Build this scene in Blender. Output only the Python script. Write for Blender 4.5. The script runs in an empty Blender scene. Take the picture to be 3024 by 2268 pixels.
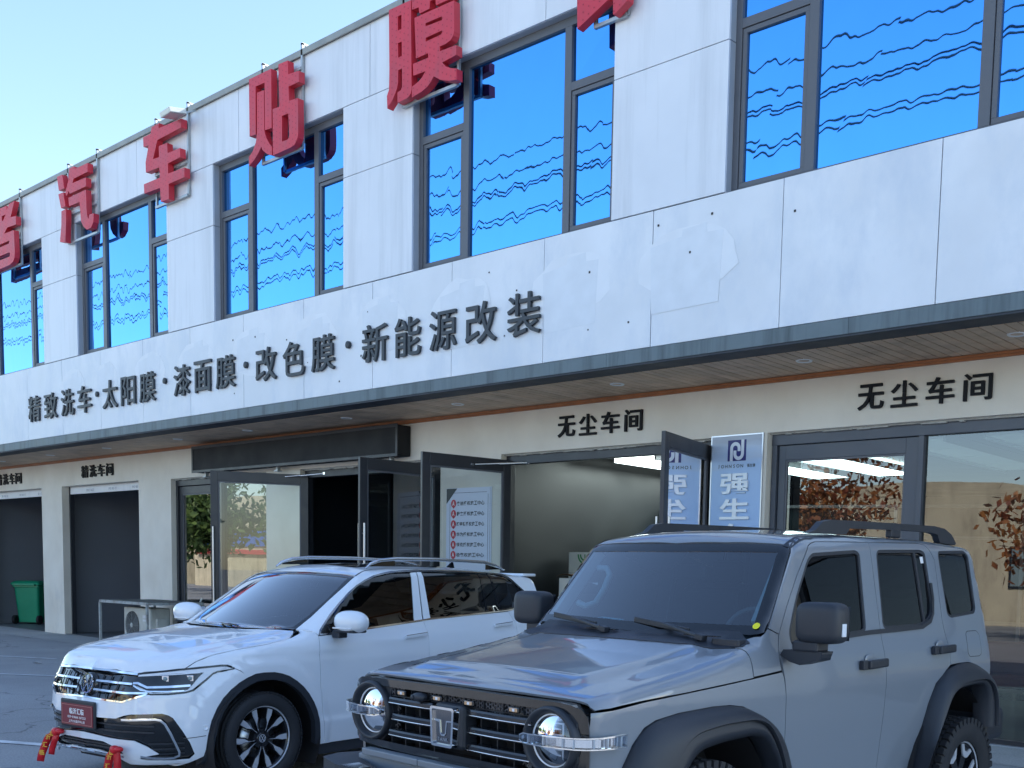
import bpy, bmesh, math, random
import numpy as np
from mathutils import Vector, Matrix, geometry
random.seed(7); rng = np.random.default_rng(7)
SC = bpy.context.scene
COL = SC.collection
# ---------------------------------------------------------------- camera
F, PX, PY, YAW, PITCH, ROLL, CH = 3197.885, 1853.116, 2007.127, 0.69552, -0.09343, 0.02515, 1.64329
cam_d = bpy.data.cameras.new('camera'); cam = bpy.data.objects.new('camera', cam_d); COL.objects.link(cam)
cam_d.sensor_width = 36.0; cam_d.lens = F / 3024 * 36.0
cam_d.shift_x = (1512 - PX) / 3024; cam_d.shift_y = (PY - 1134) / 3024
cam_d.clip_start = .05; cam_d.clip_end = 3000
fw = Vector((-math.sin(YAW) * math.cos(PITCH), math.cos(YAW) * math.cos(PITCH), math.sin(PITCH)))
rt = Vector((math.cos(YAW), math.sin(YAW), 0)); up = rt.cross(fw)
r2 = math.cos(ROLL) * rt + math.sin(ROLL) * up; u2 = -math.sin(ROLL) * rt + math.cos(ROLL) * up
cam.matrix_world = Matrix(((r2.x, u2.x, -fw.x, 0), (r2.y, u2.y, -fw.y, 0), (r2.z, u2.z, -fw.z, CH), (0, 0, 0, 1)))
SC.camera = cam
# ---------------------------------------------------------------- sky, sun, exposure
SUN_DIR = Vector((0.38, 0.72, 0.60)).normalized()          # towards the sun (behind the building)
w = bpy.data.worlds.new('World'); SC.world = w; w.use_nodes = True
wn = w.node_tree.nodes; wl = w.node_tree.links
bg = wn['Background']; sky = wn.new('ShaderNodeTexSky'); sky.sky_type = 'NISHITA'; sky.sun_disc = False
sky.sun_elevation = math.asin(SUN_DIR.z)
sky.sun_rotation = math.atan2(SUN_DIR.x, SUN_DIR.y)
sky.altitude = 60; sky.air_density = 1.0; sky.dust_density = 0.5; sky.ozone_density = 1.6
wl.new(sky.outputs[0], bg.inputs[0]); bg.inputs[1].default_value = 0.15
sl = bpy.data.lights.new('sun', 'SUN'); sl.energy = 3.6; sl.angle = math.radians(.53); sl.color = (1, .95, .88)
so = bpy.data.objects.new('sun', sl); COL.objects.link(so)
so.rotation_euler = (-SUN_DIR).to_track_quat('-Z', 'Y').to_euler()
SC.view_settings.view_transform = 'Standard'; SC.view_settings.look = 'None'
SC.view_settings.exposure = 1.38; SC.view_settings.gamma = 1
SC.view_settings.use_curve_mapping = False
SC.render.engine = 'CYCLES'
SC.cycles.max_bounces = 10; SC.cycles.transparent_max_bounces = 16; SC.cycles.transmission_bounces = 8
SC.cycles.glossy_bounces = 6; SC.cycles.sample_clamp_indirect = 6
SC.cycles.use_denoising = True
# ---------------------------------------------------------------- material helpers
MATS = {}
def nmat(name, col, rough=.5, metal=0., spec=.5, coat=0., bump=0., bscale=40., var=0., vscale=3., dirt=None, alpha=None, emis=None, bstretch=None, trans=0., coat_rough=.03, dirtscale=(6, 6, .5), dirtamt=.5):
    m = bpy.data.materials.new(name); m.use_nodes = True; MATS[name] = m
    nt = m.node_tree; N = nt.nodes; L = nt.links; b = N['Principled BSDF']
    b.inputs['Base Color'].default_value = (*col, 1); b.inputs['Roughness'].default_value = rough
    b.inputs['Metallic'].default_value = metal; b.inputs['Specular IOR Level'].default_value = spec
    b.inputs['Coat Weight'].default_value = coat; b.inputs['Coat Roughness'].default_value = coat_rough
    b.inputs['Transmission Weight'].default_value = trans
    if emis: b.inputs['Emission Color'].default_value = (*emis[0], 1); b.inputs['Emission Strength'].default_value = emis[1]
    tc = None
    if var or dirt or bump:
        tc = N.new('ShaderNodeTexCoord')
    src = None
    if var:
        nz = N.new('ShaderNodeTexNoise'); nz.inputs['Scale'].default_value = vscale; nz.inputs['Detail'].default_value = 5
        L.new(tc.outputs['Object'], nz.inputs['Vector'])
        mr = N.new('ShaderNodeMapRange'); mr.inputs[1].default_value = .3; mr.inputs[2].default_value = .7
        mr.inputs[3].default_value = 1 - var; mr.inputs[4].default_value = 1 + var * .6
        L.new(nz.outputs[0], mr.inputs[0])
        mx = N.new('ShaderNodeVectorMath'); mx.operation = 'SCALE'; mx.inputs[0].default_value = col
        L.new(mr.outputs[0], mx.inputs['Scale']); src = mx.outputs[0]
        r2_ = N.new('ShaderNodeMapRange'); r2_.inputs[1].default_value = .3; r2_.inputs[2].default_value = .7
        r2_.inputs[3].default_value = max(0, rough - .06); r2_.inputs[4].default_value = min(1, rough + .08)
        L.new(nz.outputs[0], r2_.inputs[0]); L.new(r2_.outputs[0], b.inputs['Roughness'])
    if dirt:
        mp = N.new('ShaderNodeMapping'); mp.inputs['Scale'].default_value = dirtscale
        L.new(tc.outputs['Object'], mp.inputs['Vector'])
        n2 = N.new('ShaderNodeTexNoise'); n2.inputs['Scale'].default_value = 1; n2.inputs['Detail'].default_value = 6; n2.inputs['Roughness'].default_value = .65
        L.new(mp.outputs[0], n2.inputs['Vector'])
        cr = N.new('ShaderNodeValToRGB'); cr.color_ramp.elements[0].position = .48; cr.color_ramp.elements[1].position = .72
        cr.color_ramp.elements[0].color = (0, 0, 0, 1); cr.color_ramp.elements[1].color = (dirtamt,) * 3 + (1,)
        L.new(n2.outputs[0], cr.inputs[0])
        mixc = N.new('ShaderNodeMix'); mixc.data_type = 'RGBA'
        if src: L.new(src, mixc.inputs[6])
        else: mixc.inputs[6].default_value = (*col, 1)
        mixc.inputs[7].default_value = (*dirt, 1); L.new(cr.outputs[0], mixc.inputs[0]); src = mixc.outputs[2]
    if src: L.new(src, b.inputs['Base Color'])
    if bump:
        nb = N.new('ShaderNodeTexNoise'); nb.inputs['Scale'].default_value = bscale; nb.inputs['Detail'].default_value = 3
        if bstretch:
            mp2 = N.new('ShaderNodeMapping'); mp2.inputs['Scale'].default_value = bstretch
            L.new(tc.outputs['Object'], mp2.inputs['Vector']); L.new(mp2.outputs[0], nb.inputs['Vector'])
        else: L.new(tc.outputs['Object'], nb.inputs['Vector'])
        bp = N.new('ShaderNodeBump'); bp.inputs['Strength'].default_value = bump; bp.inputs['Distance'].default_value = .01
        L.new(nb.outputs[0], bp.inputs['Height']); L.new(bp.outputs[0], b.inputs['Normal'])
    return m
def glassmat(name, tint=(.85, .9, .9), refl=1.0, wav=0., wsc=2., rough=0.):
    """architectural glass: fresnel mirror over tinted see-through, so light passes without caustics"""
    m = bpy.data.materials.new(name); m.use_nodes = True; MATS[name] = m
    nt = m.node_tree; N = nt.nodes; L = nt.links; N.remove(N['Principled BSDF']); out = N['Material Output']
    tr = N.new('ShaderNodeBsdfTransparent'); tr.inputs[0].default_value = (*tint, 1)
    gl = N.new('ShaderNodeBsdfGlossy'); gl.inputs['Roughness'].default_value = rough; gl.inputs[0].default_value = (.97, .98, 1, 1)
    fr = N.new('ShaderNodeFresnel'); fr.inputs[0].default_value = 1.52
    ml = N.new('ShaderNodeMath'); ml.operation = 'MULTIPLY'; ml.inputs[1].default_value = refl * 1.7; ml.use_clamp = True
    L.new(fr.outputs[0], ml.inputs[0])
    mx = N.new('ShaderNodeMixShader'); L.new(ml.outputs[0], mx.inputs[0]); L.new(tr.outputs[0], mx.inputs[1]); L.new(gl.outputs[0], mx.inputs[2])
    L.new(mx.outputs[0], out.inputs[0])
    if wav:
        tc = N.new('ShaderNodeTexCoord'); nz = N.new('ShaderNodeTexNoise'); nz.inputs['Scale'].default_value = wsc; nz.inputs['Detail'].default_value = 1
        L.new(tc.outputs['Object'], nz.inputs['Vector'])
        bp = N.new('ShaderNodeBump'); bp.inputs['Strength'].default_value = wav; bp.inputs['Distance'].default_value = .02
        L.new(nz.outputs[0], bp.inputs['Height']); L.new(bp.outputs[0], gl.inputs['Normal'])
    return m
# ---------------------------------------------------------------- mesh helpers
class MB:
    def __init__(s): s.v = []; s.f = []; s.m = []; s.sm = []
    def add(s, vs, fs, mi=0, smooth=False):
        o = len(s.v); s.v += [tuple(map(float, q)) for q in vs]; s.f += [tuple(o + i for i in f) for f in fs]; s.m += [mi] * len(fs); s.sm += [smooth] * len(fs); return s
    def box(s, x0, x1, y0, y1, z0, z1, mi=0):
        v = [(x, y, z) for x in (x0, x1) for y in (y0, y1) for z in (z0, z1)]
        return s.add(v, [(0, 1, 3, 2), (4, 6, 7, 5), (0, 4, 5, 1), (2, 3, 7, 6), (0, 2, 6, 4), (1, 5, 7, 3)], mi)
    def obox(s, c, ax, ay, az, mi=0):
        c, ax, ay, az = map(Vector, (c, ax, ay, az))
        v = [c + i * ax + j * ay + k * az for i in (-1, 1) for j in (-1, 1) for k in (-1, 1)]
        return s.add(v, [(0, 1, 3, 2), (4, 6, 7, 5), (0, 4, 5, 1), (2, 3, 7, 6), (0, 2, 6, 4), (1, 5, 7, 3)], mi)
    def bar(s, a, b, w_, h_=None, upv=(0, 0, 1), mi=0):
        a, b = Vector(a), Vector(b); d = b - a; h_ = h_ or w_
        n = d.normalized(); u = Vector(upv); sd = n.cross(u)
        if sd.length < 1e-4: sd = n.cross(Vector((1, 0, 0)))
        sd.normalize(); u = sd.cross(n)
        return s.obox((a + b) / 2, d / 2, sd * (w_ / 2), u * (h_ / 2), mi)
    def tube(s, pts, r, n=8, mi=0, cap=True, closed=False):
        pts = [Vector(p) for p in pts]; rs = r if isinstance(r, (list, tuple)) else [r] * len(pts); o = len(s.v); K = len(pts)
        ref = None; vs = []
        for i, p in enumerate(pts):
            if closed: t = pts[(i + 1) % K] - pts[i - 1]
            else: t = pts[min(i + 1, K - 1)] - pts[max(i - 1, 0)]
            t.normalize()
            if ref is None:
                ref = t.cross(Vector((0, 0, 1)));
                if ref.length < .05: ref = t.cross(Vector((1, 0, 0)))
            ref = (ref - t * ref.dot(t)).normalized(); q = t.cross(ref)
            vs += [p + rs[i] * (math.cos(2 * math.pi * k / n) * ref + math.sin(2 * math.pi * k / n) * q) for k in range(n)]
        fs = []
        for i in range(K if closed else K - 1):
            j = (i + 1) % K
            for k in range(n): fs.append((i * n + k, i * n + (k + 1) % n, j * n + (k + 1) % n, j * n + k))
        s.add(vs, fs, mi, True)
        if cap and not closed:
            s.add(vs[:n], [tuple(range(n))[::-1]], mi); s.add(vs[-n:], [tuple(range(n))], mi)
        return s
    def lathe(s, c, axis, prof, n=32, mi=0, smooth=True, refd=None):
        """prof: list of (r, h) along axis"""
        c = Vector(c); ax = Vector(axis).normalized()
        u = ax.cross(Vector((0, 0, 1))) if refd is None else Vector(refd)
        if u.length < .05: u = Vector((1, 0, 0))
        u.normalize(); q = ax.cross(u); vs = []
        for r, h in prof: vs += [c + ax * h + r * (math.cos(2 * math.pi * k / n) * u + math.sin(2 * math.pi * k / n) * q) for k in range(n)]
        fs = [(i * n + k, i * n + (k + 1) % n, (i + 1) * n + (k + 1) % n, (i + 1) * n + k) for i in range(len(prof) - 1) for k in range(n)]
        return s.add(vs, fs, mi, smooth)
    def disc(s, c, axis, r, n=32, mi=0):
        c = Vector(c); ax = Vector(axis).normalized(); u = ax.cross(Vector((0, 0, 1)))
        if u.length < .05: u = Vector((1, 0, 0))
        u.normalize(); q = ax.cross(u)
        return s.add([c + r * (math.cos(2 * math.pi * k / n) * u + math.sin(2 * math.pi * k / n) * q) for k in range(n)], [tuple(range(n))], mi)
    def build(s, name, mat, parent=None, recalc=True, bevel=0):
        me = bpy.data.meshes.new(name); me.from_pydata(s.v, [], s.f)
        for m_ in (mat if isinstance(mat, (list, tuple)) else [mat]): me.materials.append(m_)
        me.polygons.foreach_set('material_index', s.m); me.polygons.foreach_set('use_smooth', s.sm)
        if recalc:
            bm = bmesh.new(); bm.from_mesh(me); bmesh.ops.recalc_face_normals(bm, faces=bm.faces); bm.to_mesh(me); bm.free()
        o = bpy.data.objects.new(name, me); COL.objects.link(o)
        if parent: o.parent = parent
        if bevel:
            b = o.modifiers.new('b', 'BEVEL'); b.width = bevel; b.segments = 2; b.limit_method = 'ANGLE'; b.angle_limit = .6
        return o
def tag(o, label, cat, group=None, kind=None):
    if label: o['label'] = label
    if cat: o['category'] = cat
    if group: o['group'] = group
    if kind: o['kind'] = kind
    return o
def empty(name, loc=(0, 0, 0), rz=0, label=None, cat=None, group=None):
    o = bpy.data.objects.new(name, None); COL.objects.link(o); o.location = loc; o.rotation_euler = (0, 0, rz); o.empty_display_size = .2
    return tag(o, label, cat, group)
def struct(o): o['kind'] = 'structure'; return o
def copy_tree(o, parent=None):
    c = o.copy(); COL.objects.link(c); c.parent = parent
    for ch in list(o.children): copy_tree(ch, c)
    return c
def poly_solid(mb, outer, holes, P3, depth_vec, mi=0, mi_side=None):
    """extrude 2-D polygon with holes; P3 maps (a,b) to a 3-D point"""
    co = [Vector(p) for p in outer]; faces = [list(range(len(co)))]; edges = []
    loops = [list(range(len(co)))]
    for h in holes:
        b0 = len(co); co += [Vector(p) for p in h]; lp = list(range(b0, len(co))); loops.append(lp)
        edges += [(lp[i], lp[(i + 1) % len(lp)]) for i in range(len(lp))]
    lp = loops[0]; edges += [(lp[i], lp[(i + 1) % len(lp)]) for i in range(len(lp))]
    vo, eo, fo, ov, oe, of = geometry.delaunay_2d_cdt(co, edges, [], 1 if not holes else 0, 1e-6)
    def inside(p, poly):
        c = False; n = len(poly)
        for i in range(n):
            a, b = poly[i], poly[i - 1]
            if (a[1] > p[1]) != (b[1] > p[1]) and p[0] < (b[0] - a[0]) * (p[1] - a[1]) / (b[1] - a[1]) + a[0]: c = not c
        return c
    tris = []
    for f in fo:
        cx = sum(vo[i][0] for i in f) / len(f); cy = sum(vo[i][1] for i in f) / len(f)
        if inside((cx, cy), outer) and not any(inside((cx, cy), h) for h in holes): tris.append(tuple(f))
    dv = Vector(depth_vec)
    fr = [Vector(P3(*v)) for v in vo]
    mb.add(fr, tris, mi); mb.add([p + dv for p in fr], [t[::-1] for t in tris], mi)
    for poly in [outer] + list(holes):
        a = [Vector(P3(*p)) for p in poly]; n = len(a)
        mb.add(a + [p + dv for p in a], [(i, (i + 1) % n, n + (i + 1) % n, n + i) for i in range(n)], mi if mi_side is None else mi_side)
_cc = {}
def glyph(ch, offset=0.):
    k = (ch, offset)
    if k not in _cc:
        c = bpy.data.curves.new('t', 'FONT'); c.body = ch; c.size = 1; c.offset = offset; c.resolution_u = 3; c.fill_mode = 'FRONT'
        o = bpy.data.objects.new('t', c); COL.objects.link(o)
        me = bpy.data.meshes.new_from_object(o.evaluated_get(bpy.context.evaluated_depsgraph_get()))
        v = np.array([q.co[:2] for q in me.vertices]); f = [tuple(p.vertices) for p in me.polygons]
        _cc[k] = (v, f); bpy.data.objects.remove(o); bpy.data.curves.remove(c); bpy.data.meshes.remove(me)
    return _cc[k]
def char_mesh(mb, ch, x0, x1, z0, z1, P3, thick, offset=.012, mi=0, mirror=False):
    """a character filling the box x0..x1, z0..z1 of a plane; thick = vector from front face to back"""
    v, f = glyph(ch, offset); lo, hi = v.min(0), v.max(0); s = (v - lo) / np.maximum(hi - lo, 1e-6)
    if mirror: s[:, 0] = 1 - s[:, 0]
    pts = [Vector(P3(x0 + a * (x1 - x0), z0 + b * (z1 - z0))) for a, b in s]
    ec = {}
    for q in f:
        for i in range(len(q)):
            e = (q[i], q[(i + 1) % len(q)]); k = (min(e), max(e)); ec.setdefault(k, []).append(e)
    mb.add(pts, f, mi)
    if thick is not None:
        t = Vector(thick); n = len(pts); bd = [e[0] for e in ec.values() if len(e) == 1]
        mb.add(pts + [p + t for p in pts], [(b, a, n + a, n + b) for a, b in bd], mi)
def text_row(mb, s, x0, z0, h, P3, thick=None, offset=.012, mi=0, adv=1.05, mirror=False, latin=.62):
    """a row of characters on a baseline; returns end x"""
    x = x0; chars = s[::-1] if mirror else s
    for ch in chars:
        wd = h * (adv if ord(ch) > 255 else latin)
        if ch != ' ':
            v, f = glyph(ch, offset); lo, hi = v.min(0), v.max(0)
            if ord(ch) > 255: char_mesh(mb, ch, x + .03 * h, x + wd - .06 * h, z0, z0 + h, P3, thick, offset, mi, mirror)
            else:
                gw = min((hi[0] - lo[0]) * h * 1.3, wd * .9)
                z1 = z0 + h * .9 * (hi[1] - lo[1]) / .72 if ch not in '-.·' else z0 + h * .55
                char_mesh(mb, ch, x + (wd - gw) / 2, x + (wd + gw) / 2, z0 if ch not in '-·' else z0 + h * .4, min(z1, z0 + h), P3, thick, offset, mi, mirror)
        x += wd
    return x

RED= {'qi': [([(-22.397, 9.03), (-22.166, 9.024), (-22.087, 8.756), (-22.323, 8.761)], []), ([(-22.349, 8.697), (-22.131, 8.693), (-22.058, 8.422), (-22.247, 8.422)], []), ([(-22.234, 8.361), (-22.03, 8.365), (-22.042, 8.144), (-22.093, 7.764), (-22.328, 7.809), (-22.248, 8.115)], []), ([(-21.853, 9.069), (-21.654, 9.065), (-21.626, 9.01), (-21.083, 9.002), (-21.091, 8.848), (-21.677, 8.847), (-21.73, 8.777), (-21.165, 8.762), (-21.173, 8.606), (-21.862, 8.609), (-21.895, 8.671), (-21.993, 8.593), (-22.045, 8.669), (-21.911, 8.85)], []), ([(-21.921, 8.546), (-21.176, 8.548), (-21.17, 8.238), (-21.156, 8.108), (-21.107, 8.003), (-21.045, 8.081), (-20.876, 8.068), (-20.9, 7.92), (-20.998, 7.836), (-21.175, 7.832), (-21.319, 7.92), (-21.404, 8.026), (-21.447, 8.382), (-21.889, 8.39)], [])], 'che': [([(-18.651, 9.061), (-18.397, 9.065), (-18.42, 8.986), (-17.652, 8.959), (-17.666, 8.823), (-18.462, 8.806), (-18.626, 8.531), (-18.414, 8.519), (-18.419, 8.699), (-18.137, 8.686), (-18.122, 8.519), (-17.714, 8.509), (-17.708, 8.364), (-18.12, 8.351), (-18.115, 8.188), (-17.577, 8.171), (-17.577, 8.021), (-18.105, 8.018), (-18.102, 7.775), (-18.373, 7.783), (-18.394, 8.017), (-18.95, 8.031), (-18.956, 8.187), (-18.397, 8.182), (-18.408, 8.354), (-18.88, 8.367), (-18.885, 8.532), (-18.768, 8.793), (-18.952, 8.804), (-18.958, 8.962), (-18.698, 8.96)], [])], 'tie': [([(-15.614, 9.037), (-15.006, 9.029), (-15.001, 8.185), (-15.182, 8.197), (-15.184, 8.879), (-15.43, 8.886), (-15.436, 8.195), (-15.606, 8.203)], []), ([(-15.391, 8.784), (-15.204, 8.777), (-15.201, 8.212), (-15.178, 8.135), (-15.131, 8.057), (-15.064, 7.975), (-14.998, 7.919), (-14.999, 7.797), (-15.076, 7.819), (-15.143, 7.849), (-15.249, 7.924), (-15.287, 7.985), (-15.337, 7.934), (-15.387, 7.893), (-15.487, 7.831), (-15.624, 7.777), (-15.63, 7.905), (-15.535, 7.957), (-15.434, 8.07), (-15.399, 8.207)], []), ([(-14.816, 9.039), (-14.57, 9.027), (-14.564, 8.831), (-14.294, 8.811), (-14.29, 8.656), (-14.556, 8.66), (-14.542, 8.457), (-14.318, 8.441), (-14.312, 7.953), (-14.327, 7.892), (-14.363, 7.846), (-14.418, 7.808), (-14.51, 7.794), (-14.97, 7.785), (-14.973, 8.444), (-14.794, 8.44)], [[(-14.729, 8.291), (-14.562, 8.287), (-14.542, 7.977), (-14.555, 7.94), (-14.593, 7.923), (-14.729, 7.929)]])], 'mo': [([(-12.215, 9.018), (-11.761, 9.006), (-11.735, 7.894), (-11.749, 7.854), (-11.784, 7.824), (-11.841, 7.808), (-12.025, 7.802), (-12.026, 7.934), (-11.957, 7.942), (-11.931, 7.979), (-11.933, 8.209), (-12.014, 8.208), (-12.016, 8.053), (-12.037, 7.989), (-12.065, 7.944), (-12.13, 7.864), (-12.24, 7.781), (-12.249, 7.942), (-12.205, 8.014), (-12.199, 8.268)], [[(-12.03, 8.885), (-11.951, 8.883), (-11.949, 8.706), (-12.025, 8.707)], [(-12.023, 8.549), (-11.944, 8.548), (-11.939, 8.367), (-12.015, 8.362)]]), ([(-11.738, 8.88), (-11.74, 9.05), (-10.943, 9.018), (-10.94, 8.804), (-11.005, 8.783), (-11.264, 8.792), (-11.271, 8.873), (-11.38, 8.877), (-11.389, 8.788), (-11.587, 8.788), (-11.603, 8.869)], []), ([(-11.685, 8.764), (-10.919, 8.745), (-10.91, 8.377), (-10.926, 8.332), (-10.971, 8.291), (-11.063, 8.272), (-11.183, 8.272), (-11.18, 8.214), (-10.868, 8.202), (-10.866, 8.084), (-11.133, 8.066), (-11.059, 7.996), (-10.966, 7.953), (-10.858, 7.921), (-10.856, 7.788), (-10.99, 7.807), (-11.164, 7.865), (-11.293, 7.941), (-11.354, 7.889), (-11.422, 7.847), (-11.532, 7.816), (-11.727, 7.793), (-11.729, 7.927), (-11.603, 7.954), (-11.52, 7.992), (-11.458, 8.048), (-11.702, 8.057), (-11.708, 8.205), (-11.401, 8.198), (-11.409, 8.255), (-11.648, 8.255)], [[(-11.465, 8.634), (-11.144, 8.623), (-11.143, 8.577), (-11.465, 8.596)], [(-11.459, 8.455), (-11.141, 8.454), (-11.141, 8.427), (-11.158, 8.411), (-11.198, 8.408), (-11.458, 8.408)]])], 'zhe': [([(-26.037, 9.056), (-25.125, 8.972), (-24.825, 8.963), (-24.816, 8.879), (-24.668, 8.977), (-24.411, 8.984), (-24.631, 8.702), (-24.368, 8.675), (-24.365, 8.511), (-24.813, 8.527), (-24.985, 8.435), (-24.483, 8.419), (-24.463, 7.973), (-24.487, 7.878), (-24.567, 7.804), (-24.725, 7.769), (-26.14, 7.749)], [[(-25.079, 8.803), (-24.879, 8.798), (-25.0, 8.705), (-25.073, 8.696)], [(-25.795, 8.286), (-25.206, 8.253), (-24.733, 8.255), (-24.751, 8.197), (-25.21, 8.198), (-25.8, 8.219)], [(-25.814, 8.029), (-25.223, 8.022), (-24.763, 8.023), (-24.708, 8.003), (-24.718, 7.938), (-25.229, 7.939), (-25.82, 7.95)]])], 'ren': [([(-8.833, 8.436), (-8.367, 8.392), (-8.356, 7.968), (-8.58, 7.883), (-8.807, 7.795)], []), ([(-8.292, 8.332), (-8.06, 8.291), (-8.068, 7.88), (-8.25, 7.792), (-8.275, 7.792)], [])]}
# ---------------------------------------------------------------- materials
M_panel = nmat('aluminium_composite', (.74, .76, .80), .38, var=.05, vscale=1.3, dirt=(.50, .52, .55), dirtscale=(3.2, 3.2, .22), dirtamt=.55, bump=.012, bscale=6)
M_fascia = nmat('weathered_fascia', (.77, .79, .82), .45, var=.09, vscale=1.1, dirt=(.60, .65, .72), dirtscale=(1.6, 1.6, .8), dirtamt=.8, bump=.02, bscale=8)
M_ghost = nmat('adhesive_ghost', (.66, .70, .76), .5, var=.06, vscale=4)
M_white_smear = nmat('white_touch_up_paint', (.88, .89, .90), .5, var=.05, vscale=3)
M_joint = nmat('joint_shadow_gap', (.06, .065, .07), .8)
M_gutter = nmat('galvanised_gutter', (.13, .165, .18), .5, metal=.3, var=.18, vscale=2.5, dirt=(.05, .065, .07), dirtscale=(6, 6, .35), dirtamt=.85)
M_beam = nmat('dark_painted_beam', (.03, .037, .05), .6, var=.12, vscale=4)
M_frame = nmat('grey_window_frame', (.105, .11, .125), .42, var=.05, vscale=5)
M_dframe = nmat('charcoal_door_frame', (.028, .03, .036), .35, var=.08, vscale=6)
M_lframe = nmat('slate_door_frame', (.075, .085, .105), .38, var=.08, vscale=4)
M_red = nmat('red_sign_metal', (.62, .03, .055), .45, var=.1, vscale=2, dirt=(.40, .05, .07), dirtscale=(5, 5, 1.5), dirtamt=.5)
M_redd = nmat('red_sign_dot', (.36, .012, .03), .5)
M_galv = nmat('galvanised_bar', (.42, .45, .46), .4, metal=.6, var=.15, vscale=8)
M_ltr = nmat('charcoal_letter', (.030, .037, .046), .5, var=.06, vscale=3)
M_lblk = nmat('black_letter', (.006, .007, .010), .55, spec=.2)
M_plaster = nmat('cream_plaster', (.72, .66, .55), .8, var=.05, vscale=1.5, dirt=(.55, .52, .47), dirtscale=(1.2, 1.2, .8), dirtamt=.35, bump=.15, bscale=60)
M_white = nmat('white_wall_paint', (.80, .80, .79), .7, var=.04, vscale=1.5, dirt=(.5, .5, .5), dirtscale=(2.5, 2.5, .8), dirtamt=.4, bump=.1, bscale=50)
M_wood = nmat('weathered_plank', (.62, .46, .33), .55, var=.16, vscale=3, dirt=(.13, .085, .06), dirtscale=(1.1, 2.2, 1), dirtamt=.5)
M_wood2 = nmat('weathered_plank_warm', (.58, .42, .29), .55, var=.16, vscale=3, dirt=(.13, .085, .06), dirtscale=(1.3, 2.0, 1), dirtamt=.5)
M_wtrim = nmat('orange_timber_trim', (.38, .14, .05), .5, var=.2, vscale=5)
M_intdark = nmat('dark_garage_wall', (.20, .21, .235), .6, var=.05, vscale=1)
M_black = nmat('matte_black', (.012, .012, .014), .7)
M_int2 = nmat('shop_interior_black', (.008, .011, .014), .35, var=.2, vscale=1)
M_intfloor = nmat('shop_floor_tile', (.42, .44, .45), .12, var=.1, vscale=.8)
M_winglass = bpy.data.materials.new('blue_mirror_glass')
def _wg():
    m = M_winglass; m.use_nodes = True; nt = m.node_tree; N = nt.nodes; L = nt.links; b = N['Principled BSDF']
    b.inputs['Base Color'].default_value = (.11, .40, .86, 1); b.inputs['Metallic'].default_value = 1; b.inputs['Roughness'].default_value = .012
    tc = N.new('ShaderNodeTexCoord'); mp = N.new('ShaderNodeMapping'); mp.inputs['Scale'].default_value = (1, 1, .35)
    nz = N.new('ShaderNodeTexNoise'); nz.inputs['Scale'].default_value = 5.5; nz.inputs['Detail'].default_value = .5
    L.new(tc.outputs['Object'], mp.inputs[0]); L.new(mp.outputs[0], nz.inputs['Vector'])
    bp = N.new('ShaderNodeBump'); bp.inputs['Strength'].default_value = .09; bp.inputs['Distance'].default_value = .02
    L.new(nz.outputs[0], bp.inputs['Height']); L.new(bp.outputs[0], b.inputs['Normal'])
_wg()
M_glass = glassmat('clear_door_glass', (.80, .86, .85), 1.0, wav=.02, wsc=1.5)
M_glassd = glassmat('tinted_shop_glass', (.42, .50, .50), 1.5, wav=.03, wsc=1.2)
M_lamp = nmat('lit_light_panel', (.9, .95, .95), .5, emis=((.86, 1., .97), 5.0))
M_lampoff = nmat('unlit_light_panel', (.75, .8, .8), .6)
M_dl = nmat('downlight_rim', (.75, .76, .76), .3)
M_dlg = nmat('downlight_glass', (.25, .32, .33), .15)
M_chrome = nmat('polished_steel', (.75, .77, .8), .12, metal=1)
M_steel = nmat('brushed_steel', (.55, .57, .6), .3, metal=1)
FY, WY, SZ = 9.55, 11.01, 4.02           # fascia plane, wall plane, soffit height
# ---------------------------------------------------------------- building
bld = empty('shop_building', (-16, WY, 0), 0, 'long two storey workshop with pale metal cladding, blue mirror windows and cream ground floor', 'building')
bld.location = (0, 0, 0)
XL, XR = -42.0, 4.0
def mbo(): return MB()
# core walls behind cladding
b = mbo()
b.box(XL, XR, FY + .16, FY + .30, 4.16, 9.1)
core = None
# upper wall backing is cut at the windows: build as strips
wins = [-22.05 - 5.07 * 2, -22.05 - 5.07, -22.05, -16.99, -11.92, -6.82, -1.75]
WW = 3.53; ZS, ZH, ZM = 5.67, 8.15, 7.19
b = mbo(); t0, t1 = FY + .03, FY + .20
b.box(XL, XR, t0, t1, 4.05, ZS - .03); b.box(XL, XR, t0, t1, ZH + .01, 9.10)
xs = [XL] + [q for x in wins for q in (x, x + WW)] + [XR]
for i in range(0, len(xs), 2): b.box(xs[i] + (.015 if i else 0), xs[i + 1] - .015, t0, t1, ZS - .03, ZH + .01)
b.build('backing_wall', M_joint, bld)
b = mbo(); b.box(XL, XR, FY + .9, FY + 1.0, 4.2, 9.1); b.build('inner_upper_wall', M_black, bld)
def panel(x0, x1, z0, z1, mat=M_panel, g=.006, y=FY, name='cladding_panel'):
    b = mbo(); dy = rng.uniform(-.0018, .0018)
    b.box(x0 + g, x1 - g, y + dy, y + .028, z0 + g, z1 - g); return b.build(name, mat, bld, bevel=.0015)
# lower fascia panels
x = -4.435 + 1.67 * 4
while x > XL + 1.7:
    panel(x - 1.6685, x, 4.20, ZS - .006, M_fascia, .005); x -= 1.6685
# top band
x = -2.75 + 3.36 * 2
tops = [4.0, -2.79 + 3.36, -2.79, -6.13, -9.478, -12.845, -16.2, -19.552, -22.876, -26.2, -29.55, -32.9, -36.2, -39.6]
for a, c in zip(tops[1:], tops[:-1]): panel(a, c, ZH, 9.115, M_panel, .005)
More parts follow.
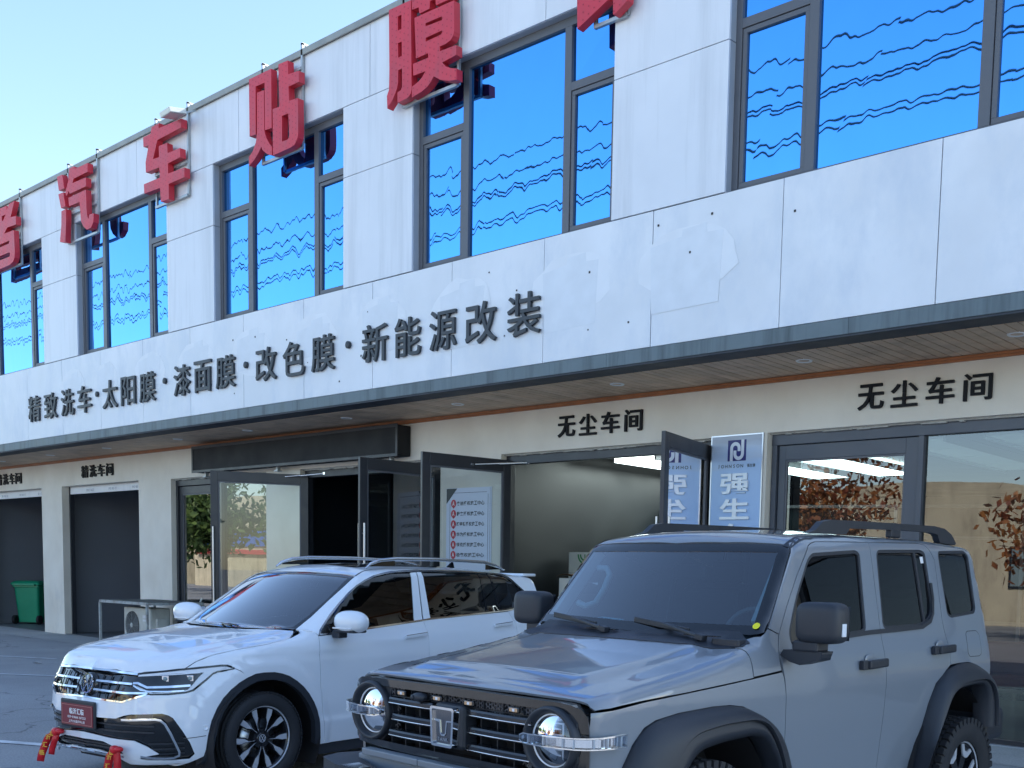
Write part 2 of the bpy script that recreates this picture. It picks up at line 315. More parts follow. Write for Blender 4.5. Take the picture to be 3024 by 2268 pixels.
# pilasters, two tiers, with reveals
xs2 = [-42.0 + 4.7] + [q for x in wins for q in (x, x + WW)] + [4.0]
for i in range(0, len(xs2), 2):
    a, c = xs2[i], xs2[i + 1]
    panel(a, c, ZS, ZM, M_panel, .004); panel(a, c, ZM, ZH, M_panel, .004)
b = mbo()
for x in wins:
    for q, s_ in ((x, 1), (x + WW, -1)):
        for z0, z1 in ((ZS, ZM - .004), (ZM + .004, ZH)): b.box(q - .012 if s_ > 0 else q, q if s_ > 0 else q + .012, FY + .03, FY + .2, z0, z1)
    b.box(x, x + WW, FY + .03, FY + .2, ZH, ZH + .01); b.box(x, x + WW, FY + .03, FY + .2, ZS - .02, ZS - .003)
b.build('window_reveal', nmat('grey_reveal', (.36, .39, .43), .45, var=.05), bld)
b = mbo(); b.box(XL, XR, FY - .035, FY + .35, 9.12, 9.185); b.box(XL, XR, FY - .045, FY - .02, 9.10, 9.19); b.build('roof_coping', nmat('coping_metal', (.30, .31, .29), .5, metal=.2, var=.2, vscale=3), bld, bevel=.004)
b = mbo(); b.box(XL, XR, FY + .35, FY + 9, 9.0, 9.1); b.build('flat_roof', M_joint, bld)
# windows
def upper_window(x0):
    wd = empty('window', (0, 0, 0)); wd.parent = bld
    yf, yg = FY + .115, FY + .155; x1 = x0 + WW; m1, m2 = x0 + .93, x1 - .82
    b = mbo(); fwd = .075
    b.box(x0, x1, yf, yf + .07, ZH - .10, ZH); b.box(x0, x1, yf, yf + .07, ZS, ZS + .05)
    b.box(x0, x0 + fwd, yf, yf + .07, ZS + .05, ZH - .10); b.box(x1 - fwd, x1, yf, yf + .07, ZS + .05, ZH - .10)
    for m in (m1, m2): b.box(m - .055, m + .055, yf, yf + .07, ZS + .05, ZH - .10)
    for a, c in ((x0 + fwd, m1 - .055), (m2 + .055, x1 - fwd)): b.box(a, c, yf, yf + .07, 7.315, 7.41)
    b.build('window_frame', M_frame, wd, bevel=.003)
    for a, c in ((x0 + fwd, m1 - .055), (m2 + .055, x1 - fwd)):
        b = mbo(); s_ = .05; y0, y1 = yf + .012, yf + .052; z0, z1 = ZS + .055, 7.31; a += .006; c -= .006
        b.box(a, c, y0, y1, z1 - s_, z1); b.box(a, c, y0, y1, z0, z0 + s_); b.box(a, a + s_, y0, y1, z0 + s_, z1 - s_); b.box(c - s_, c, y0, y1, z0 + s_, z1 - s_)
        b.build('sash', M_frame, wd, bevel=.003)
    for (a, c, z0, z1) in ((m1 + .055, m2 - .055, ZS + .05, ZH - .10), (x0 + fwd, m1 - .055, 7.41, ZH - .10), (m2 + .055, x1 - fwd, 7.41, ZH - .10), (x0 + fwd + .056, m1 - .111, ZS + .105, 7.26), (m2 + .111, x1 - fwd - .056, ZS + .105, 7.26)):
        t = rng.uniform(-.002, .002, 4); y = yg
        b = mbo(); b.add([(a, y + t[0], z0), (c, y + t[1], z0), (c, y + t[2], z1), (a, y + t[3], z1)], [(0, 1, 2, 3)]); b.build('pane', M_winglass, wd, recalc=False)
for x in wins: upper_window(x)
# gutter, beam, soffit
x = XR
while x > XL + 1:
    c = x - 3.1; b = mbo(); b.box(max(c, XL) + .002, x, FY - .012, FY + .03, 4.045, 4.197); b.build('gutter_section', M_gutter, bld, bevel=.002); x = c
b = mbo(); b.box(XL, XR, FY + .0, FY + .33, 4.024, 4.05); b.box(XL, XR, FY + .03, FY + .10, 4.05, 4.2); b.build('edge_beam', M_beam, bld)
b = mbo(); x = -2.0; PWD = .1215; stuffb = MB()
def plank(mb, x0):
    dz = rng.uniform(-.0015, .0015)
    mb.box(x0 + .007, x0 + PWD - .007, FY + .322, WY - .02, SZ + dz, SZ + .02)
x = XR - PWD
while x > -13.5:
    b = mbo(); plank(b, x); b.build('plank', M_wood if rng.random() < .55 else M_wood2, bld); x -= PWD
while x > XL: plank(stuffb, x); x -= PWD
o = stuffb.build('far_planks', M_wood, bld); o['kind'] = 'stuff'
b = mbo(); b.box(XL, XR, FY + .32, WY + .2, SZ + .022, SZ + .05); b.build('soffit_backing', nmat('soffit_gap', (.06, .035, .02), .8), bld)
b = mbo()
b.box(XL, XR, WY - .035, WY - .002, SZ - .055, SZ - .004); b.box(XL, XR, WY - .06, WY - .035, SZ - .03, SZ - .004); b.build('timber_trim', M_wtrim, bld, bevel=.003)
# wall with openings
opens = [(-31.26, -27.53, 3.43, 'g'), (-26.42, -22.69, 3.43, 'g'), (-21.33, -17.85, 3.405, 's'), (-16.78, -13.02, 3.395, 'd'), (-11.68, -7.93, 3.385, 'd'), (-7.13, -3.35, 3.395, 's'), (-2.4, 1.3, 3.4, 's')]
b = mbo(); T = .26
px = XL
for (a, c, zt, k) in opens:
    b.box(px, a, WY, WY + T, 0, SZ + .02); b.box(a, c, WY, WY + T, zt, SZ + .02); px = c
b.box(px, XR, WY, WY + T, 0, SZ + .02)
def wallmat():
    """mottled cream wall, mixed with grey blotches that grow stronger towards the ground"""
    m = bpy.data.materials.new('blotchy_cream_wall'); m.use_nodes = True; nt = m.node_tree; N = nt.nodes; L = nt.links; bs = N['Principled BSDF']; bs.inputs['Roughness'].default_value = .75
    tc = N.new('ShaderNodeTexCoord'); n = N.new('ShaderNodeTexNoise'); n.inputs['Scale'].default_value = 1.3; n.inputs['Detail'].default_value = 6
    L.new(tc.outputs['Object'], n.inputs['Vector'])
    cr = N.new('ShaderNodeValToRGB'); cr.color_ramp.elements[0].position = .3; cr.color_ramp.elements[0].color = (.68, .62, .52, 1); cr.color_ramp.elements[1].position = .7; cr.color_ramp.elements[1].color = (.78, .73, .63, 1)
    L.new(n.outputs[0], cr.inputs[0])
    mp = N.new('ShaderNodeMapping'); mp.inputs['Scale'].default_value = (3, 3, 1.1); L.new(tc.outputs['Object'], mp.inputs[0])
    n2 = N.new('ShaderNodeTexNoise'); n2.inputs['Scale'].default_value = 1.6; n2.inputs['Detail'].default_value = 8; n2.inputs['Roughness'].default_value = .7; L.new(mp.outputs[0], n2.inputs['Vector'])
    c2 = N.new('ShaderNodeValToRGB'); c2.color_ramp.elements[0].position = .52; c2.color_ramp.elements[0].color = (0, 0, 0, 1); c2.color_ramp.elements[1].position = .7; c2.color_ramp.elements[1].color = (.45, .45, .45, 1); L.new(n2.outputs[0], c2.inputs[0])
    sp = N.new('ShaderNodeSeparateXYZ'); L.new(tc.outputs['Object'], sp.inputs[0])
    mr = N.new('ShaderNodeMapRange'); mr.inputs[1].default_value = 1.5; mr.inputs[2].default_value = .2; mr.inputs[3].default_value = .15; mr.inputs[4].default_value = 1; L.new(sp.outputs[2], mr.inputs[0])
    mm = N.new('ShaderNodeMath'); mm.operation = 'MULTIPLY'; L.new(c2.outputs[0], mm.inputs[0]); L.new(mr.outputs[0], mm.inputs[1])
    mx = N.new('ShaderNodeMix'); mx.data_type = 'RGBA'; L.new(mm.outputs[0], mx.inputs[0]); L.new(cr.outputs[0], mx.inputs[6]); mx.inputs[7].default_value = (.40, .40, .40, 1)
    L.new(mx.outputs[2], bs.inputs['Base Color'])
    nb = N.new('ShaderNodeTexNoise'); nb.inputs['Scale'].default_value = 45; L.new(tc.outputs['Object'], nb.inputs['Vector']); bp = N.new('ShaderNodeBump'); bp.inputs['Strength'].default_value = .12; bp.inputs['Distance'].default_value = .01
    L.new(nb.outputs[0], bp.inputs['Height']); L.new(bp.outputs[0], bs.inputs['Normal']); return m
M_wall = wallmat()
b.build('ground_floor_wall', M_wall, bld)
# garage bays and shop rooms
def room(x0, x1, y1, h, mat, name, floor=None, backmat=None):
    b = mbo(); y0 = WY + T
    b.box(x0 - .1, x0, y0, y1, 0, h); b.box(x1, x1 + .1, y0, y1, 0, h); b.box(x0 - .1, x1 + .1, y1, y1 + .1, 0, h); b.box(x0 - .1, x1 + .1, y0, y1 + .1, h, h + .1)
    b.build(name, mat, bld)
    b = mbo(); b.box(x0 - .1, x1 + .1, WY + .02, y1, -.05, .012); b.build('room_floor', floor or M_intfloor, bld)
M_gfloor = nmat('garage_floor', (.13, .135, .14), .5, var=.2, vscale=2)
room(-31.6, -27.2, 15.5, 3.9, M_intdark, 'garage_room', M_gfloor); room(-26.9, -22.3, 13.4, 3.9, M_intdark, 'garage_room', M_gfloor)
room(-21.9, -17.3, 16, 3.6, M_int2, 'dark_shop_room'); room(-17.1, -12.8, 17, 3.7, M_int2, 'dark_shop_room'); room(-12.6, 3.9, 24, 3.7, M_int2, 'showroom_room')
# thin seams on the garage wall panels and skirting
b = mbo()
for xx in (-30.4, -29.2, -28.0): b.box(xx - .008, xx + .008, 15.48, 15.497, 0, 3.9)
for xx in (-26.0, -25.1, -24.05, -22.9): b.box(xx - .012, xx + .012, 13.375, 13.397, .15, 3.9)
b.box(-26.9, -22.3, 13.36, 13.397, .0, .13); b.box(-31.6, -27.2, 15.46, 15.497, 0, .13); b.build('wall_panel_seams', M_black, bld)
# roller shutter bottom rails (white printed plastic) in the two garage openings
for (a, c, zt, k) in opens[:2]:
    b = mbo(); b.box(a + .02, c - .02, WY + .17, WY + .22, zt - .17, zt - .005); r = b.build('shutter_rail', M_white, bld, bevel=.004)
    b = mbo(); x = a + .9
    while x < c - .5:
        text_row(b, random.choice(['PVC-80 KT', 'GB 102 26', '0902 6622']), x, zt - .13, .06, lambda p, q: (p, WY + .167, q), None, .01, latin=.7); x += 1.1
    b.build('rail_print', nmat('faint_grey_print', (.35, .37, .4), .6) if 'faint_grey_print' not in MATS else MATS['faint_grey_print'], r)
    b = mbo(); b.box(a, a + .06, WY + .16, WY + .25, 0, zt); b.box(c - .06, c, WY + .16, WY + .25, 0, zt); b.build('shutter_track', M_dframe, bld)
# ---- door sets
def open_frame(a, c, zt, y=WY + .10, mat=M_dframe, bars=()):
    f = empty('door_frame'); f.parent = bld
    b = mbo(); b.box(a + .003, c - .003, y, y + .12, zt - .14, zt - .012); b.box(a + .01, a + .075, y, y + .12, 0, zt - .14); b.box(c - .075, c - .01, y, y + .12, 0, zt - .14); b.build('frame_bar', mat, f, bevel=.004)
    for xb, wb_ in bars:
        b = mbo(); b.box(xb, xb + wb_, y, y + .12, 0.0, zt - .14); b.build('frame_bar', mat, f, bevel=.004)
    return f
def leaf(hx, hy, ang, ln, zt, mat=M_dframe, glass=M_glass, hsgn=1, handle=True, railh=.17, st=.125, stn=None, name='glass_door'):
    """door leaf hinged at (hx,hy); ang = direction of the leaf from the hinge"""
    e = empty(name, (hx, hy, 0), ang); e.parent = bld; stn = stn or st
    b = mbo(); t = .026
    b.box(0, st, -t, t, .03, zt); b.box(ln - stn, ln, -t, t, .03, zt); b.box(st, ln - stn, -t, t, zt - railh, zt); b.box(st, ln - stn, -t, t, .03, .03 + .28); b.build('door_stile', mat, e, bevel=.004)
    b = mbo(); g = .022
    for (x0, x1, z0, z1) in ((st, ln - stn, zt - railh - g, zt - railh), (st, ln - stn, .31, .31 + g), (st, st + g, .31 + g, zt - railh - g), (ln - stn - g, ln - stn, .31 + g, zt - railh - g)): b.box(x0, x1, -t * .55, t * .55, z0, z1)
    b.build('glazing_bead', M_frame, e)
    b = mbo(); b.add([(st, 0, .31), (ln - stn, 0, .31), (ln - stn, 0, zt - railh), (st, 0, zt - railh)], [(0, 1, 2, 3)]); b.build('glass_pane', glass, e, recalc=False)
    if handle:
        for s_ in (-1, 1):
            b = mbo(); xh = ln - stn - .02 + .10; b.tube([(xh, s_ * .075, 1.0), (xh, s_ * .075, 2.35)], .017, 10)
            for z in (1.15, 2.2): b.tube([(xh, s_ * .02, z), (xh, s_ * .075, z)], .012, 8)
            b.build('handle', M_steel, e)
    return e
f = open_frame(-16.78, -13.02, 3.395); f = open_frame(-11.68, -7.93, 3.385)
def mk_leaf(h, tip, zt, **k):
    d = (tip[0] - h[0], tip[1] - h[1]); return leaf(h[0], h[1], math.atan2(d[1], d[0]), math.hypot(*d), zt, **k)
LA = mk_leaf((-16.66, 11.10), (-17.60, 9.79), 3.30)
LB = mk_leaf((-13.13, 11.10), (-13.28, 9.70), 3.30)
LC = mk_leaf((-11.58, 11.10), (-11.86, 9.69), 3.30, handle=False)
LD = mk_leaf((-8.02, 11.10), (-7.66, 9.70), 3.30)
# lever closers
for (a_, c_) in (((-17.02, 10.7, 3.24), (-16.2, 11.12, 3.31)), ((-11.72, 10.45, 3.19), (-11.25, 11.14, 3.26))):
    b = mbo(); b.tube([a_, c_], .011, 8); b.obox(a_, (.05, 0, 0), (0, .02, 0), (0, 0, .015)); b.obox(c_, (.03, 0, 0), (0, .02, 0), (0, 0, .02)); b.tube([(a_[0] * .5 + c_[0] * .5, a_[1] * .5 + c_[1] * .5, a_[2] * .5 + c_[2] * .5 - .004), c_], .015, 8); b.build('door_closer', M_chrome, bld)
# fixed / closed shop fronts
f = open_frame(-7.13, -3.35, 3.395, mat=M_lframe, bars=((-5.26, .06),))
leaf(-7.04, WY + .16, 0, 1.77, 3.25, mat=M_lframe, glass=M_glassd, railh=.17, st=.09, stn=.15, handle=False)
b = mbo(); b.add([(-5.2, WY + .16, .05), (-3.42, WY + .16, .05), (-3.42, WY + .16, 3.25), (-5.2, WY + .16, 3.25)], [(0, 1, 2, 3)]); b.build('glass_pane', M_glassd, f, recalc=False)
b = mbo(); b.box(-5.2, -3.42, WY + .1, WY + .2, .012, .06); b.build('frame_bar', M_dframe, f)
f = open_frame(-2.4, 1.3, 3.4, mat=M_lframe, bars=((-.5, .06),))
b = mbo(); b.add([(-2.3, WY + .16, .05), (1.2, WY + .16, .05), (1.2, WY + .16, 3.25), (-2.3, WY + .16, 3.25)], [(0, 1, 2, 3)]); b.build('glass_pane', M_glassd, f, recalc=False)
f = open_frame(-21.33, -17.85, 3.405, mat=M_dframe, bars=((-19.65, .08),))
leaf(-21.24, WY + .16, 0, 1.58, 3.255, mat=M_dframe, glass=M_glassd, railh=.15, st=.10, handle=False)
b = mbo(); b.add([(-19.57, WY + .16, .05), (-17.93, WY + .16, .05), (-17.93, WY + .16, 3.25), (-19.57, WY + .16, 3.25)], [(0, 1, 2, 3)]); b.build('glass_pane', M_glassd, f, recalc=False)
# opening edges: rough mortar strip along the top of the frames
b = mbo()
for (a, c, zt, k) in opens[2:]:
    x = a
    while x < c:
        l = rng.uniform(.05, .25); hh = rng.uniform(.004, .02); b.box(x, min(x + l, c), WY + .06, WY + .1, zt - .012 - hh, zt + .002); x += l
b.build('mortar_edge', nmat('mortar', (.45, .44, .40), .9, var=.2, vscale=20), bld)
# downlights in the soffit
def dl(x, y, lit=False):
    e = empty('downlight', (x, y, SZ)); e.parent = bld
    b = mbo(); b.lathe((0, 0, 0), (0, 0, -1), [(.055, -.03), (.06, .004), (.085, .010), (.092, .002), (.092, -.01)], 28); b.build('rim', M_dl, e)
    b = mbo(); b.disc((0, 0, .012), (0, 0, -1), .06, 24); b.build('lens', M_dlg, e)
for x in (-3.95, -1.7, -6.25, -8.9, -11.85, -14.45, -17.3, -19.7, -22.6, -25.3, -28, -30.8): dl(x, 10.32)
# showroom ceiling light strips
for xa, xb, y0, lit in ((-7.0, -6.24, 13.9, 0), (-5.65, -4.9, 13.9, 0), (-9.17, -8.45, 13.9, 1), (-10.44, -9.75, 13.9, 1), (-12.0, -11.16, 13.9, 1), (-4.2, -3.5, 13.9, 0), (-14.2, -13.6, 14.0, 0)):
    for k in range(4):
        b = mbo(); ya = y0 + k * 1.06; b.box(xa, xb, ya + .01, ya + 1.05, 3.60, 3.63); b.build('light_panel', M_lamp if lit else M_lampoff, bld)
    b = mbo(); b.box(xa - .04, xa - .005, y0, y0 + 4.3, 3.56, 3.66); b.box(xb + .005, xb + .04, y0, y0 + 4.3, 3.56, 3.66); b.build('light_rail', M_steel, bld)
# inner partition of the showroom with dark mirror glass and steel grid
b = mbo(); b.add([(-12.5, 16.2, 0), (3.5, 20.5, 0), (3.5, 20.5, 3.0), (-12.5, 16.2, 3.0)], [(0, 1, 2, 3)]); b.build('partition_glass', nmat('smoked_partition_glass', (.005, .008, .010), .25, spec=.04), bld)
b = mbo()
for k in range(9):
    t = k / 8; x = -12.5 + 16 * t; y = 16.2 + 4.3 * t - .04; b.box(x - .03, x + .03, y - .03, y, 0, 3.0)
for z in (1.05, 2.45, 2.98): b.bar((-12.5, 16.16, z), (3.5, 20.46, z), .05)
b.build('partition_grid', M_dframe, bld)

b = MB(); g2 = MB()
gx = [(-22.3, .9), (-20.9, .8), (-19.2, .9), (-17.6, .95), (-15.9, .9), (-14.2, .95), (-12.6, .9), (-10.9, .95), (-9.0, 1.0), (-7.3, 1.1)]
for i, (xc, hw) in enumerate(gx):
    z0, z1 = 4.95 - rng.uniform(.1, .3), 5.32 + rng.uniform(-.04, .06)
    if xc > -12: z0 = 4.55
    pts = [(xc - hw * .42, z0), (xc + hw * .40, z0 + .02), (xc + hw * .44, z1 - .06), (xc + hw * .25, z1 - .05), (xc + hw * .24, z1 + .05), (xc - hw * .05, z1 + .03), (xc - hw * .06, z1 - .04), (xc - hw * .45, z1 - .09)]
    poly_solid(b, pts, [], lambda x, z: (x, FY - .0035, z), (0, .0015, 0))
    q = [(xc + (hw * .62) * math.cos(a) * rng.uniform(.9, 1.08), 5.05 + .38 * math.sin(a) * rng.uniform(.9, 1.06)) for a in np.linspace(0, 2 * math.pi, 19)[:-1]]
    poly_solid(g2, q, [], lambda x, z: (x, FY - .0025, z), (0, .0008, 0))
g2.build('touch_up_patch', nmat('touch_up_paint', (.79, .81, .84), .5, var=.05, vscale=3), bld)['kind'] = 'stuff'
b.build('lettering_ghost', nmat('sign_ghost', (.74, .77, .81), .5, var=.06, vscale=4), bld)['kind'] = 'stuff'
b = MB()
for k in range(20):
    x, z = rng.uniform(-19, -5.2), rng.uniform(4.35, 5.5); s_ = rng.uniform(.006, .014); b.box(x - s_, x + s_, FY - .006, FY - .002, z - s_, z + s_)
b.build('screw_hole', M_black, bld)['kind'] = 'stuff'
# ---------------------------------------------------------------- signs on the facade
RED_NAMES = {'zhe': 'cut off at the left edge of the picture', 'qi': 'with three short strokes, second from left', 'che': 'with a white floodlight on its corner', 'tie': 'in two halves over the third window', 'mo': 'reaching over the fourth blue window', 'ren': 'of which only two pointed feet show'}
LY = 9.38
def red_letter(k, parts):
    allp = np.array(sum([o for o, h in parts], [])); lo, hi = allp.min(0), allp.max(0)
    if k == 'zhe': lo[0] = -26.0
    c = empty('sign_letter', (float(lo[0] + hi[0]) / 2, LY, 7.77), 0, 'large red perforated metal character ' + RED_NAMES[k], 'sign letter', 'large red characters along the roof line')
    off = Vector(c.location)
    for outer, holes in parts:
        b = MB(); poly_solid(b, outer, holes, lambda x, z: Vector((x, LY, z)) - off, (0, .10, 0))
        # punched dots across the face
        from mathutils.geometry import intersect_point_quad_2d
        A = np.array(outer); x0, z0 = A.min(0); x1, z1 = A.max(0); st = .082; dots = MB()
        def ins(p, poly):
            r = False; n = len(poly)
            for i in range(n):
                a, q = poly[i], poly[i - 1]
                if (a[1] > p[1]) != (q[1] > p[1]) and p[0] < (q[0] - a[0]) * (p[1] - a[1]) / (q[1] - a[1]) + a[0]: r = not r
            return r
        for i in range(int((x1 - x0) / st) + 1):
            for j in range(int((z1 - z0) / st) + 1):
                p = (x0 + i * st + .03, z0 + j * st + .03 + (st / 2 if i % 2 else 0))
                m = .012
                if all(ins((p[0] + a, p[1] + q), outer) and not any(ins((p[0] + a, p[1] + q), h) for h in holes) for a, q in ((m, 0), (-m, 0), (0, m), (0, -m))):
                    dots.disc(Vector((p[0], LY - .0035, p[1])) - off, (0, -1, 0), .0095, 6)
        o = b.build('letter_stroke', M_red, c)
        if dots.v: dots.build('perforation', M_redd, o, recalc=False)['kind'] = 'stuff'
    b = MB(); xa, xb = lo[0] + .18, hi[0] - .12; zt = 9.27; zb = lo[1] + .02
    for xx in (xa, xb): b.box(xx - .02 - off.x, xx + .02 - off.x, .125, .16, zb - off.z, zt - off.z)
    for zz in (zb, lo[1] + .55, hi[1] - .12): b.box(xa - off.x, xb - off.x, .105, .145, zz - .02 - off.z, zz + .02 - off.z)
    for xx in (xa, xb): b.box(xx - .02 - off.x, xx + .02 - off.x, .125, .5, 9.245 - off.z, 9.275 - off.z)
    b.build('support_frame', M_galv, c)
    return c
for k, parts in RED.items(): red_letter(k, parts)
# floodlight on the third character
t = empty('floodlight', (-17.62, 9.22, 8.98), 0, 'small pale rectangular floodlight fixed over the corner of the third red character', 'floodlight')
b = MB(); b.obox((0, 0, 0), (.22, -.03, -.012), (.02, .13, .02), (0, -.012, .035)); b.build('housing', nmat('pale_lamp_housing', (.62, .64, .60), .4), t, bevel=.006)
b = MB(); b.obox((0, 0, -.04), (.19, -.026, -.010), (.017, .11, .017), (0, 0, .004)); b.build('lens', nmat('lamp_lens', (.35, .42, .42), .15), t)
b = MB(); b.bar((.15, .1, .0), (.18, .3, .1), .025); b.build('bracket', M_galv, t)
# dark characters on the fascia
FASCIA = [('精', -24.33, -23.77), ('致', -23.56, -22.96), ('洗', -22.77, -22.20), ('车', -22.03, -21.45), ('·', -21.26, -21.16), ('太', -20.96, -20.38), ('阳', -20.22, -19.68), ('膜', -19.51, -18.94), ('·', -18.66, -18.56), ('漆', -18.28, -17.73), ('面', -17.59, -17.05), ('膜', -16.89, -16.31), ('·', -16.05, -15.95), ('改', -15.70, -15.13), ('色', -14.94, -14.38), ('膜', -14.19, -13.62), ('·', -13.35, -13.25), ('新', -12.96, -12.39), ('能', -12.23, -11.69), ('源', -11.50, -10.97), ('改', -10.79, -10.22), ('装', -10.02, -9.45)]
ordn = ['first', 'second', 'third', 'fourth', 'fifth', 'sixth', 'seventh', 'eighth', 'ninth', 'tenth', 'eleventh', 'twelfth', 'thirteenth', 'fourteenth', 'fifteenth', 'sixteenth', 'seventeenth', 'eighteenth']
k = dk = 0
for ch, x0, x1 in FASCIA:
    b = MB()
    if ch == '·':
        b.lathe((0, 0, 0), (0, -1, 0), [(.0, -.001), (.052, -.001), (.052, .032), (.045, .036), (0, .036)], 20)
        o = b.build('sign_dot', M_ltr); o.location = ((x0 + x1) / 2, FY - .01, 4.86)
        tag(o, ['small dark round separator dot, first from the left on the white fascia', 'small dark round separator dot, second from the left on the fascia', 'small dark round separator dot, third from the left on the fascia', 'small dark round separator dot, rightmost on the white fascia'][dk], 'sign dot', 'separator dots on the fascia'); dk += 1
    else:
        char_mesh(b, ch, x0 - (x0 + x1) / 2, x1 - (x0 + x1) / 2, 0, .515, lambda x, z: (x, 0, z), (0, .035, 0), .007)
        o = b.build('sign_letter', M_ltr, recalc=False); o.location = ((x0 + x1) / 2, FY - .045, 4.555)
        tag(o, f'dark grey raised character {ch}, {ordn[k]} from the left on the white fascia line', 'sign letter', 'dark grey characters on the fascia'); k += 1
def wall_row(s, xs, z0, z1, where):
    for i, (ch, (x0, x1)) in enumerate(zip(s, xs)):
        b = MB(); xm = (x0 + x1) / 2; char_mesh(b, ch, x0 - xm, x1 - xm, 0, z1 - z0, lambda x, z: (x, 0, z), (0, .03, 0), .014)
        o = b.build('sign_letter', M_lblk, recalc=False); o.location = (xm, WY - .034, z0)
        tag(o, f'black character {ch}, {ordn[i]} of four {where}', 'sign letter', 'black characters ' + where)
wall_row('无尘车间', [(-5.948, -5.638), (-5.552, -5.242), (-5.145, -4.834), (-4.732, -4.43)], 3.555, 3.832, 'above the closed slate door at the right')
wall_row('无尘车间', [(-10.532, -10.22), (-10.137, -9.828), (-9.738, -9.424), (-9.329, -9.034)], 3.548, 3.83, 'above the open middle doorway')
wall_row('精洗车间', [(-25.315, -24.993), (-24.911, -24.595), (-24.519, -24.188), (-24.10, -23.789)], 3.578, 3.846, 'above the narrow garage bay')
wall_row('精洗车间', [(-30.15, -29.837), (-29.75, -29.435), (-29.348, -29.067), (-28.982, -28.633)], 3.578, 3.846, 'above the garage bay with the green bin')
# black light box sign
t = empty('light_box_sign', (-16.8, 10.75, 3.44), 0, 'long blank black light box sign under the soffit above the left shop doorway', 'sign box')
b = MB(); b.box(-3.2, 3.07, 0, .25, .015, .485); b.build('box_body', nmat('black_sign_cloth', (.007, .008, .010), .7, var=.2, vscale=3), t, bevel=.01)
b = MB()
for q in ((-3.2, 3.07, -.012, .0, .0, .05), (-3.2, 3.07, -.012, .0, .45, .50), (-3.2, -3.15, -.012, 0, .05, .45), (3.02, 3.07, -.012, 0, .05, .45)): b.box(*q)
b.build('frame_trim', M_dframe, t, bevel=.003)
b = MB()
for x in (-2.9, -.45, 2.75): b.box(x - .03, x + .03, .1, .16, -.07, .015); b.box(x - .05, x + .05, .08, .18, -.075, -.055)
b.build('mounting_foot', M_galv, t)
# posters
def P3w(y): return lambda x, z: (x, y, z)
M_paper = nmat('poster_lilac_white', (.68, .70, .80), .35); M_pred = nmat('poster_red', (.55, .03, .05), .4); M_pblack = nmat('poster_black', (.02, .025, .03), .4)
t = empty('wall_poster', (-12.36, WY, 1.7), 0, 'white poster with six red A badges on the pillar behind the open door', 'poster')
b = MB(); b.box(-.5, .5, -.014, 0, 0, 1.23); b.build('board', M_paper, t)
b = MB(); z1 = 1.225; T3 = lambda x, z: (x, -.0165, z)
poly_solid(b, [(-.495, z1), (-.255, z1), (-.495, 1.0)], [], T3, (0, .002, 0)); b.build('corner_triangle', M_pblack, t)
b = MB()
for q in ((-.42, .4, 1.155, 1.161), (-.42, -.414, .0, 1.0), (.425, .431, 0, 1.13), (.47, .474, 0, 1.22)): b.box(q[0], q[1], -.016, -.014, q[2], q[3])
b.build('border_line', nmat('poster_grey_line', (.12, .13, .17), .5), t)
rows = ['奥迪授权施工中心', '蔚来授权施工中心', '路特斯授权施工中心', '华为授权施工中心', '领克授权施工中心', '极氪权施工中心']
b = MB(); r_ = MB(); a_ = MB()
for i, s in enumerate(rows):
    z = 1.0 - i * .154 ; cx = -.335
    pts = [(cx + .058 * math.cos(a), z + .06 * math.sin(a)) for a in np.linspace(-.75, math.pi + .75, 18)] + [(cx, z - .075)]
    poly_solid(r_, pts, [], T3, (0, .002, 0)); char_mesh(a_, 'A', cx - .026, cx + .026, z - .032, z + .036, lambda x, q: (x, -.0185, q), None, .02)
    h = .062; text_row(b, s, -.265, z - .03, h, lambda x, q: (x, -.0165, q), None, .02, adv=(.62 / (len(s) * h)) if len(s) < 9 else .62 / (9 * h))
b.build('lettering', M_pblack, t, recalc=False); r_.build('red_badge', M_pred, t); a_.build('badge_letter', nmat('white_ink', (.85, .85, .85), .5), t, recalc=False)
def gradmat():
    m = bpy.data.materials.new('poster_sky_blue'); m.use_nodes = True; nt = m.node_tree; N = nt.nodes; L = nt.links; bs = N['Principled BSDF']; bs.inputs['Roughness'].default_value = .3
    tc = N.new('ShaderNodeTexCoord'); sp = N.new('ShaderNodeSeparateXYZ'); L.new(tc.outputs['Object'], sp.inputs[0])
    n = N.new('ShaderNodeTexNoise'); n.inputs['Scale'].default_value = 2.5; n.inputs['Detail'].default_value = 5
    mp = N.new('ShaderNodeMapping'); mp.inputs['Scale'].default_value = (.5, 1, 3); L.new(tc.outputs['Object'], mp.inputs[0]); L.new(mp.outputs[0], n.inputs['Vector'])
    ad = N.new('ShaderNodeMath'); ad.operation = 'MULTIPLY_ADD'; ad.inputs[1].default_value = .5; L.new(n.outputs[0], ad.inputs[0]); L.new(sp.outputs[2], ad.inputs[2])
    cr = N.new('ShaderNodeValToRGB'); e = cr.color_ramp.elements; e[0].position = .2; e[0].color = (.25, .42, .72, 1); e[1].position = .85; e[1].color = (.45, .62, .86, 1); q = e.new(.93); q.color = (.52, .60, .72, 1); q = e.new(1.0); q.color = (.38, .42, .50, 1)
    mr = N.new('ShaderNodeMapRange'); mr.inputs[1].default_value = 0; mr.inputs[2].default_value = 2.75; L.new(ad.outputs[0], mr.inputs[0]); L.new(mr.outputs[0], cr.inputs[0]); L.new(cr.outputs[0], bs.inputs['Base Color']); return m
t = empty('wall_poster', (-7.545, WY, .9), 0, 'tall sky blue poster with navy logo square beside the slate door', 'poster')
b = MB(); b.box(-.365, .36, -.02, 0, 0, 2.485); b.build('board', gradmat(), t)
b = MB(); b.box(-.38, -.365, -.024, 0, 0, 2.5); b.box(.36, .375, -.024, 0, 0, 2.5); b.box(-.365, .36, -.024, 0, 2.485, 2.5); b.build('poster_edge', M_steel, t)
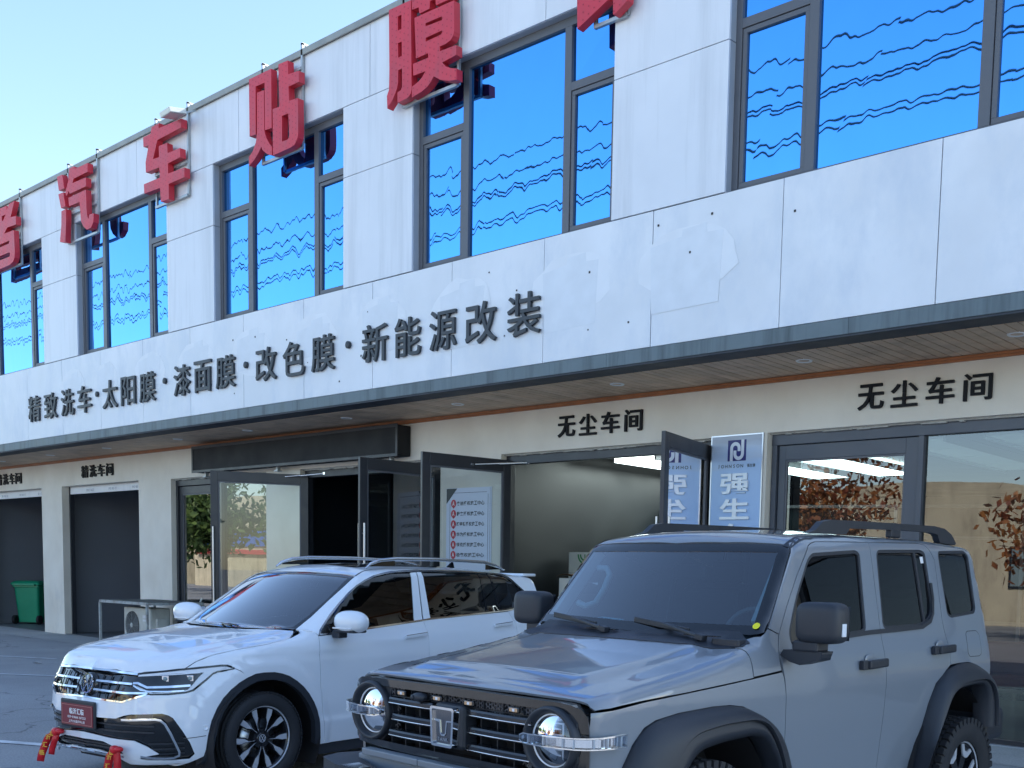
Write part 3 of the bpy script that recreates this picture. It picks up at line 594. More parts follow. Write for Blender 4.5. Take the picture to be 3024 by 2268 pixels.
M_navy = nmat('logo_navy', (.02, .022, .16), .4); T3 = lambda x, z: (x, -.0225, z); T4 = lambda x, z: (x, -.0245, z)
L0, L1, Z0, Z1 = -.13, .135, 2.185, 2.435
b = MB(); b.box(L0, L1, -.0225, -.02, Z0, Z1); b.build('logo_square', M_navy, t)
b = MB(); Wd = .042; M_ltx = nmat('logo_pale', (.72, .75, .80), .4)
def arc(mb, cx, cz, r, a0, a1, wd, n=14):
    pts = [(cx + (r + wd / 2) * math.cos(a), cz + (r + wd / 2) * math.sin(a)) for a in np.linspace(a0, a1, n)] + [(cx + (r - wd / 2) * math.cos(a), cz + (r - wd / 2) * math.sin(a)) for a in np.linspace(a1, a0, n)]
    poly_solid(mb, pts, [], T4, (0, .0015, 0))
arc(b, -.02, 2.335, .055, 0, math.pi, Wd); b.box(-.096, -.054, -.0245, -.023, Z0, 2.335); arc(b, .03, 2.27, .055, math.pi, 2 * math.pi, Wd); b.box(.064, .106, -.0245, -.023, 2.27, Z1)
b.box(.014, .056, -.0245, -.023, 2.30, 2.335); b.box(-.046, -.004, -.0245, -.023, 2.27, 2.31)
b.build('logo_mark', M_ltx, t)
b = MB(); text_row(b, 'JOHNSON', -.285, 2.105, .045, T3, None, .012, latin=1.25); text_row(b, '强生膜', .155, 2.105, .038, T3, None, .012); b.build('brand_lettering', M_pblack, t, recalc=False)
b = MB(); b2 = MB(); z = 2.035
for i, ch in enumerate('强生车膜隔热专家'):
    h = .25; char_mesh(b, ch, -.215, .215, z - h, z, lambda x, q: (x, -.045, q), (0, .022, 0), .025); z -= h + .05
    if z < .3: break
b.build('silver_lettering', nmat('silver_letter', (.70, .74, .80), .3, metal=.2), t, recalc=False)
# ---------------------------------------------------------------- things inside and beside the shop
M_carton = nmat('white_carton', (.66, .70, .70), .6, var=.05); M_green = nmat('carton_green', (.01, .22, .07), .5)
cs = None; k = 0
for col in range(3):
    for row in range(6):
        x = -12.35 + col * .74; z = .012 + row * .34
        if cs is None:
            cs = empty('carton', (x, 13.2, z), 0); b = MB(); b.box(0, .72, 0, .5, 0, .335); b.build('box_body', M_carton, cs, bevel=.004)
            b = MB()
            T3 = lambda x, z: (x, -.002, z)
            for r in (.15, .10):
                pts = [(.36 + (r + .012) * math.cos(a), .30 + (r + .012) * math.sin(a)) for a in np.linspace(math.pi, 2 * math.pi, 16)] + [(.36 + (r - .016) * math.cos(a), .30 + (r - .016) * math.sin(a)) for a in np.linspace(2 * math.pi, math.pi, 16)]
                poly_solid(b, pts, [], T3, (0, .002, 0))
            b.box(.35, .37, -.002, 0, .15, .30); b.box(.62, .70, -.002, 0, 0.0, .335); b.build('printed_mark', M_green, cs); o = cs
        else: o = copy_tree(cs); o.location = (x, 13.2, z)
        tag(o, f'white carton, {ordn[row]} from the floor in the {["left", "middle", "right"][col]} stack inside the middle doorway', 'carton', 'white cartons stacked inside the doorway'); k += 1
b = MB(); b.box(-11.9, -11.35, 12.5, 13.0, .012, 1.62); o = b.build('display_cabinet', nmat('white_laminate', (.72, .76, .78), .35), None, bevel=.01); tag(o, 'white display cabinet just inside the middle doorway behind the open door', 'cabinet')
b = MB(); n = 14
for i in range(n + 1):
    for j in range(9):
        u, v = i / n, j / 8
        b.v.append((-11.92 + .72 * u, 12.45 + .6 * v, 1.64 + .12 * math.exp(-((u - .45) / .22) ** 2) * (1 - abs(v - .5)) + .03 * math.sin(9 * u + 5 * v) - (.35 if u > .93 else 0)))
b.f = [(i * 9 + j, (i + 1) * 9 + j, (i + 1) * 9 + j + 1, i * 9 + j + 1) for i in range(n) for j in range(8)]; b.m = [0] * len(b.f); b.sm = [True] * len(b.f)
o = b.build('cloth', nmat('brown_leather_cloth', (.16, .085, .04), .6, var=.3, vscale=6)); tag(o, 'crumpled brown cloth draped over the white cabinet inside the doorway', 'cloth')
t = empty('framed_calligraphy', (-12.1, 15.95, 2.1), math.radians(15), 'framed sheet with two brushed black characters hanging on the dark showroom partition', 'picture frame')
b = MB(); b.box(0, 1.15, -.03, 0, 0, .75); b.build('mount', nmat('rice_paper', (.30, .29, .26), .7), t)
b = MB()
for q in ((-.03, 1.18, -.04, .01, -.03, 0), (-.03, 1.18, -.04, .01, .75, .78), (-.03, 0, -.04, .01, 0, .75), (1.15, 1.18, -.04, .01, 0, .75)): b.box(*q)
b.build('frame', M_black, t); b = MB(); char_mesh(b, '下', .42, .6, .25, .5, P3w(-.032), None, .01); char_mesh(b, '天', .78, .96, .27, .5, P3w(-.032), None, .01); b.build('lettering', M_black, t, recalc=False)
# armchair in the right showroom
t = empty('chair', (-5.0, 13.4, .012), .4, 'rust coloured lounge chair with thin brass legs behind the right shop window', 'chair')
b = MB(); b.box(-.32, .32, -.3, .3, .42, .55); b.build('seat', nmat('rust_leather', (.22, .05, .025), .45), t, bevel=.04)
b = MB(); b.box(-.34, .34, .24, .36, .5, .95); b.box(-.38, -.3, -.28, .34, .5, .74); b.box(.3, .38, -.28, .34, .5, .74); b.build('backrest', MATS['rust_leather'], t, bevel=.04)
for sx in (-.28, .28):
    for sy in (-.26, .26): b = MB(); b.tube([(sx, sy, .43), (sx * 1.1, sy * 1.1, 0)], .012, 8); b.build('leg', nmat('brass', (.6, .4, .15), .25, metal=1) if 'brass' not in MATS else MATS['brass'], t)
# ---- steel rack with air conditioner
t = empty('steel_rack', (-21.7, 9.72, 0), 0, 'rusty low angle iron rack standing over the air conditioner unit in front of the pillar', 'rack')
M_rack = nmat('weathered_rack_paint', (.40, .42, .40), .6, var=.25, vscale=7, dirt=(.16, .09, .06), dirtscale=(9, 9, 9), dirtamt=.7)
b = MB()
for q in (((0, 0), (1.92, 0)), ((0, 1.1), (1.92, 1.1)), ((0, 0), (0, 1.1)), ((1.92, 0), (1.92, 1.1)), ((.64, 0), (.64, 1.1)), ((1.28, 0), (1.28, 1.1))): b.bar((*q[0], .94), (*q[1], .94), .04, .05)
b.build('top_frame', M_rack, t)
b = MB(); b.box(.02, 1.9, .02, 1.08, .962, .972); b.build('top_sheet', nmat('dirty_sheet', (.09, .10, .09), .7, var=.4, vscale=5), t)
for x in (0, 1.92):
    for y in (0, 1.1): b = MB(); b.box(x - .02, x + .02, y - .02, y + .02, 0, .92); b.build('leg', M_rack, t)
t = empty('air_conditioner', (-21.35, 10.02, .14), 0, 'cream outdoor air conditioner unit with round fan grille under the steel rack', 'air conditioner')
M_ac = nmat('aged_cream_enamel', (.60, .60, .54), .45, var=.08, vscale=4, dirt=(.3, .28, .24), dirtscale=(4, 4, 2), dirtamt=.4)
b = MB(); b.box(0, 1.08, 0, .4, 0, .70); b.build('casing', M_ac, t, bevel=.025)
b = MB(); b.disc((.36, -.004, .35), (0, -1, 0), .275, 40); b.build('fan_recess', nmat('fan_dark', (.03, .033, .035), .6), t)
b = MB()
for i in range(9): b.tube([(.36 + (.05 + i * .027) * math.cos(a), -.016, .35 + (.05 + i * .027) * math.sin(a)) for a in np.linspace(0, 2 * math.pi, 37)[:-1]], .0045, 5, closed=True)
for a in np.linspace(0, 2 * math.pi, 9)[:-1]: b.tube([(.36, -.014, .35), (.36 + .275 * math.cos(a), -.014, .35 + .275 * math.sin(a))], .005, 5)
b.build('fan_grille', nmat('grille_grey', (.22, .23, .23), .5), t)
b = MB(); b.lathe((.36, -.012, .35), (0, -1, 0), [(.045, 0), (.045, .012), (.03, .02), (0, .021)], 20); b.build('fan_hub', M_ac, t)
b = MB(); b.box(.78, .96, -.003, 0, .50, .56); b.box(.78, .96, -.003, 0, .44, .48); b.build('label_plate', M_white, t)
b = MB(); b.box(1.081, 1.16, .1, .3, .12, .5); b.tube([(1.12, .12, .15), (1.3, .3, .1), (1.35, .6, .3), (1.36, .9, .9)], .018, 8); b.build('pipe_cover', M_ac, t)
b = MB(); b.box(.1, .2, -.02, .42, -.13, 0); b.box(.88, .98, -.02, .42, -.13, 0); b.build('foot', M_rack, t)
# ---- green wheelie bin
t = empty('wheelie_bin', (-31.2, 12.2, .012), math.radians(38), 'green plastic wheelie bin with closed lid inside the leftmost garage bay', 'waste bin')
M_bin = nmat('green_bin_plastic', (.008, .30, .15), .35, var=.08, vscale=3)
b = MB(); R4 = []
def ring(w_, d_, z, r=.07, n=5):
    pts = []
    for cx, cy, a0 in ((w_ - r, d_ - r, 0), (-w_ + r, d_ - r, math.pi / 2), (-w_ + r, -d_ + r, math.pi), (w_ - r, -d_ + r, 1.5 * math.pi)):
        pts += [(cx + r * math.cos(a0 + k * math.pi / 2 / n), cy + r * math.sin(a0 + k * math.pi / 2 / n), z) for k in range(n + 1)]
    return pts
def loft(mb, rings, mi=0, cap=True, smooth=True):
    n = len(rings[0]); mb.add([p for r in rings for p in r], [(i * n + k, i * n + (k + 1) % n, (i + 1) * n + (k + 1) % n, (i + 1) * n + k) for i in range(len(rings) - 1) for k in range(n)], mi, smooth)
    if cap: mb.add(rings[0], [tuple(range(n))[::-1]], mi); mb.add(rings[-1], [tuple(range(n))], mi)
loft(b, [ring(.29, .26, .05), ring(.30, .28, .3), ring(.34, .34, .98), ring(.37, .37, .985), ring(.37, .37, 1.05)], smooth=False); b.build('bin_body', M_bin, t, bevel=.006)
b = MB(); loft(b, [ring(.40, .40, 1.055), ring(.405, .405, 1.09), ring(.36, .36, 1.13), ring(.30, .28, 1.16)], smooth=False); b.box(-.3, .3, .38, .46, 1.03, 1.09); b.box(-.3, .3, -.46, -.38, 1.04, 1.08); b.build('lid', M_bin, t, bevel=.006)
for x in (-.33, .33):
    b = MB(); b.lathe((x, -.30, .12), (1, 0, 0), [(.05, -.035), (.115, -.035), (.12, -.02), (.12, .02), (.115, .035), (.05, .035), (.03, .02), (0, .02)], 24); b.build('wheel', M_black, t)
# ---- hose reel and pressure washer head in the narrow garage bay
t = empty('hose_coil', (-24.9, 13.2, 1.0), 0, 'black rubber hose hung in loops on the garage wall', 'hose')
b = MB()
for i, r in enumerate((.62, .56, .5, .66)): b.tube([(r * .62 * math.cos(a) + .05 * i, -.05 * i, r * math.sin(a) - .05 * i) for a in np.linspace(0, 2 * math.pi, 40)[:-1]], .035, 8, closed=True)
b.build('hose_loop', M_black, t)
b = MB(); b.box(-.1, .1, -.02, .12, .5, .62); b.build('wall_hook', M_galv, t)
t = empty('spray_gun_holder', (-25.0, 13.15, 1.7), 0, 'tall black tool holder with red marks on the garage wall above the hose', 'tool holder')
b = MB(); poly_solid(b, [(-.1, .1), (.08, .35), (.22, .5), (.22, 1.35), (-.1, 1.4)], [], lambda x, z: (x, 0, z), (0, .2, 0)); b.build('holder_body', M_black, t)
b = MB(); b.box(-.02, .08, -.004, 0, 1.05, 1.2); b.box(-.02, .08, -.004, 0, .5, .6); b.build('red_mark', M_pred, t)
# ---------------------------------------------------------------- ground
def groundmat(name, c1, c2, bump=.25, scale=.35, rough=.8):
    m = bpy.data.materials.new(name); m.use_nodes = True; nt = m.node_tree; N = nt.nodes; L = nt.links; bs = N['Principled BSDF']; bs.inputs['Roughness'].default_value = rough
    tc = N.new('ShaderNodeTexCoord'); n = N.new('ShaderNodeTexNoise'); n.inputs['Scale'].default_value = scale; n.inputs['Detail'].default_value = 9; n.inputs['Roughness'].default_value = .62; L.new(tc.outputs['Object'], n.inputs['Vector'])
    n2 = N.new('ShaderNodeTexNoise'); n2.inputs['Scale'].default_value = 60; n2.inputs['Detail'].default_value = 3; L.new(tc.outputs['Object'], n2.inputs['Vector'])
    v = N.new('ShaderNodeTexVoronoi'); v.feature = 'DISTANCE_TO_EDGE'; v.inputs['Scale'].default_value = .28; v.inputs['Randomness'].default_value = 1
    nd = N.new('ShaderNodeTexNoise'); nd.inputs['Scale'].default_value = 1.3; nd.inputs['Detail'].default_value = 6; L.new(tc.outputs['Object'], nd.inputs['Vector'])
    mxv = N.new('ShaderNodeMix'); mxv.data_type = 'VECTOR'; mxv.inputs[0].default_value = .12; L.new(tc.outputs['Object'], mxv.inputs[4]); L.new(nd.outputs['Color'], mxv.inputs[5])
    sc_ = N.new('ShaderNodeVectorMath'); sc_.operation = 'MULTIPLY_ADD'; sc_.inputs[1].default_value = (1.2, 1.2, 1.2); L.new(nd.outputs['Color'], sc_.inputs[0]); L.new(tc.outputs['Object'], sc_.inputs[2]); L.new(sc_.outputs[0], v.inputs['Vector'])
    ck = N.new('ShaderNodeMapRange'); ck.inputs[1].default_value = 0; ck.inputs[2].default_value = .006; ck.inputs[3].default_value = .45; ck.inputs[4].default_value = 1; L.new(v.outputs[0], ck.inputs[0])
    cr = N.new('ShaderNodeValToRGB'); cr.color_ramp.elements[0].position = .32; cr.color_ramp.elements[0].color = (*c1, 1); cr.color_ramp.elements[1].position = .68; cr.color_ramp.elements[1].color = (*c2, 1); L.new(n.outputs[0], cr.inputs[0])
    m1 = N.new('ShaderNodeMix'); m1.data_type = 'RGBA'; m1.blend_type = 'MULTIPLY'; m1.inputs[0].default_value = 1; L.new(cr.outputs[0], m1.inputs[6])
    mr = N.new('ShaderNodeMapRange'); mr.inputs[1].default_value = .3; mr.inputs[2].default_value = .7; mr.inputs[3].default_value = .75; mr.inputs[4].default_value = 1.2; L.new(n2.outputs[0], mr.inputs[0])
    mu = N.new('ShaderNodeMath'); mu.operation = 'MULTIPLY'; L.new(mr.outputs[0], mu.inputs[0]); L.new(ck.outputs[0], mu.inputs[1]); L.new(mu.outputs[0], m1.inputs[7]); L.new(m1.outputs[2], bs.inputs['Base Color'])
    bp = N.new('ShaderNodeBump'); bp.inputs['Strength'].default_value = bump; bp.inputs['Distance'].default_value = .02; L.new(mu.outputs[0], bp.inputs['Height']); L.new(bp.outputs[0], bs.inputs['Normal']); return m
M_ground = groundmat('worn_concrete_yard', (.24, .245, .25), (.36, .365, .37))
b = MB(); b.add([(-600, -600, 0), (600, -600, 0), (600, 600, 0), (-600, 600, 0)], [(0, 1, 2, 3)]); struct(b.build('ground', M_ground, recalc=False))
M_apron = groundmat('pale_concrete_apron', (.30, .31, .31), (.42, .42, .41), .15, .6)
b = MB(); b.add([(-40, 9.9, .004), (4, 9.9, .004), (4, WY + .02, .004), (-40, WY + .02, .004)], [(0, 1, 2, 3)]); struct(b.build('pavement', M_apron, recalc=False))
M_line = nmat('worn_white_paint', (.62, .64, .66), .7, var=.3, vscale=5)
def line(x0, y0, x1, y1, wd=.1):
    d = Vector((x1 - x0, y1 - y0, 0)).normalized(); n = Vector((-d.y, d.x, 0)) * wd / 2
    b = MB(); b.add([Vector((x0, y0, .006)) - n, Vector((x1, y1, .006)) - n, Vector((x1, y1, .006)) + n, Vector((x0, y0, .006)) + n], [(0, 1, 2, 3)]); struct(b.build('parking_line', M_line, recalc=False))
line(-10.9, 3.2, -9.6, 5.2, .11) if 0 else None
line(-12.5, 3.02, -10.15, 4.15, .12); line(-19.0, 5.2, -16.2, 7.0, .1); line(-22.5, 6.6, -19.6, 8.0, .1)
b = MB(); b.add([(-18.9, 7.35, .012), (-18.8, 7.36, .03), (-18.78, 7.46, .012), (-18.88, 7.44, .02)], [(0, 1, 2, 3)]); o = b.build('paper_scrap', M_white); tag(o, 'small white scrap of paper lying on the yard beside the white car', 'litter')
# ---------------------------------------------------------------- across the street (seen in the glass)
M_cream = nmat('stained_cream_render', (.62, .54, .38), .85, var=.12, vscale=.8, dirt=(.25, .2, .14), dirtscale=(1.2, 1.2, .4), dirtamt=.7)
t = empty('warehouse', (-22, -24, 0), 0, 'old cream rendered warehouse with curved gable across the street', 'building')
b = MB(); pts = [(-14, 0), (14, 0), (14, 4.3)] + [(14 - 28 * k / 14, 4.3 + 2.0 * math.sin(math.pi * k / 14)) for k in range(1, 14)] + [(-14, 4.3)]
poly_solid(b, pts, [], lambda x, z: (x, 0, z), (0, -9, 0)); b.build('wall', M_cream, t)
for i in range(5): b = MB(); x = -10.5 + i * 5; b.box(x, x + 2.6, .01, .06, 1.6, 3.4); f_ = b.build('window', M_dframe, t); b = MB(); b.box(x + .1, x + 1.25, .062, .07, 1.7, 3.3); b.box(x + 1.35, x + 2.5, .062, .07, 1.7, 3.3); b.build('pane', M_dlg, f_)
M_hill = nmat('white_block_walls', (.6, .6, .58), .8, var=.05)
for i, (x, y, w_, h, lab) in enumerate(((-52, -30, 20, 7.5, 'white walled shop row at the far left across the street'), (8, -34, 24, 9, 'grey apartment block at the right end across the street'))):
    t = empty('shop_row', (x, y, 0), 0, lab, 'building'); b = MB(); b.box(-w_ / 2, w_ / 2, -8, 0, 0, h); b.build('wall', M_hill, t)
    b = MB(); b.box(-w_ / 2 + 1, w_ / 2 - 1, .02, .2, 3.4, 4.6); b.build('banner', nmat('blue_banner', (.02, .12, .5), .5) if 'blue_banner' not in MATS else MATS['blue_banner'], t)
    b = MB(); b.box(-w_ / 2 + 1, w_ / 2 - 1, .05, .4, 2.9, 3.3); b.build('awning', M_pred, t)
    for k in range(5): b = MB(); xx = -w_ / 2 + 2 + k * (w_ - 4) / 5; b.box(xx, xx + 1.8, .02, .05, 5.2, 6.6); b.build('window', M_dlg, t)
def leafmat(name, c1, c2):
    m = bpy.data.materials.new(name); m.use_nodes = True; nt = m.node_tree; N = nt.nodes; L = nt.links; bs = N['Principled BSDF']; bs.inputs['Roughness'].default_value = .6
    oi = N.new('ShaderNodeTexCoord'); n = N.new('ShaderNodeTexNoise'); n.inputs['Scale'].default_value = 2.2; L.new(oi.outputs['Object'], n.inputs['Vector']); cr = N.new('ShaderNodeValToRGB'); cr.color_ramp.elements[0].position = .38; cr.color_ramp.elements[0].color = (*c1, 1); cr.color_ramp.elements[1].position = .62; cr.color_ramp.elements[1].color = (*c2, 1)
    L.new(n.outputs[0], cr.inputs[0]); L.new(cr.outputs[0], bs.inputs['Base Color']); return m
M_lo = leafmat('rust_leaves', (.20, .05, .02), (.40, .16, .04)); M_lg = leafmat('green_leaves', (.03, .07, .015), (.09, .14, .03)); M_bark = nmat('bark', (.10, .07, .05), .9)
def tree(x, y, h, r, mat, lab, n=2600, ls=.16):
    t = empty('tree', (x, y, 0), 0, lab, 'tree', None); b = MB(); b.tube([(0, 0, 0), (.05, .03, h * .35), (-.05, 0, h * .7)], [.14, .10, .04], 8)
    for k in range(9):
        a = rng.uniform(0, 6.28); z = h * rng.uniform(.35, .6); b.tube([(0, 0, z), (r * .6 * math.cos(a), r * .6 * math.sin(a), z + h * .25)], [.05, .015], 6)
    b.build('trunk', M_bark, t); b = MB(); cl = [(rng.normal(0, r * .42), rng.normal(0, r * .42), h * .68 + rng.normal(0, h * .15)) for _ in range(26)]
    for i in range(n):
        c = cl[rng.integers(26)]; p = Vector(c) + Vector(rng.normal(0, r * .17, 3)); a, q = rng.normal(size=3), rng.normal(size=3); a = Vector(a).normalized() * ls; q = Vector(q).normalized() * ls * .6
        b.add([p - a, p - q, p + a, p + q], [(0, 1, 2, 3)])
    b.build('crown', mat, t, recalc=False)['kind'] = 'stuff'
tree(-19.5, -12, 6.2, 2.2, M_lo, 'rust leaved autumn tree across the street, nearest the warehouse gable'); tree(-10.5, -11, 5.4, 2.4, M_lo, 'rust leaved autumn tree across the street, opposite the slate door')
for i, (x, y, h) in enumerate(((-44, -16, 7.5), (-50, -18, 8.5), (-58, -15, 7), (-37, -17, 6.5), (4, -16, 6))): tree(x, y, h, 2.6, M_lg, ['bushy green tree across the street, left of the warehouse', 'tallest green tree across the street at the far left', 'green tree at the far left end of the street', 'smallest green tree beside the warehouse', 'green tree at the right end of the street'][i], 2200, .2)
for i, (x, y, w_, h, lab) in enumerate(((-84, -30, 26, 8, 'long white shop row furthest left across the street'), (-118, -30, 30, 9, 'last pale building at the far left end of the street'))):
    t = empty('shop_row', (x, y, 0), 0, lab, 'building'); b = MB(); b.box(-w_ / 2, w_ / 2, -8, 0, 0, h); b.build('wall', M_cream, t)
    b = MB(); b.box(-w_ / 2 + 1, w_ / 2 - 1, .02, .2, 3.6, 5.1); b.build('banner', MATS['blue_banner'], t)
    b = MB(); b.box(-w_ / 2 + 1, w_ / 2 - 1, .05, .4, 2.9, 3.3); b.build('awning', M_pred, t)
for i, (x, y, h) in enumerate(((-63, -13, 6.5), (-70, -14, 8), (-77, -13, 7), (-88, -15, 9))): tree(x, y, h, 3.2, M_lg, ['round green tree before the long shop row', 'tall green tree before the long shop row', 'low green tree left of the shop row', 'large green tree at the street end'][i], 2200, .28)
# power lines over the street
M_cable = nmat('black_cable', (.02, .02, .022), .6)
CAB = [(15.4, -4.2), (14.7, -4.0), (14.45, -4.3), (14.1, -3.8), (13.55, -4.1), (13.3, -3.9)]
for x in (-72, 26):
    t = empty('utility_pole', (x, -4.1, 0), 0, 'concrete utility pole at the ' + ('far left' if x < 0 else 'right') + ' end of the street', 'utility pole')
    b = MB(); b.tube([(0, 0, 0), (0, 0, 15.9)], [.2, .13], 12); b.build('pole_shaft', nmat('pole_concrete', (.4, .4, .38), .8) if 'pole_concrete' not in MATS else MATS['pole_concrete'], t)
    b = MB(); [b.box(-.05, .05, -.5, .5, z - .05, z + .05) for z in (15.4, 14.5, 13.4)]; b.build('cross_arm', M_galv, t)
for i, (z, y) in enumerate(CAB):
    b = MB(); b.tube([(-72 + 98 * k / 24, y + .05 * math.sin(k), z - 1.1 * (1 - ((k - 12) / 12) ** 2)) for k in range(25)], .022, 6)
    o = b.build('power_cable', M_cable); tag(o, f'black overhead cable above the street, {ordn[i]} from the top', 'cable', 'overhead cables above the street')
# bird in the sky
b = MB(); b.add([(-.25, 0, .05), (0, .03, 0), (.25, 0, .06), (0, -.12, 0)], [(0, 1, 3), (1, 2, 3)]); b.tube([(0, .18, 0), (0, .05, 0), (0, -.15, .0)], [.005, .035, .01], 6)
o = b.build('bird', M_black); o.location = (-38, 24, 19.4); tag(o, 'tiny dark bird gliding in the open sky at upper left', 'bird')
# ---------------------------------------------------------------- implicit car bodies (x rearwards, y to the car's left, z up)
def I(x, t): return np.interp(x, t[0::2], t[1::2])
def rmax(a, b, r):
    return np.where((a > -r) & (b > -r), np.sqrt(np.maximum(a + r, 0) ** 2 + np.maximum(b + r, 0) ** 2) - r, np.maximum(a, b))
def sstep(x, a, b):
    t = np.clip((x - a) / (b - a), 0, 1); return t * t * (3 - 2 * t)
TKY = [.2, .80, .45, .815, .6, .83, .9, .86, 1.08, .870, 1.15, .866, 1.25, .850, 1.34, .825, 1.9, .725, 2.1, .68]
def tk_side(x, ay, z): return ay - (I(z, TKY) - .012 * sstep(z, 1.10, 1.0) * 0 - .05 * sstep(-x, .55, .85) * 1)
def F_tank(x, y, z):
    ay = np.abs(y)
    side = tk_side(x, ay, z)
    hood = I(x, [-.8, 1.115, -.74, 1.135, -.66, 1.165, -.55, 1.188, -.42, 1.206, 0, 1.270, .3, 1.325, .42, 1.345, .6, 1.36, 4, 1.38])
    bul = sstep(ay, .66, .54) * .022 * sstep(x, -.62, -.45)
    hood = hood + bul - .012 - .025 * (ay / .85) ** 2 * sstep(x, .45, .3)
    top = (z - hood) * .98
    front = I(ay, [0, -.765, .5, -.755, .8, -.73, .9, -.71]) - x + .05 * np.clip(z - 1.0, 0, 1)
    rear = x - 3.15
    A = rmax(rmax(side, top, .055), front, .045); A = rmax(A, rear, .08); A = rmax(A, .42 - z, .04)
    roof = z - (I(x, [.7, 1.86, 1.0, 1.925, 1.5, 1.955, 2.4, 1.965, 3.1, 1.94]) - .045 * (ay / .7) ** 2)
    xw = I(z, [1.2, .28, 1.37, .425, 1.83, .80, 1.9, .86, 2.0, .95]) + .085 * (ay / .8) ** 2
    wsp = (xw - x) * .77
    rg = (x - I(z, [1.3, 3.15, 1.5, 3.13, 1.9, 3.05]))
    B = rmax(side, roof, .06); B = rmax(B, wsp, .035); B = rmax(B, rg, .07); B = np.maximum(B, 1.1 - z)
    return np.minimum(A, B)
TGY = [.15, .83, .25, .865, .45, .90, .62, .900, .80, .905, .92, .908, 1.0, .900, 1.05, .89, 1.09, .872, 1.16, .845, 1.30, .80, 1.65, .665, 1.9, .57]
TGP = [-.935, 0, -.925, .30, -.905, .45, -.87, .58, -.81, .69, -.72, .79, -.60, .87, -.45, .935, -.3, .975, -.1, 1.0, 3.1, 1.0, 3.45, .965, 3.65, .90, 3.74, .75, 3.78, .45, 3.79, 0]
def F_tig(x, y, z):
    ay = np.abs(y)
    sx = I(z, [.2, .03, .3, .0, .55, .0, .72, .02, .80, .05, .90, .10, 1.0, .14, 1.2, .2]) * sstep(-x, 0, .5)
    rs = I(z, [.5, .0, 1.2, .03, 1.7, .18]) * sstep(x, 2.5, 3.4)
    line = .007 * (sstep(z, I(x, [.3, .995, .5, 1.004, 1.12, 1.046, 1.78, 1.082, 2.73, 1.13, 3.3, 1.16]) - .035, I(x, [.3, .995, .5, 1.004, 1.12, 1.046, 1.78, 1.082, 2.73, 1.13, 3.3, 1.16]))) * sstep(x, .2, .5)
    low = -.012 * sstep(z, .60, .47) * sstep(x, .4, .6) + .010 * sstep(z, .47, .45) * sstep(x, .4, .6)
    side = ay - (I(z, TGY) + line + low) * I(x - sx + rs, TGP)
    r = np.sqrt(x * x + (z - .34) ** 2); side = side - .012 * sstep(r, .64, .60) * sstep(x, -.75, -.5)
    hood = I(x, [-.93, .86, -.86, .905, -.80, .935, -.70, .980, -.6, 1.012, -.45, 1.048, -.2, 1.095, .1, 1.135, .3, 1.158, .5, 1.175, 1, 1.23, 3.0, 1.33, 3.8, 1.33])
    cr = .60 - .10 * sstep(x, -.2, -.75)
    hood = hood + .014 * sstep(ay, cr + .10, cr) + .004 - .060 * (ay / .9) ** 2.4 * sstep(x, .6, .2)
    top = (z - hood) * .97
    A = rmax(side, top, .045); A = rmax(A, -.935 - x, .03); A = rmax(A, x - 3.78, .05); A = rmax(A, .20 - z, .05)
    roof = z - (I(x, [.9, 1.60, 1.1, 1.655, 1.3, 1.695, 1.6, 1.715, 2.1, 1.722, 2.7, 1.715, 3.2, 1.69, 3.6, 1.665, 3.7, 1.62]) - .055 * (ay / .64) ** 2)
    xw = I(z, [1.05, .12, 1.14, .28, 1.35, .60, 1.6, .985, 1.66, 1.10, 1.8, 1.36]) + .14 * (ay / .7) ** 2
    wsp = (xw - x) * .6
    rg = (x - I(z, [1.2, 3.76, 1.45, 3.70, 1.6, 3.64, 1.7, 3.63])) * .9
    sideB = ay - (I(z, TGY)) * I(x, [0, 1, 2.6, 1, 3.1, .975, 3.7, .90])
    B = rmax(sideB, roof, .05); B = rmax(B, wsp, .03); B = rmax(B, rg, .05); B = np.maximum(B, .95 - z)
    return np.minimum(A, B)
# ---------------------------------------------------------------- panel machinery for the cars
def grad(Fn, P, e=.018):
    g = np.stack([Fn(P[:, 0] + e * a, P[:, 1] + e * b, P[:, 2] + e * c) - Fn(P[:, 0] - e * a, P[:, 1] - e * b, P[:, 2] - e * c) for a, b, c in ((1, 0, 0), (0, 1, 0), (0, 0, 1))], 1)
    return g / np.maximum(np.linalg.norm(g, axis=1, keepdims=True), 1e-9)
def cast(Fn, O, D, t0, t1, inward):
    """first crossing of F=0 along rays; inward: from outside in, else from inside out"""
    N_ = 90; ts = np.linspace(t0, t1, N_); n = len(O); a = np.full(n, float(t0)); b = np.full(n, float(t1)); done = np.zeros(n, bool)
    for i in range(N_):
        q = O + ts[i] * D; f = Fn(q[:, 0], q[:, 1], q[:, 2]); hitm = ((f < 0) if inward else (f > 0)) & ~done
        if i > 0: a[hitm] = ts[i - 1]
        b[hitm] = ts[i]; done |= hitm
    for _ in range(22):
        m = (a + b) / 2; q = O + m[:, None] * D; f = Fn(q[:, 0], q[:, 1], q[:, 2]); c = (f < 0) if inward else (f > 0)
        b = np.where(c, m, b); a = np.where(c, a, m)
    return O + b[:, None] * D
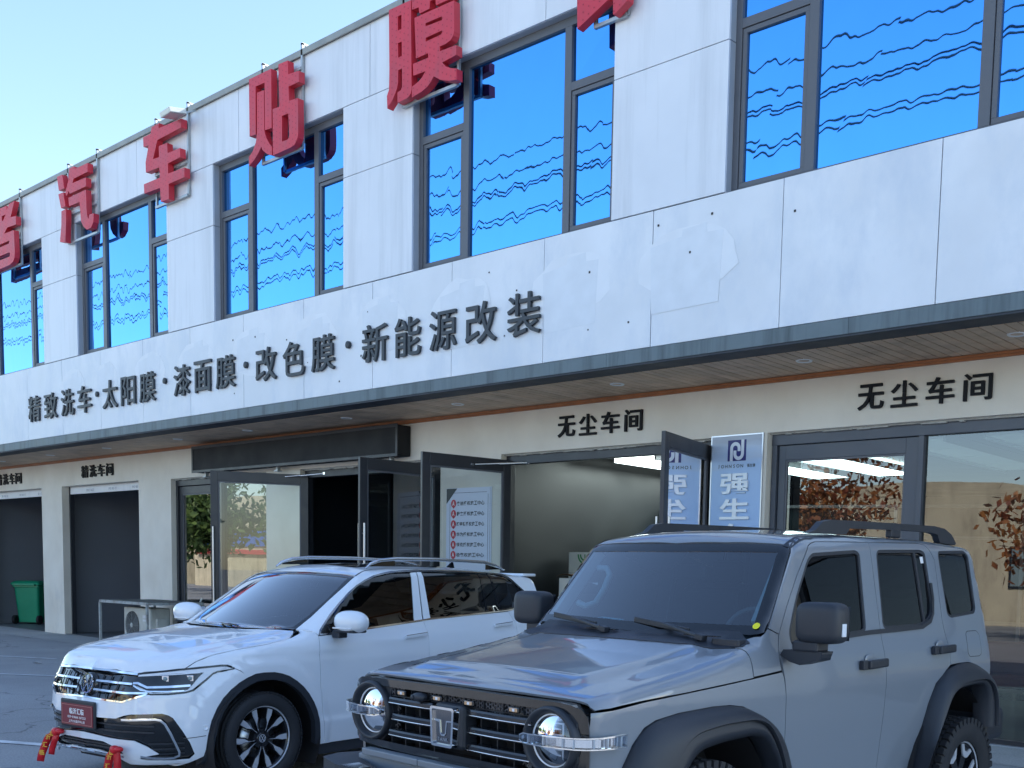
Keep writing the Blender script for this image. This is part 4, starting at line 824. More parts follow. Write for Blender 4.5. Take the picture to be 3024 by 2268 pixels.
class Chart:
    def __init__(s, kind, **k): s.k = kind; s.__dict__.update(k)
    def uv(s, p):
        x, y, z = p
        if s.k == 'side': return (x, z)
        if s.k == 'top': return (x, y)
        if s.k == 'rear' or s.k == 'frontp': return (y, z)
        if s.k == 'cyl': return (x, math.atan2(y, z - s.zc) * s.R)
        if s.k == 'sph': return (math.atan2(y, s.cx - x) * s.R, math.atan2(z - s.cz, math.hypot(y, s.cx - x)) * s.R)
        if s.k == 'dir': q = Vector(p); return (q.dot(s.a), q.dot(s.b))
    def solve(s, Fn, U):
        U = np.asarray(U, float); n = len(U); z_ = np.zeros(n); o_ = np.ones(n)
        if s.k == 'side': return cast(Fn, np.stack([U[:, 0], 1.3 * o_, U[:, 1]], 1), np.stack([z_, -o_, z_], 1), 0, 1.2, True)
        if s.k == 'top': return cast(Fn, np.stack([U[:, 0], U[:, 1], 2.4 * o_], 1), np.stack([z_, z_, -o_], 1), 0, 2, True)
        if s.k == 'rear': return cast(Fn, np.stack([4.5 * o_, U[:, 0], U[:, 1]], 1), np.stack([-o_, z_, z_], 1), 0, 2.5, True)
        if s.k == 'frontp': return cast(Fn, np.stack([-1.5 * o_, U[:, 0], U[:, 1]], 1), np.stack([o_, z_, z_], 1), 0, 2.5, True)
        if s.k == 'cyl':
            t = U[:, 1] / s.R; return cast(Fn, np.stack([U[:, 0], z_, s.zc * o_], 1), np.stack([z_, np.sin(t), np.cos(t)], 1), .02, 1.3, False)
        if s.k == 'sph':
            a, b = U[:, 0] / s.R, U[:, 1] / s.R; return cast(Fn, np.stack([s.cx * o_, z_, s.cz * o_], 1), np.stack([-np.cos(a) * np.cos(b), np.sin(a) * np.cos(b), np.sin(b)], 1), .05, 1.8, False)
        if s.k == 'dir':
            a, b, d = (np.array(q) for q in (s.a, s.b, s.a.cross(s.b))); return cast(Fn, U[:, :1] * a + U[:, 1:] * b - d * 3, np.tile(d, (n, 1)), 0, 6, True)
def pip(P, poly):
    P = np.asarray(P); poly = np.asarray(poly); c = np.zeros(len(P), bool); j = len(poly) - 1
    for i in range(len(poly)):
        xi, yi = poly[i]; xj, yj = poly[j]
        if yi != yj: c ^= ((yi > P[:, 1]) != (yj > P[:, 1])) & (P[:, 0] < (xj - xi) * (P[:, 1] - yi) / (yj - yi) + xi)
        j = i
    return c
def edist(P, poly):
    P = np.asarray(P); d = np.full(len(P), 1e9); poly = np.asarray(poly); n = len(poly)
    for i in range(n):
        a, b = poly[i], poly[(i + 1) % n]; ab = b - a; t = np.clip(((P - a) @ ab) / max(ab @ ab, 1e-12), 0, 1); d = np.minimum(d, np.linalg.norm(P - (a + t[:, None] * ab), axis=1))
    return d
def resamp(poly, sp):
    out = []; n = len(poly)
    for i in range(n):
        a, b = np.array(poly[i]), np.array(poly[(i + 1) % n]); k = max(1, int(math.ceil(np.linalg.norm(b - a) / sp)))
        out += [tuple(a + (b - a) * j / k) for j in range(k)]
    return out
def smooth_poly(poly, it=1):
    for _ in range(it):
        q = []; n = len(poly)
        for i in range(n):
            a, b = np.array(poly[i]), np.array(poly[(i + 1) % n]); q += [tuple(a * .78 + b * .22), tuple(a * .22 + b * .78)]
        poly = q
    return poly
def round_poly(poly, rad=.04, k=4):
    q = []; n = len(poly)
    for i in range(n):
        a, b, c = np.array(poly[i - 1], float), np.array(poly[i], float), np.array(poly[(i + 1) % n], float); u = a - b; v = c - b; lu, lv = np.linalg.norm(u), np.linalg.norm(v); r = min(rad, lu * .45, lv * .45); p0 = b + u / lu * r; p1 = b + v / lv * r
        for j in range(k + 1): t = j / k; q.append(tuple((1 - t) ** 2 * p0 + 2 * t * (1 - t) * b + t * t * p1))
    return q
def shrink(poly, g):
    P = np.array(poly); n = len(P); A = .5 * np.sum(P[:, 0] * np.roll(P[:, 1], -1) - np.roll(P[:, 0], -1) * P[:, 1]); s = 1 if A > 0 else -1
    e = np.roll(P, -1, 0) - P; e /= np.maximum(np.linalg.norm(e, axis=1, keepdims=True), 1e-9); nn = np.stack([-e[:, 1], e[:, 0]], 1) * s
    m = nn + np.roll(nn, 1, 0); m /= np.maximum(np.linalg.norm(m, axis=1, keepdims=True), .35); return [tuple(q) for q in P + m * g]
def panel3(name, Fn, chart, outline, mat, parent, holes=(), sp=.045, off=0., thick=.012, gap=.0022, side=1, disp=None, both=False, mi_n=None, eps=.018, sub=None):
    """curved sheet cut out of an implicit body; outline given as chart coordinates"""
    o0 = resamp(shrink(list(outline), gap) if gap else list(outline), sp); hs = [resamp(shrink(list(h), -gap) if gap else list(h), sp) for h in holes]
    P = np.array(o0); lo, hi = P.min(0), P.max(0)
    gx, gy = np.meshgrid(np.arange(lo[0] + sp / 2, hi[0], sp), np.arange(lo[1] + sp / 2, hi[1], sp)); Gp = np.stack([gx.ravel() + (np.arange(gx.size) % 2) * 1e-4, gy.ravel()], 1)
    if len(Gp):
        k = pip(Gp, o0) & (edist(Gp, o0) > sp * .45)
        for h in hs: k &= ~pip(Gp, h) & (edist(Gp, h) > sp * .45)
        Gp = Gp[k]
    co = [Vector(p) for p in o0]; loops = [list(range(len(co)))]
    for h in hs: b0 = len(co); co += [Vector(p) for p in h]; loops.append(list(range(b0, len(co))))
    edges = [(lp[i], lp[(i + 1) % len(lp)]) for lp in loops for i in range(len(lp))]; co += [Vector(p) for p in Gp]
    vo, eo, fo, _, _, _ = geometry.delaunay_2d_cdt(co, edges, [], 0, 1e-7)
    V = np.array([tuple(v) for v in vo]); Ft = np.array([f for f in fo if len(f) == 3]); C = V[Ft].mean(1); k = pip(C, o0)
    for h in hs: k &= ~pip(C, h)
    Ft = Ft[k]; S3 = chart.solve(Fn, V); Nn = grad(Fn, S3, eps); S3 = S3 + Nn * off
    if disp is not None: S3, Nn = disp(S3, Nn)
    ec = {}
    for f in Ft:
        for i in range(3): a, b = int(f[i]), int(f[(i + 1) % 3]); ec.setdefault((min(a, b), max(a, b)), []).append((a, b))
    bd = [e[0] for e in ec.values() if len(e) == 1]
    res = []
    for sgn in ((side, -side) if both else (side,)):
        A = S3.copy(); Nv = Nn.copy(); A[:, 1] *= -sgn; Nv[:, 1] *= -sgn      # builder's left (+y) is the mesh's -y
        fn = np.cross(A[Ft[:, 1]] - A[Ft[:, 0]], A[Ft[:, 2]] - A[Ft[:, 0]]); fl_ = (fn * Nv[Ft].mean(1)).sum(1) < 0
        T_ = Ft.copy(); T_[fl_] = T_[fl_][:, ::-1]; n = len(A); verts = A.tolist(); faces = T_.tolist(); norms = Nv.tolist()
        if thick:
            B = A - Nv * thick; bi = {}
            for a, b in bd:
                for q in (a, b):
                    if q not in bi: bi[q] = len(verts); verts.append(A[q].tolist()); verts.append(B[q].tolist()); norms += [Nv[q].tolist()] * 2
            for a, b in bd: faces.append([bi[a], bi[b], bi[b] + 1, bi[a] + 1])
        me = bpy.data.meshes.new(name); me.from_pydata(verts, [], faces); me.materials.append(mat)
        sm = [True] * len(T_) + [False] * (len(faces) - len(T_)); me.polygons.foreach_set('use_smooth', sm)
        me.normals_split_custom_set_from_vertices([Vector(q) for q in norms]) if not thick else None
        if thick:
            ln = []
            for p in me.polygons:
                for vi in p.vertices: ln.append(norms[vi] if p.index < len(T_) else tuple(p.normal))
            me.normals_split_custom_set(ln)
        o = bpy.data.objects.new(name, me); COL.objects.link(o); o.parent = parent; res.append(o)
    return res
def strip3(name, Fn, chart, pts, width, mat, parent, off=.004, thick=.006, both=False, side=1, n=8):
    """moulding that follows a line on the body"""
    P = [np.array(p, float) for p in pts]; q = [];
    for i in range(len(P) - 1):
        k = max(1, int(np.linalg.norm(P[i + 1] - P[i]) / .03)); q += [P[i] + (P[i + 1] - P[i]) * j / k for j in range(k)]
    q.append(P[-1]); q = np.array(q); t = np.gradient(q, axis=0); t /= np.linalg.norm(t, axis=1, keepdims=True); nn = np.stack([-t[:, 1], t[:, 0]], 1) * width / 2
    return panel3(name, Fn, chart, [tuple(a) for a in q + nn] + [tuple(a) for a in (q - nn)[::-1]], mat, parent, sp=.03, off=off, thick=thick, gap=0, both=both, side=side)
def place_car(name, pose, label, cat):
    x, y, th = pose; e = empty(name, (x, y, 0), th, label, cat); return e
def flipy(mb):
    mb.v = [(a, -b, c) for a, b, c in mb.v]; return mb
SIDE = Chart('side'); TOP = Chart('top'); REAR = Chart('rear'); FRONTP = Chart('frontp')
# paints
M_wpaint = nmat('white_car_paint', (.80, .84, .88), .32, coat=1.0, coat_rough=.015, spec=.4)
M_gpaint = nmat('nardo_grey_car_paint', (.21, .235, .265), .30, coat=1.0, coat_rough=.012, spec=.4)
M_plas = nmat('black_grained_plastic', (.022, .026, .034), .48, bump=.12, bscale=400)
M_gloss = nmat('gloss_black', (.006, .007, .009), .06, coat=.6)
M_chr = nmat('chrome_trim', (.82, .84, .86), .07, metal=1)
M_rub = nmat('tyre_rubber', (.022, .023, .026), .72, var=.15, vscale=9)
M_rimd = nmat('rim_black', (.012, .013, .016), .2)
M_rimm = nmat('machined_rim', (.60, .62, .66), .35, metal=.35)
M_carglass = glassmat('tinted_side_glass', (.025, .03, .035), 1.0)
M_ws = glassmat('windscreen_glass', (.55, .74, .80), 1.7)
M_ws2 = glassmat('dark_windscreen_glass', (.16, .20, .24), 1.6)
M_lensg = glassmat('lamp_cover_glass', (.85, .9, .95), 1.0)
M_int = nmat('cabin_black', (.02, .022, .026), .6); M_intg = nmat('cabin_grey', (.14, .15, .16), .7)
M_lampsil = nmat('lamp_silver', (.70, .73, .78), .12, metal=1)
M_lampwh = nmat('lamp_white', (.75, .78, .82), .2)
def tyre(mb, c, r, rr, w_, sd, blocks=0, grooves=4):
    """c hub, axis along y; sd = +1 if outer face towards +y (mesh)"""
    prof = [(rr, -w_ * .40), (rr + .012, -w_ * .46), (r * .80, -w_ * .50), (r * .93, -w_ * .48), (r - .008, -w_ * .40), (r, -w_ * .36)]
    k = grooves; ws = []
    for i in range(k):
        a = -w_ * .30 + i * w_ * .60 / (k - 1); ws += [(r, a - .009), (r - .008, a - .006), (r - .008, a + .006), (r, a + .009)]
    prof += ws + [(r, w_ * .36), (r - .008, w_ * .40), (r * .93, w_ * .48), (r * .80, w_ * .50), (rr + .012, w_ * .46), (rr, w_ * .40)]
    mb.lathe(c, (0, 1, 0), prof, 96, refd=(1, 0, 0))
# ================================================================ white SUV
car = place_car('parked_car', (-8.2315, 4.4149, 1.69401), 'glossy white SUV with red dealer plate and red ribbons on its front bumper', 'car')
FT = F_tig; SPH = Chart('sph', cx=.1, cz=.62, R=.9); CYL = Chart('cyl', zc=.40, R=.9)
def dirchart(inward, upish=(0, 0, 1)):
    d = Vector(inward).normalized(); a = Vector(upish).cross(d).normalized(); b = d.cross(a); return Chart('dir', a=a, b=b)
DSF = dirchart((.30, -.75, -.58))
def sym(half):   # half: 3-D points on y>=0, from centre line outwards; closes with the mirror image
    return half + [(x, -y, z) for x, y, z in half[::-1] if abs(y) > 1e-6]
def toC(ch, pts): return [ch.uv(p) for p in pts]
def sy(Fn, x, z): return float(SIDE.solve(Fn, [(x, z)])[0][1])
def s3(Fn, pts): return [(x, sy(Fn, x, z), z) for x, z in pts]
arch = [(-.500, .20), (-.490, .27), (-.481, .319), (-.476, .421), (-.455, .532), (-.414, .62), (-.368, .693), (-.312, .751), (-.249, .799), (-.177, .836), (-.116, .859), (-.043, .865), (.053, .862), (.131, .846), (.197, .824), (.271, .781), (.333, .734), (.389, .675), (.438, .605), (.475, .53), (.497, .461), (.52, .345), (.53, .25)]
ai = arch.index((-.177, .836))
LT = [(-.797, .491, .869), (-.714, .627, .890), (-.59, .733, .907), (-.486, .792, .918), (-.368, .844, .929), (-.322, .86, .927), (-.298, .869, .917), (-.275, .878, .908)]
LB = [(-.394, .838, .888), (-.421, .827, .876), (-.465, .815, .838), (-.513, .802, .80), (-.561, .788, .762), (-.602, .767, .747), (-.702, .705, .737), (-.789, .616, .734), (-.803, .588, .742), (-.835, .478, .796)]
# bumper
half = [(-.93, 0, .676), (-.926, .2, .675), (-.884, .429, .667), (-.80, .597, .732), (-.789, .616, .732), (-.702, .705, .735), (-.602, .767, .745), (-.561, .788, .760), (-.513, .802, .798), (-.465, .815, .836), (-.421, .827, .874), (-.394, .838, .886), (-.275, .878, .906)] + s3(FT, [(-.232, .885), (-.172, .842)]) + s3(FT, arch[:ai + 1][::-1]) + [(-.62, .78, .205), (-.851, .465, .218), (-.897, .385, .262), (-.92, .2, .268), (-.92, 0, .27)]
full = half + [(x, -y, z) for x, y, z in half[::-1][1:-1]]
fogh = [(-.93, 0, .542), (-.927, .193, .542), (-.908, .381, .547), (-.89, .446, .571), (-.871, .507, .584), (-.743, .683, .594), (-.711, .714, .581), (-.688, .729, .562), (-.637, .761, .469), (-.592, .784, .38), (-.555, .788, .289), (-.581, .765, .257), (-.65, .716, .252), (-.827, .551, .262), (-.832, .556, .278), (-.752, .659, .301), (-.81, .609, .357), (-.866, .524, .40), (-.917, .318, .406), (-.93, 0, .425)]
fog = fogh + [(x, -y, z) for x, y, z in fogh[::-1][1:-1]]
lowh = [(-.93, 0, .371), (-.925, .25, .371), (-.904, .398, .330), (-.888, .440, .296), (-.919, .285, .292), (-.93, 0, .300)]
low = lowh + [(x, -y, z) for x, y, z in lowh[::-1][1:-1]]
panel3('front_bumper', FT, SPH, toC(SPH, full), M_wpaint, car, holes=[toC(SPH, fog), toC(SPH, low)], sp=.035)
panel3('lower_grille', FT, SPH, toC(SPH, fog), M_gloss, car, off=-.028, thick=0, gap=-.02, sp=.05)
panel3('lower_grille', FT, SPH, toC(SPH, low), M_gloss, car, off=-.03, thick=0, gap=-.01, sp=.05)
for zz in (.50, .455, .375, .335, .295):
    yy = .70 if zz < .45 else .62
    if zz > .41: strip3('grille_slat', FT, SPH, toC(SPH, [(-.9, -yy, zz), (-.92, -.3, zz), (-.93, 0, zz), (-.92, .3, zz), (-.87, .52, zz + .003), (-.75, yy, zz + .006)]), .010, M_plas, car, off=-.018)
    else: strip3('grille_slat', FT, SPH, toC(SPH, [(-.80, .60, zz), (-.70, .705, zz), (-.62, .76, zz)]), .010, M_plas, car, off=-.018, both=True)
for zz in (.35, .33): strip3('grille_slat', FT, SPH, toC(SPH, [(-.9, -.36, zz), (-.93, 0, zz), (-.9, .36, zz)]), .008, M_plas, car, off=-.02)
strip3('chrome_blade', FT, SPH, toC(SPH, [(-.887, .43, .543), (-.887, .465, .545), (-.82, .58, .553), (-.777, .654, .555), (-.753, .680, .548), (-.73, .701, .521), (-.70, .716, .46), (-.665, .730, .37), (-.645, .738, .315), (-.642, .731, .288), (-.672, .709, .272), (-.75, .64, .274), (-.831, .559, .284)]), .013, M_chr, car, off=.006, both=True)
strip3('lower_chrome', FT, SPH, toC(SPH, [(-.883, -.445, .281), (-.916, -.281, .285), (-.933, 0, .290), (-.916, .281, .285), (-.883, .445, .281)]), .012, M_chr, car, off=.012)
b = MB(); q = SPH.solve(FT, toC(SPH, [(-.495, .836, .486)]))[0]; b.lathe((q[0], -q[1], q[2]), (-.55, -.83, 0), [(.022, -.01), (.022, .003), (.015, .004), (.013, .001), (0, .001)], 20); b.build('parking_sensor', M_wpaint, car)
strip3('bumper_seam', FT, SPH, toC(SPH, [(-.63, .765, .413), (-.56, .80, .418), (-.49, .834, .426)]), .0045, M_joint, car, off=.0006, thick=0, both=True)
# grille
gh = [(-.86, 0, .872), (-.842, .2, .870), (-.80, .486, .860), (-.834, .469, .802), (-.803, .588, .745), (-.789, .610, .737), (-.884, .428, .678), (-.902, .25, .684), (-.92, 0, .686)]
gr = gh + [(x, -y, z) for x, y, z in gh[::-1][1:-1]]
panel3('upper_grille', FT, SPH, toC(SPH, gr), M_gloss, car, off=-.022, thick=0, gap=-.012, sp=.05)
for yy in np.arange(-.42, .43, .095):
    if abs(yy) > .1: strip3('grille_rib', FT, SPH, toC(SPH, [(-.86, yy, .860), (-.90, yy * .97, .69)]), .006, M_plas, car, off=-.012)
strip3('grille_chrome', FT, SPH, toC(SPH, [(-.797, -.489, .869), (-.842, -.2, .882), (-.855, 0, .884), (-.842, .2, .882), (-.797, .489, .869)]), .014, M_chr, car, off=.004)
strip3('grille_chrome', FT, SPH, toC(SPH, [(-.802, -.596, .730), (-.884, -.429, .671), (-.916, 0, .680), (-.884, .429, .671), (-.802, .596, .732)]), .010, M_chr, car, off=.004)
for sg in (-1, 1):
    strip3('grille_chrome', FT, SPH, toC(SPH, [(-.88, .105 * sg, .803), (-.87, .25 * sg, .803), (-.835, .475 * sg, .800)]), .013, M_chr, car, off=.003)
    strip3('grille_chrome', FT, SPH, toC(SPH, [(-.905, .105 * sg, .741), (-.89, .3 * sg, .738), (-.865, .452 * sg, .735), (-.797, .60 * sg, .741)]), .012, M_chr, car, off=.003)
def disc_frame(c, n):
    n = Vector(n).normalized(); u = Vector((0, 0, 1)).cross(n).normalized(); v = n.cross(u); c = Vector(c); return c, n, u, v
def vwlogo(mb, c, n, r, t, mi=0, flip=False):
    c, n, u, v = disc_frame(c, n)
    P = lambda a, q: c + u * (a * r) + v * (q * r) + n * t
    mb.lathe(c, n, [(r, 0), (r, t), (r * .86, t), (r * .86, 0)], 36, mi, False, refd=u)
    def stroke(p, q, w_=.13):
        p, q = Vector(p), Vector(q); d = (q - p).normalized(); m = Vector((-d.y, d.x)) * w_ / 2
        pts = [P(*(p + m)), P(*(q + m)), P(*(q - m)), P(*(p - m))]; mb.add(pts + [a - n * t for a in pts], [(0, 1, 2, 3), (4, 7, 6, 5), (0, 4, 5, 1), (1, 5, 6, 2), (2, 6, 7, 3), (3, 7, 4, 0)], mi)
    stroke((-.42, .76), (-.05, .10)); stroke((.42, .76), (.05, .10)); stroke((-.76, .40), (-.38, -.72)); stroke((.76, .40), (.38, -.72)); stroke((-.38, -.72), (.0, .02)); stroke((.38, -.72), (0, .02)); stroke((-.12, .12), (.12, .12))
b = MB(); vwlogo(b, (-.893, -.018, .777), (-1, 0, .16), .074, .010); b.build('emblem', M_chr, car)
b = MB(); b.lathe((-.882, -.018, .777), (-1, 0, .16), [(.085, -.02), (.08, .0), (0, .004)], 32); b.build('emblem_base', M_gloss, car)
# dealer plate
b = MB(); px0 = -.945
b.box(px0, px0 + .02, -.178, .262, .445, .652); b.build('plate_holder', M_plas, car, bevel=.012)
b = MB(); b.box(px0 - .004, px0, -.160, .244, .463, .622); b.build('dealer_plate', nmat('dark_red_plate', (.20, .02, .035), .45), car)
b = MB(); xx = px0 - .0055
for q in ((-.150, .234, .472, .475), (-.150, .234, .610, .613), (-.150, -.147, .475, .610), (.231, .234, .475, .610)): b.box(xx, xx + .001, q[0], q[1], q[2], q[3])
b.build('plate_line', nmat('plate_gold', (.55, .25, .2), .5), car)

M_pw = nmat('plate_white_ink', (.85, .84, .84), .5)
def ftext(mb, s, xc, z, h, adv, off=.02, latin=.62, xx=None, yc=0.):
    wds = sum(h * (adv if ord(c_) > 255 else latin) for c_ in s); text_row(mb, s, -wds / 2, z, h, lambda a, q: (xx, yc - a, q), None, off, adv=adv, latin=latin)
b = MB(); ftext(b, '临沂汇临', 0, .545, .045, 1.05, .035, xx=xx, yc=.042); ftext(b, '0539-8186666 8672222', 0, .515, .019, 1, .02, .62, xx=xx, yc=.042); ftext(b, '上汽大众临沂中心店', 0, .482, .021, 1.1, .02, xx=xx, yc=.042)
b.build('plate_lettering', M_pw, car, recalc=False)
# headlights
for sgn in (1, -1):
    o1 = panel3('headlight', FT, SPH, toC(SPH, LT + LB), M_lampwh, car, sp=.03, off=-.002, side=sgn, gap=.004)[0]; hl = o1
    lens = [(-.80, .496, .859), (-.479, .801, .885), (-.515, .792, .853), (-.563, .78, .797), (-.591, .77, .765), (-.773, .632, .743), (-.833, .485, .797), (-.819, .484, .826)]
    panel3('lamp_bowl', FT, SPH, toC(SPH, lens), M_gloss, hl, sp=.03, off=.0005, thick=0, side=sgn, gap=0)
    strip3('lamp_outline', FT, SPH, toC(SPH, [(-.797, .488, .872), (-.714, .627, .893), (-.59, .733, .911), (-.486, .792, .923), (-.368, .845, .934), (-.322, .86, .932), (-.296, .87, .920), (-.275, .878, .908)]), .010, M_gloss, hl, off=.002, side=sgn)
    strip3('lamp_outline', FT, SPH, toC(SPH, [(-.275, .878, .906), (-.394, .838, .885), (-.425, .825, .870), (-.465, .815, .833), (-.513, .802, .795), (-.561, .788, .757), (-.602, .767, .744), (-.702, .705, .733), (-.789, .616, .732)]), .009, M_gloss, hl, off=.002, side=sgn)
    strip3('running_light', FT, SPH, toC(SPH, [(-.833, .484, .806), (-.818, .52, .808), (-.79, .585, .780), (-.70, .70, .787), (-.572, .774, .794)]), .013, M_lampsil, hl, off=.004, side=sgn)
    strip3('running_light', FT, SPH, toC(SPH, [(-.835, .49, .79), (-.815, .55, .76), (-.785, .602, .752), (-.70, .69, .752), (-.61, .755, .757)]), .008, M_lampsil, hl, off=.004, side=sgn)
    strip3('running_light', FT, SPH, toC(SPH, [(-.80, .50, .856), (-.64, .70, .871), (-.50, .79, .884)]), .006, M_lampwh, hl, off=.003, side=sgn)
    for (X_, Y_, Z_) in ((-.695, .665, .842), (-.568, .768, .846)):
        q = SPH.solve(FT, toC(SPH, [(X_, Y_, Z_)]))[0]; b = MB(); c_ = Vector((q[0] - .002, -q[1] * sgn, q[2])); n_ = Vector((-.8, -.6 * sgn, .05)).normalized(); u_ = Vector((0, 0, 1)).cross(n_).normalized()
        b.obox(c_, n_ * .004, u_ * .024, Vector((0, 0, .022))); b.build('projector_lamp', M_lampsil, hl, bevel=.003)
        b = MB(); b.lathe(c_ + n_ * .004, n_, [(.016, 0), (.014, .006), (0, .008)], 20); b.build('projector_lens', M_dlg, hl)
# hood
hh = [(-.850, 0, .890), (-.842, .1, .887), (-.825, .35, .884), (-.797, .491, .876), (-.714, .627, .896), (-.59, .733, .913), (-.515, .760, .963), (-.406, .791, 1.006), (-.235, .834, 1.041), (.033, .854, 1.073), (.274, .832, 1.112), (.365, .76, 1.142), (.42, .70, 1.160), (.35, .60, 1.163), (.22, .35, 1.163), (.165, 0, 1.163)]
panel3('hood', FT, CYL, toC(CYL, sym(hh)), M_wpaint, car, sp=.035)
# dark cowl between hood and windscreen
ck = [(.165, 0, 1.16), (.22, .35, 1.16), (.35, .60, 1.163), (.42, .70, 1.163), (.47, .69, 1.17), (.42, .66, 1.19), (.30, .35, 1.19), (.25, 0, 1.19)]
panel3('cowl', FT, TOP, [(a, c_) for a, c_, _ in ck] + [(a, -c_) for a, c_, _ in ck[::-1] if c_ > 1e-6], M_plas, car, sp=.05, off=-.018, thick=0, gap=-.004)
# side panels
GL = [(.53, 1.126), (.567, 1.166), (.607, 1.201), (.705, 1.282), (.832, 1.373), (.96, 1.458), (1.071, 1.52), (1.179, 1.564), (1.303, 1.605), (1.428, 1.628), (1.554, 1.646), (1.881, 1.663), (2.45, 1.668), (3.031, 1.660), (3.115, 1.648), (3.165, 1.628), (3.238, 1.576), (3.40, 1.470)]
BL = [(.535, 1.122), (.712, 1.131), (1.168, 1.170), (1.753, 1.217), (1.86, 1.228), (2.955, 1.285), (3.094, 1.303)]
ra = [(2.79 + .525 * math.cos(math.radians(a)), .345 + .525 * math.sin(math.radians(a))) for a in range(-14, 200, 10)]
fender = [(-.275, .908), (-.322, .930), (-.373, .931), (-.486, .921), (-.585, .912), (-.515, .963), (-.406, 1.006), (-.235, 1.041), (.033, 1.073), (.274, 1.112), (.40, 1.150), (.475, 1.175), (.53, 1.124), (.512, 1.03), (.505, .98), (.512, .85), (.52, .70), (.524, .598), (.545, .467), (.565, .35), (.578, .25)] + arch[ai:][::-1] + [(-.232, .885)]
panel3('fender', FT, SIDE, fender, M_wpaint, car, both=True)
fd = [(.53, 1.122)] + BL[1:4] + [(1.767, 1.175), (1.777, 1.104), (1.760, .978), (1.745, .75), (1.742, .25), (.578, .25), (.565, .35), (.545, .467), (.524, .598), (.52, .70), (.512, .85), (.505, .98), (.512, 1.03)]
ra_f = [p for p in ra[::-1] if p[0] < 2.80 and p[1] > .25]
rd = [(1.753, 1.219)] + BL[4:6] + [(2.98, 1.283), (3.022, 1.203), (3.05, 1.16), (3.04, 1.02), (2.98, .92), (2.90, .862)] + ra_f[::-1] + [(1.742, .25), (1.745, .75), (1.760, .978), (1.777, 1.104), (1.767, 1.175)]
panel3('door', FT, SIDE, fd, M_wpaint, car, both=True); panel3('door', FT, SIDE, rd, M_wpaint, car, both=True)
qp = [(2.955, 1.288), (3.094, 1.305), (3.40, 1.472), (3.55, 1.46), (3.60, 1.30), (3.66, 1.10), (3.66, .75), (3.62, .30), (3.34, .24)] + [p for p in ra if p[0] >= 2.80 and p[1] > .24][1:] + [(2.90, .865), (2.98, .92), (3.04, 1.02), (3.05, 1.16), (3.022, 1.203), (2.98, 1.283)]
panel3('quarter_panel', FT, SIDE, qp, M_wpaint, car, both=True)
b = MB(); b.box(.55, 2.3, -.84, .84, .16, .26); b.build('sill', M_plas, car)
# side frame (A pillar, roof rail, rear pillar)
frame3 = [(.454, .681, 1.167), (.60, .70, 1.275), (.80, .69, 1.415), (.97, .67, 1.515), (1.131, .636, 1.603), (1.25, .60, 1.655), (1.40, .575, 1.69), (1.7, .56, 1.708), (2.2, .56, 1.715), (2.8, .555, 1.705), (3.2, .54, 1.685), (3.58, .52, 1.66)]
tail3 = [(3.60, .62, 1.60), (3.62, .68, 1.47)]
low3 = s3(FT, [(3.40, 1.474)] + GL[::-1][1:] + [(.50, 1.15)])
panel3('roof_side_frame', FT, DSF, toC(DSF, frame3 + tail3 + low3), M_wpaint, car, both=True, sp=.035)
# roof and sunroof
rh = [(1.052, 0), (1.062, .2), (1.085, .4), (1.125, .56), (1.14, .630), (1.25, .598), (1.40, .573), (1.7, .558), (2.2, .558), (2.8, .553), (3.2, .538), (3.58, .518), (3.60, .3), (3.60, 0)]
sr = [(1.30, 0), (1.31, .30), (1.34, .40), (2.55, .40), (2.58, .36), (2.58, 0)]
sr_f = sr + [(a, -c_) for a, c_ in sr[::-1][1:-1]]
panel3('roof', FT, TOP, rh + [(a, -c_) for a, c_ in rh[::-1][1:-1]], M_wpaint, car, holes=[sr_f], sp=.045)
panel3('sunroof', FT, TOP, sr_f, M_gloss, car, off=.002, sp=.06, gap=.004)
strip3('roof_joint', FT, DSF, toC(DSF, frame3[4:]), .012, M_plas, car, off=.0006, thick=0, both=True)
# glass
glass = GL + [(3.094, 1.303)] + BL[::-1][1:]
panel3('side_glass', FT, SIDE, GL[:12] + [(1.86, 1.660), (1.77, 1.222)] + BL[::-1][3:], M_carglass, car, off=-.006, thick=0, both=True, gap=.006, sp=.05)
panel3('side_glass', FT, SIDE, [(1.90, 1.662)] + GL[12:] + [(3.094, 1.303), (2.955, 1.288), (1.80, 1.225)], M_carglass, car, off=-.006, thick=0, both=True, gap=.006, sp=.05)
for q in ([(1.77, 1.643), (1.845, 1.648), (1.748, 1.224), (1.645, 1.217)], [(1.858, 1.650), (1.915, 1.652), (1.855, 1.231), (1.765, 1.225)]): panel3('door_pillar_trim', FT, SIDE, q, M_wpaint, car, off=.001, both=True, gap=.001)
panel3('pillar_backing', FT, SIDE, [(1.75, 1.66), (1.94, 1.665), (1.87, 1.215), (1.62, 1.205)], M_gloss, car, off=-.010, thick=0, both=True, gap=0)
panel3('glass_divider', FT, SIDE, [(2.715, 1.655), (2.745, 1.655), (2.68, 1.280), (2.65, 1.280)], M_gloss, car, off=-.002, both=True, gap=0)
panel3('glass_divider', FT, SIDE, [(2.868, 1.655), (2.895, 1.655), (2.885, 1.29), (2.855, 1.288)], M_gloss, car, off=-.002, both=True, gap=0)
strip3('window_chrome', FT, SIDE, [(.536, 1.128)] + GL[1:], .013, nmat('satin_trim', (.30, .31, .32), .2, metal=1), car, off=.004, both=True)
strip3('belt_chrome', FT, SIDE, [(.545, 1.130)] + [(a, c_ + .006) for a, c_ in BL[1:]], .013, M_chr, car, off=.005, both=True)
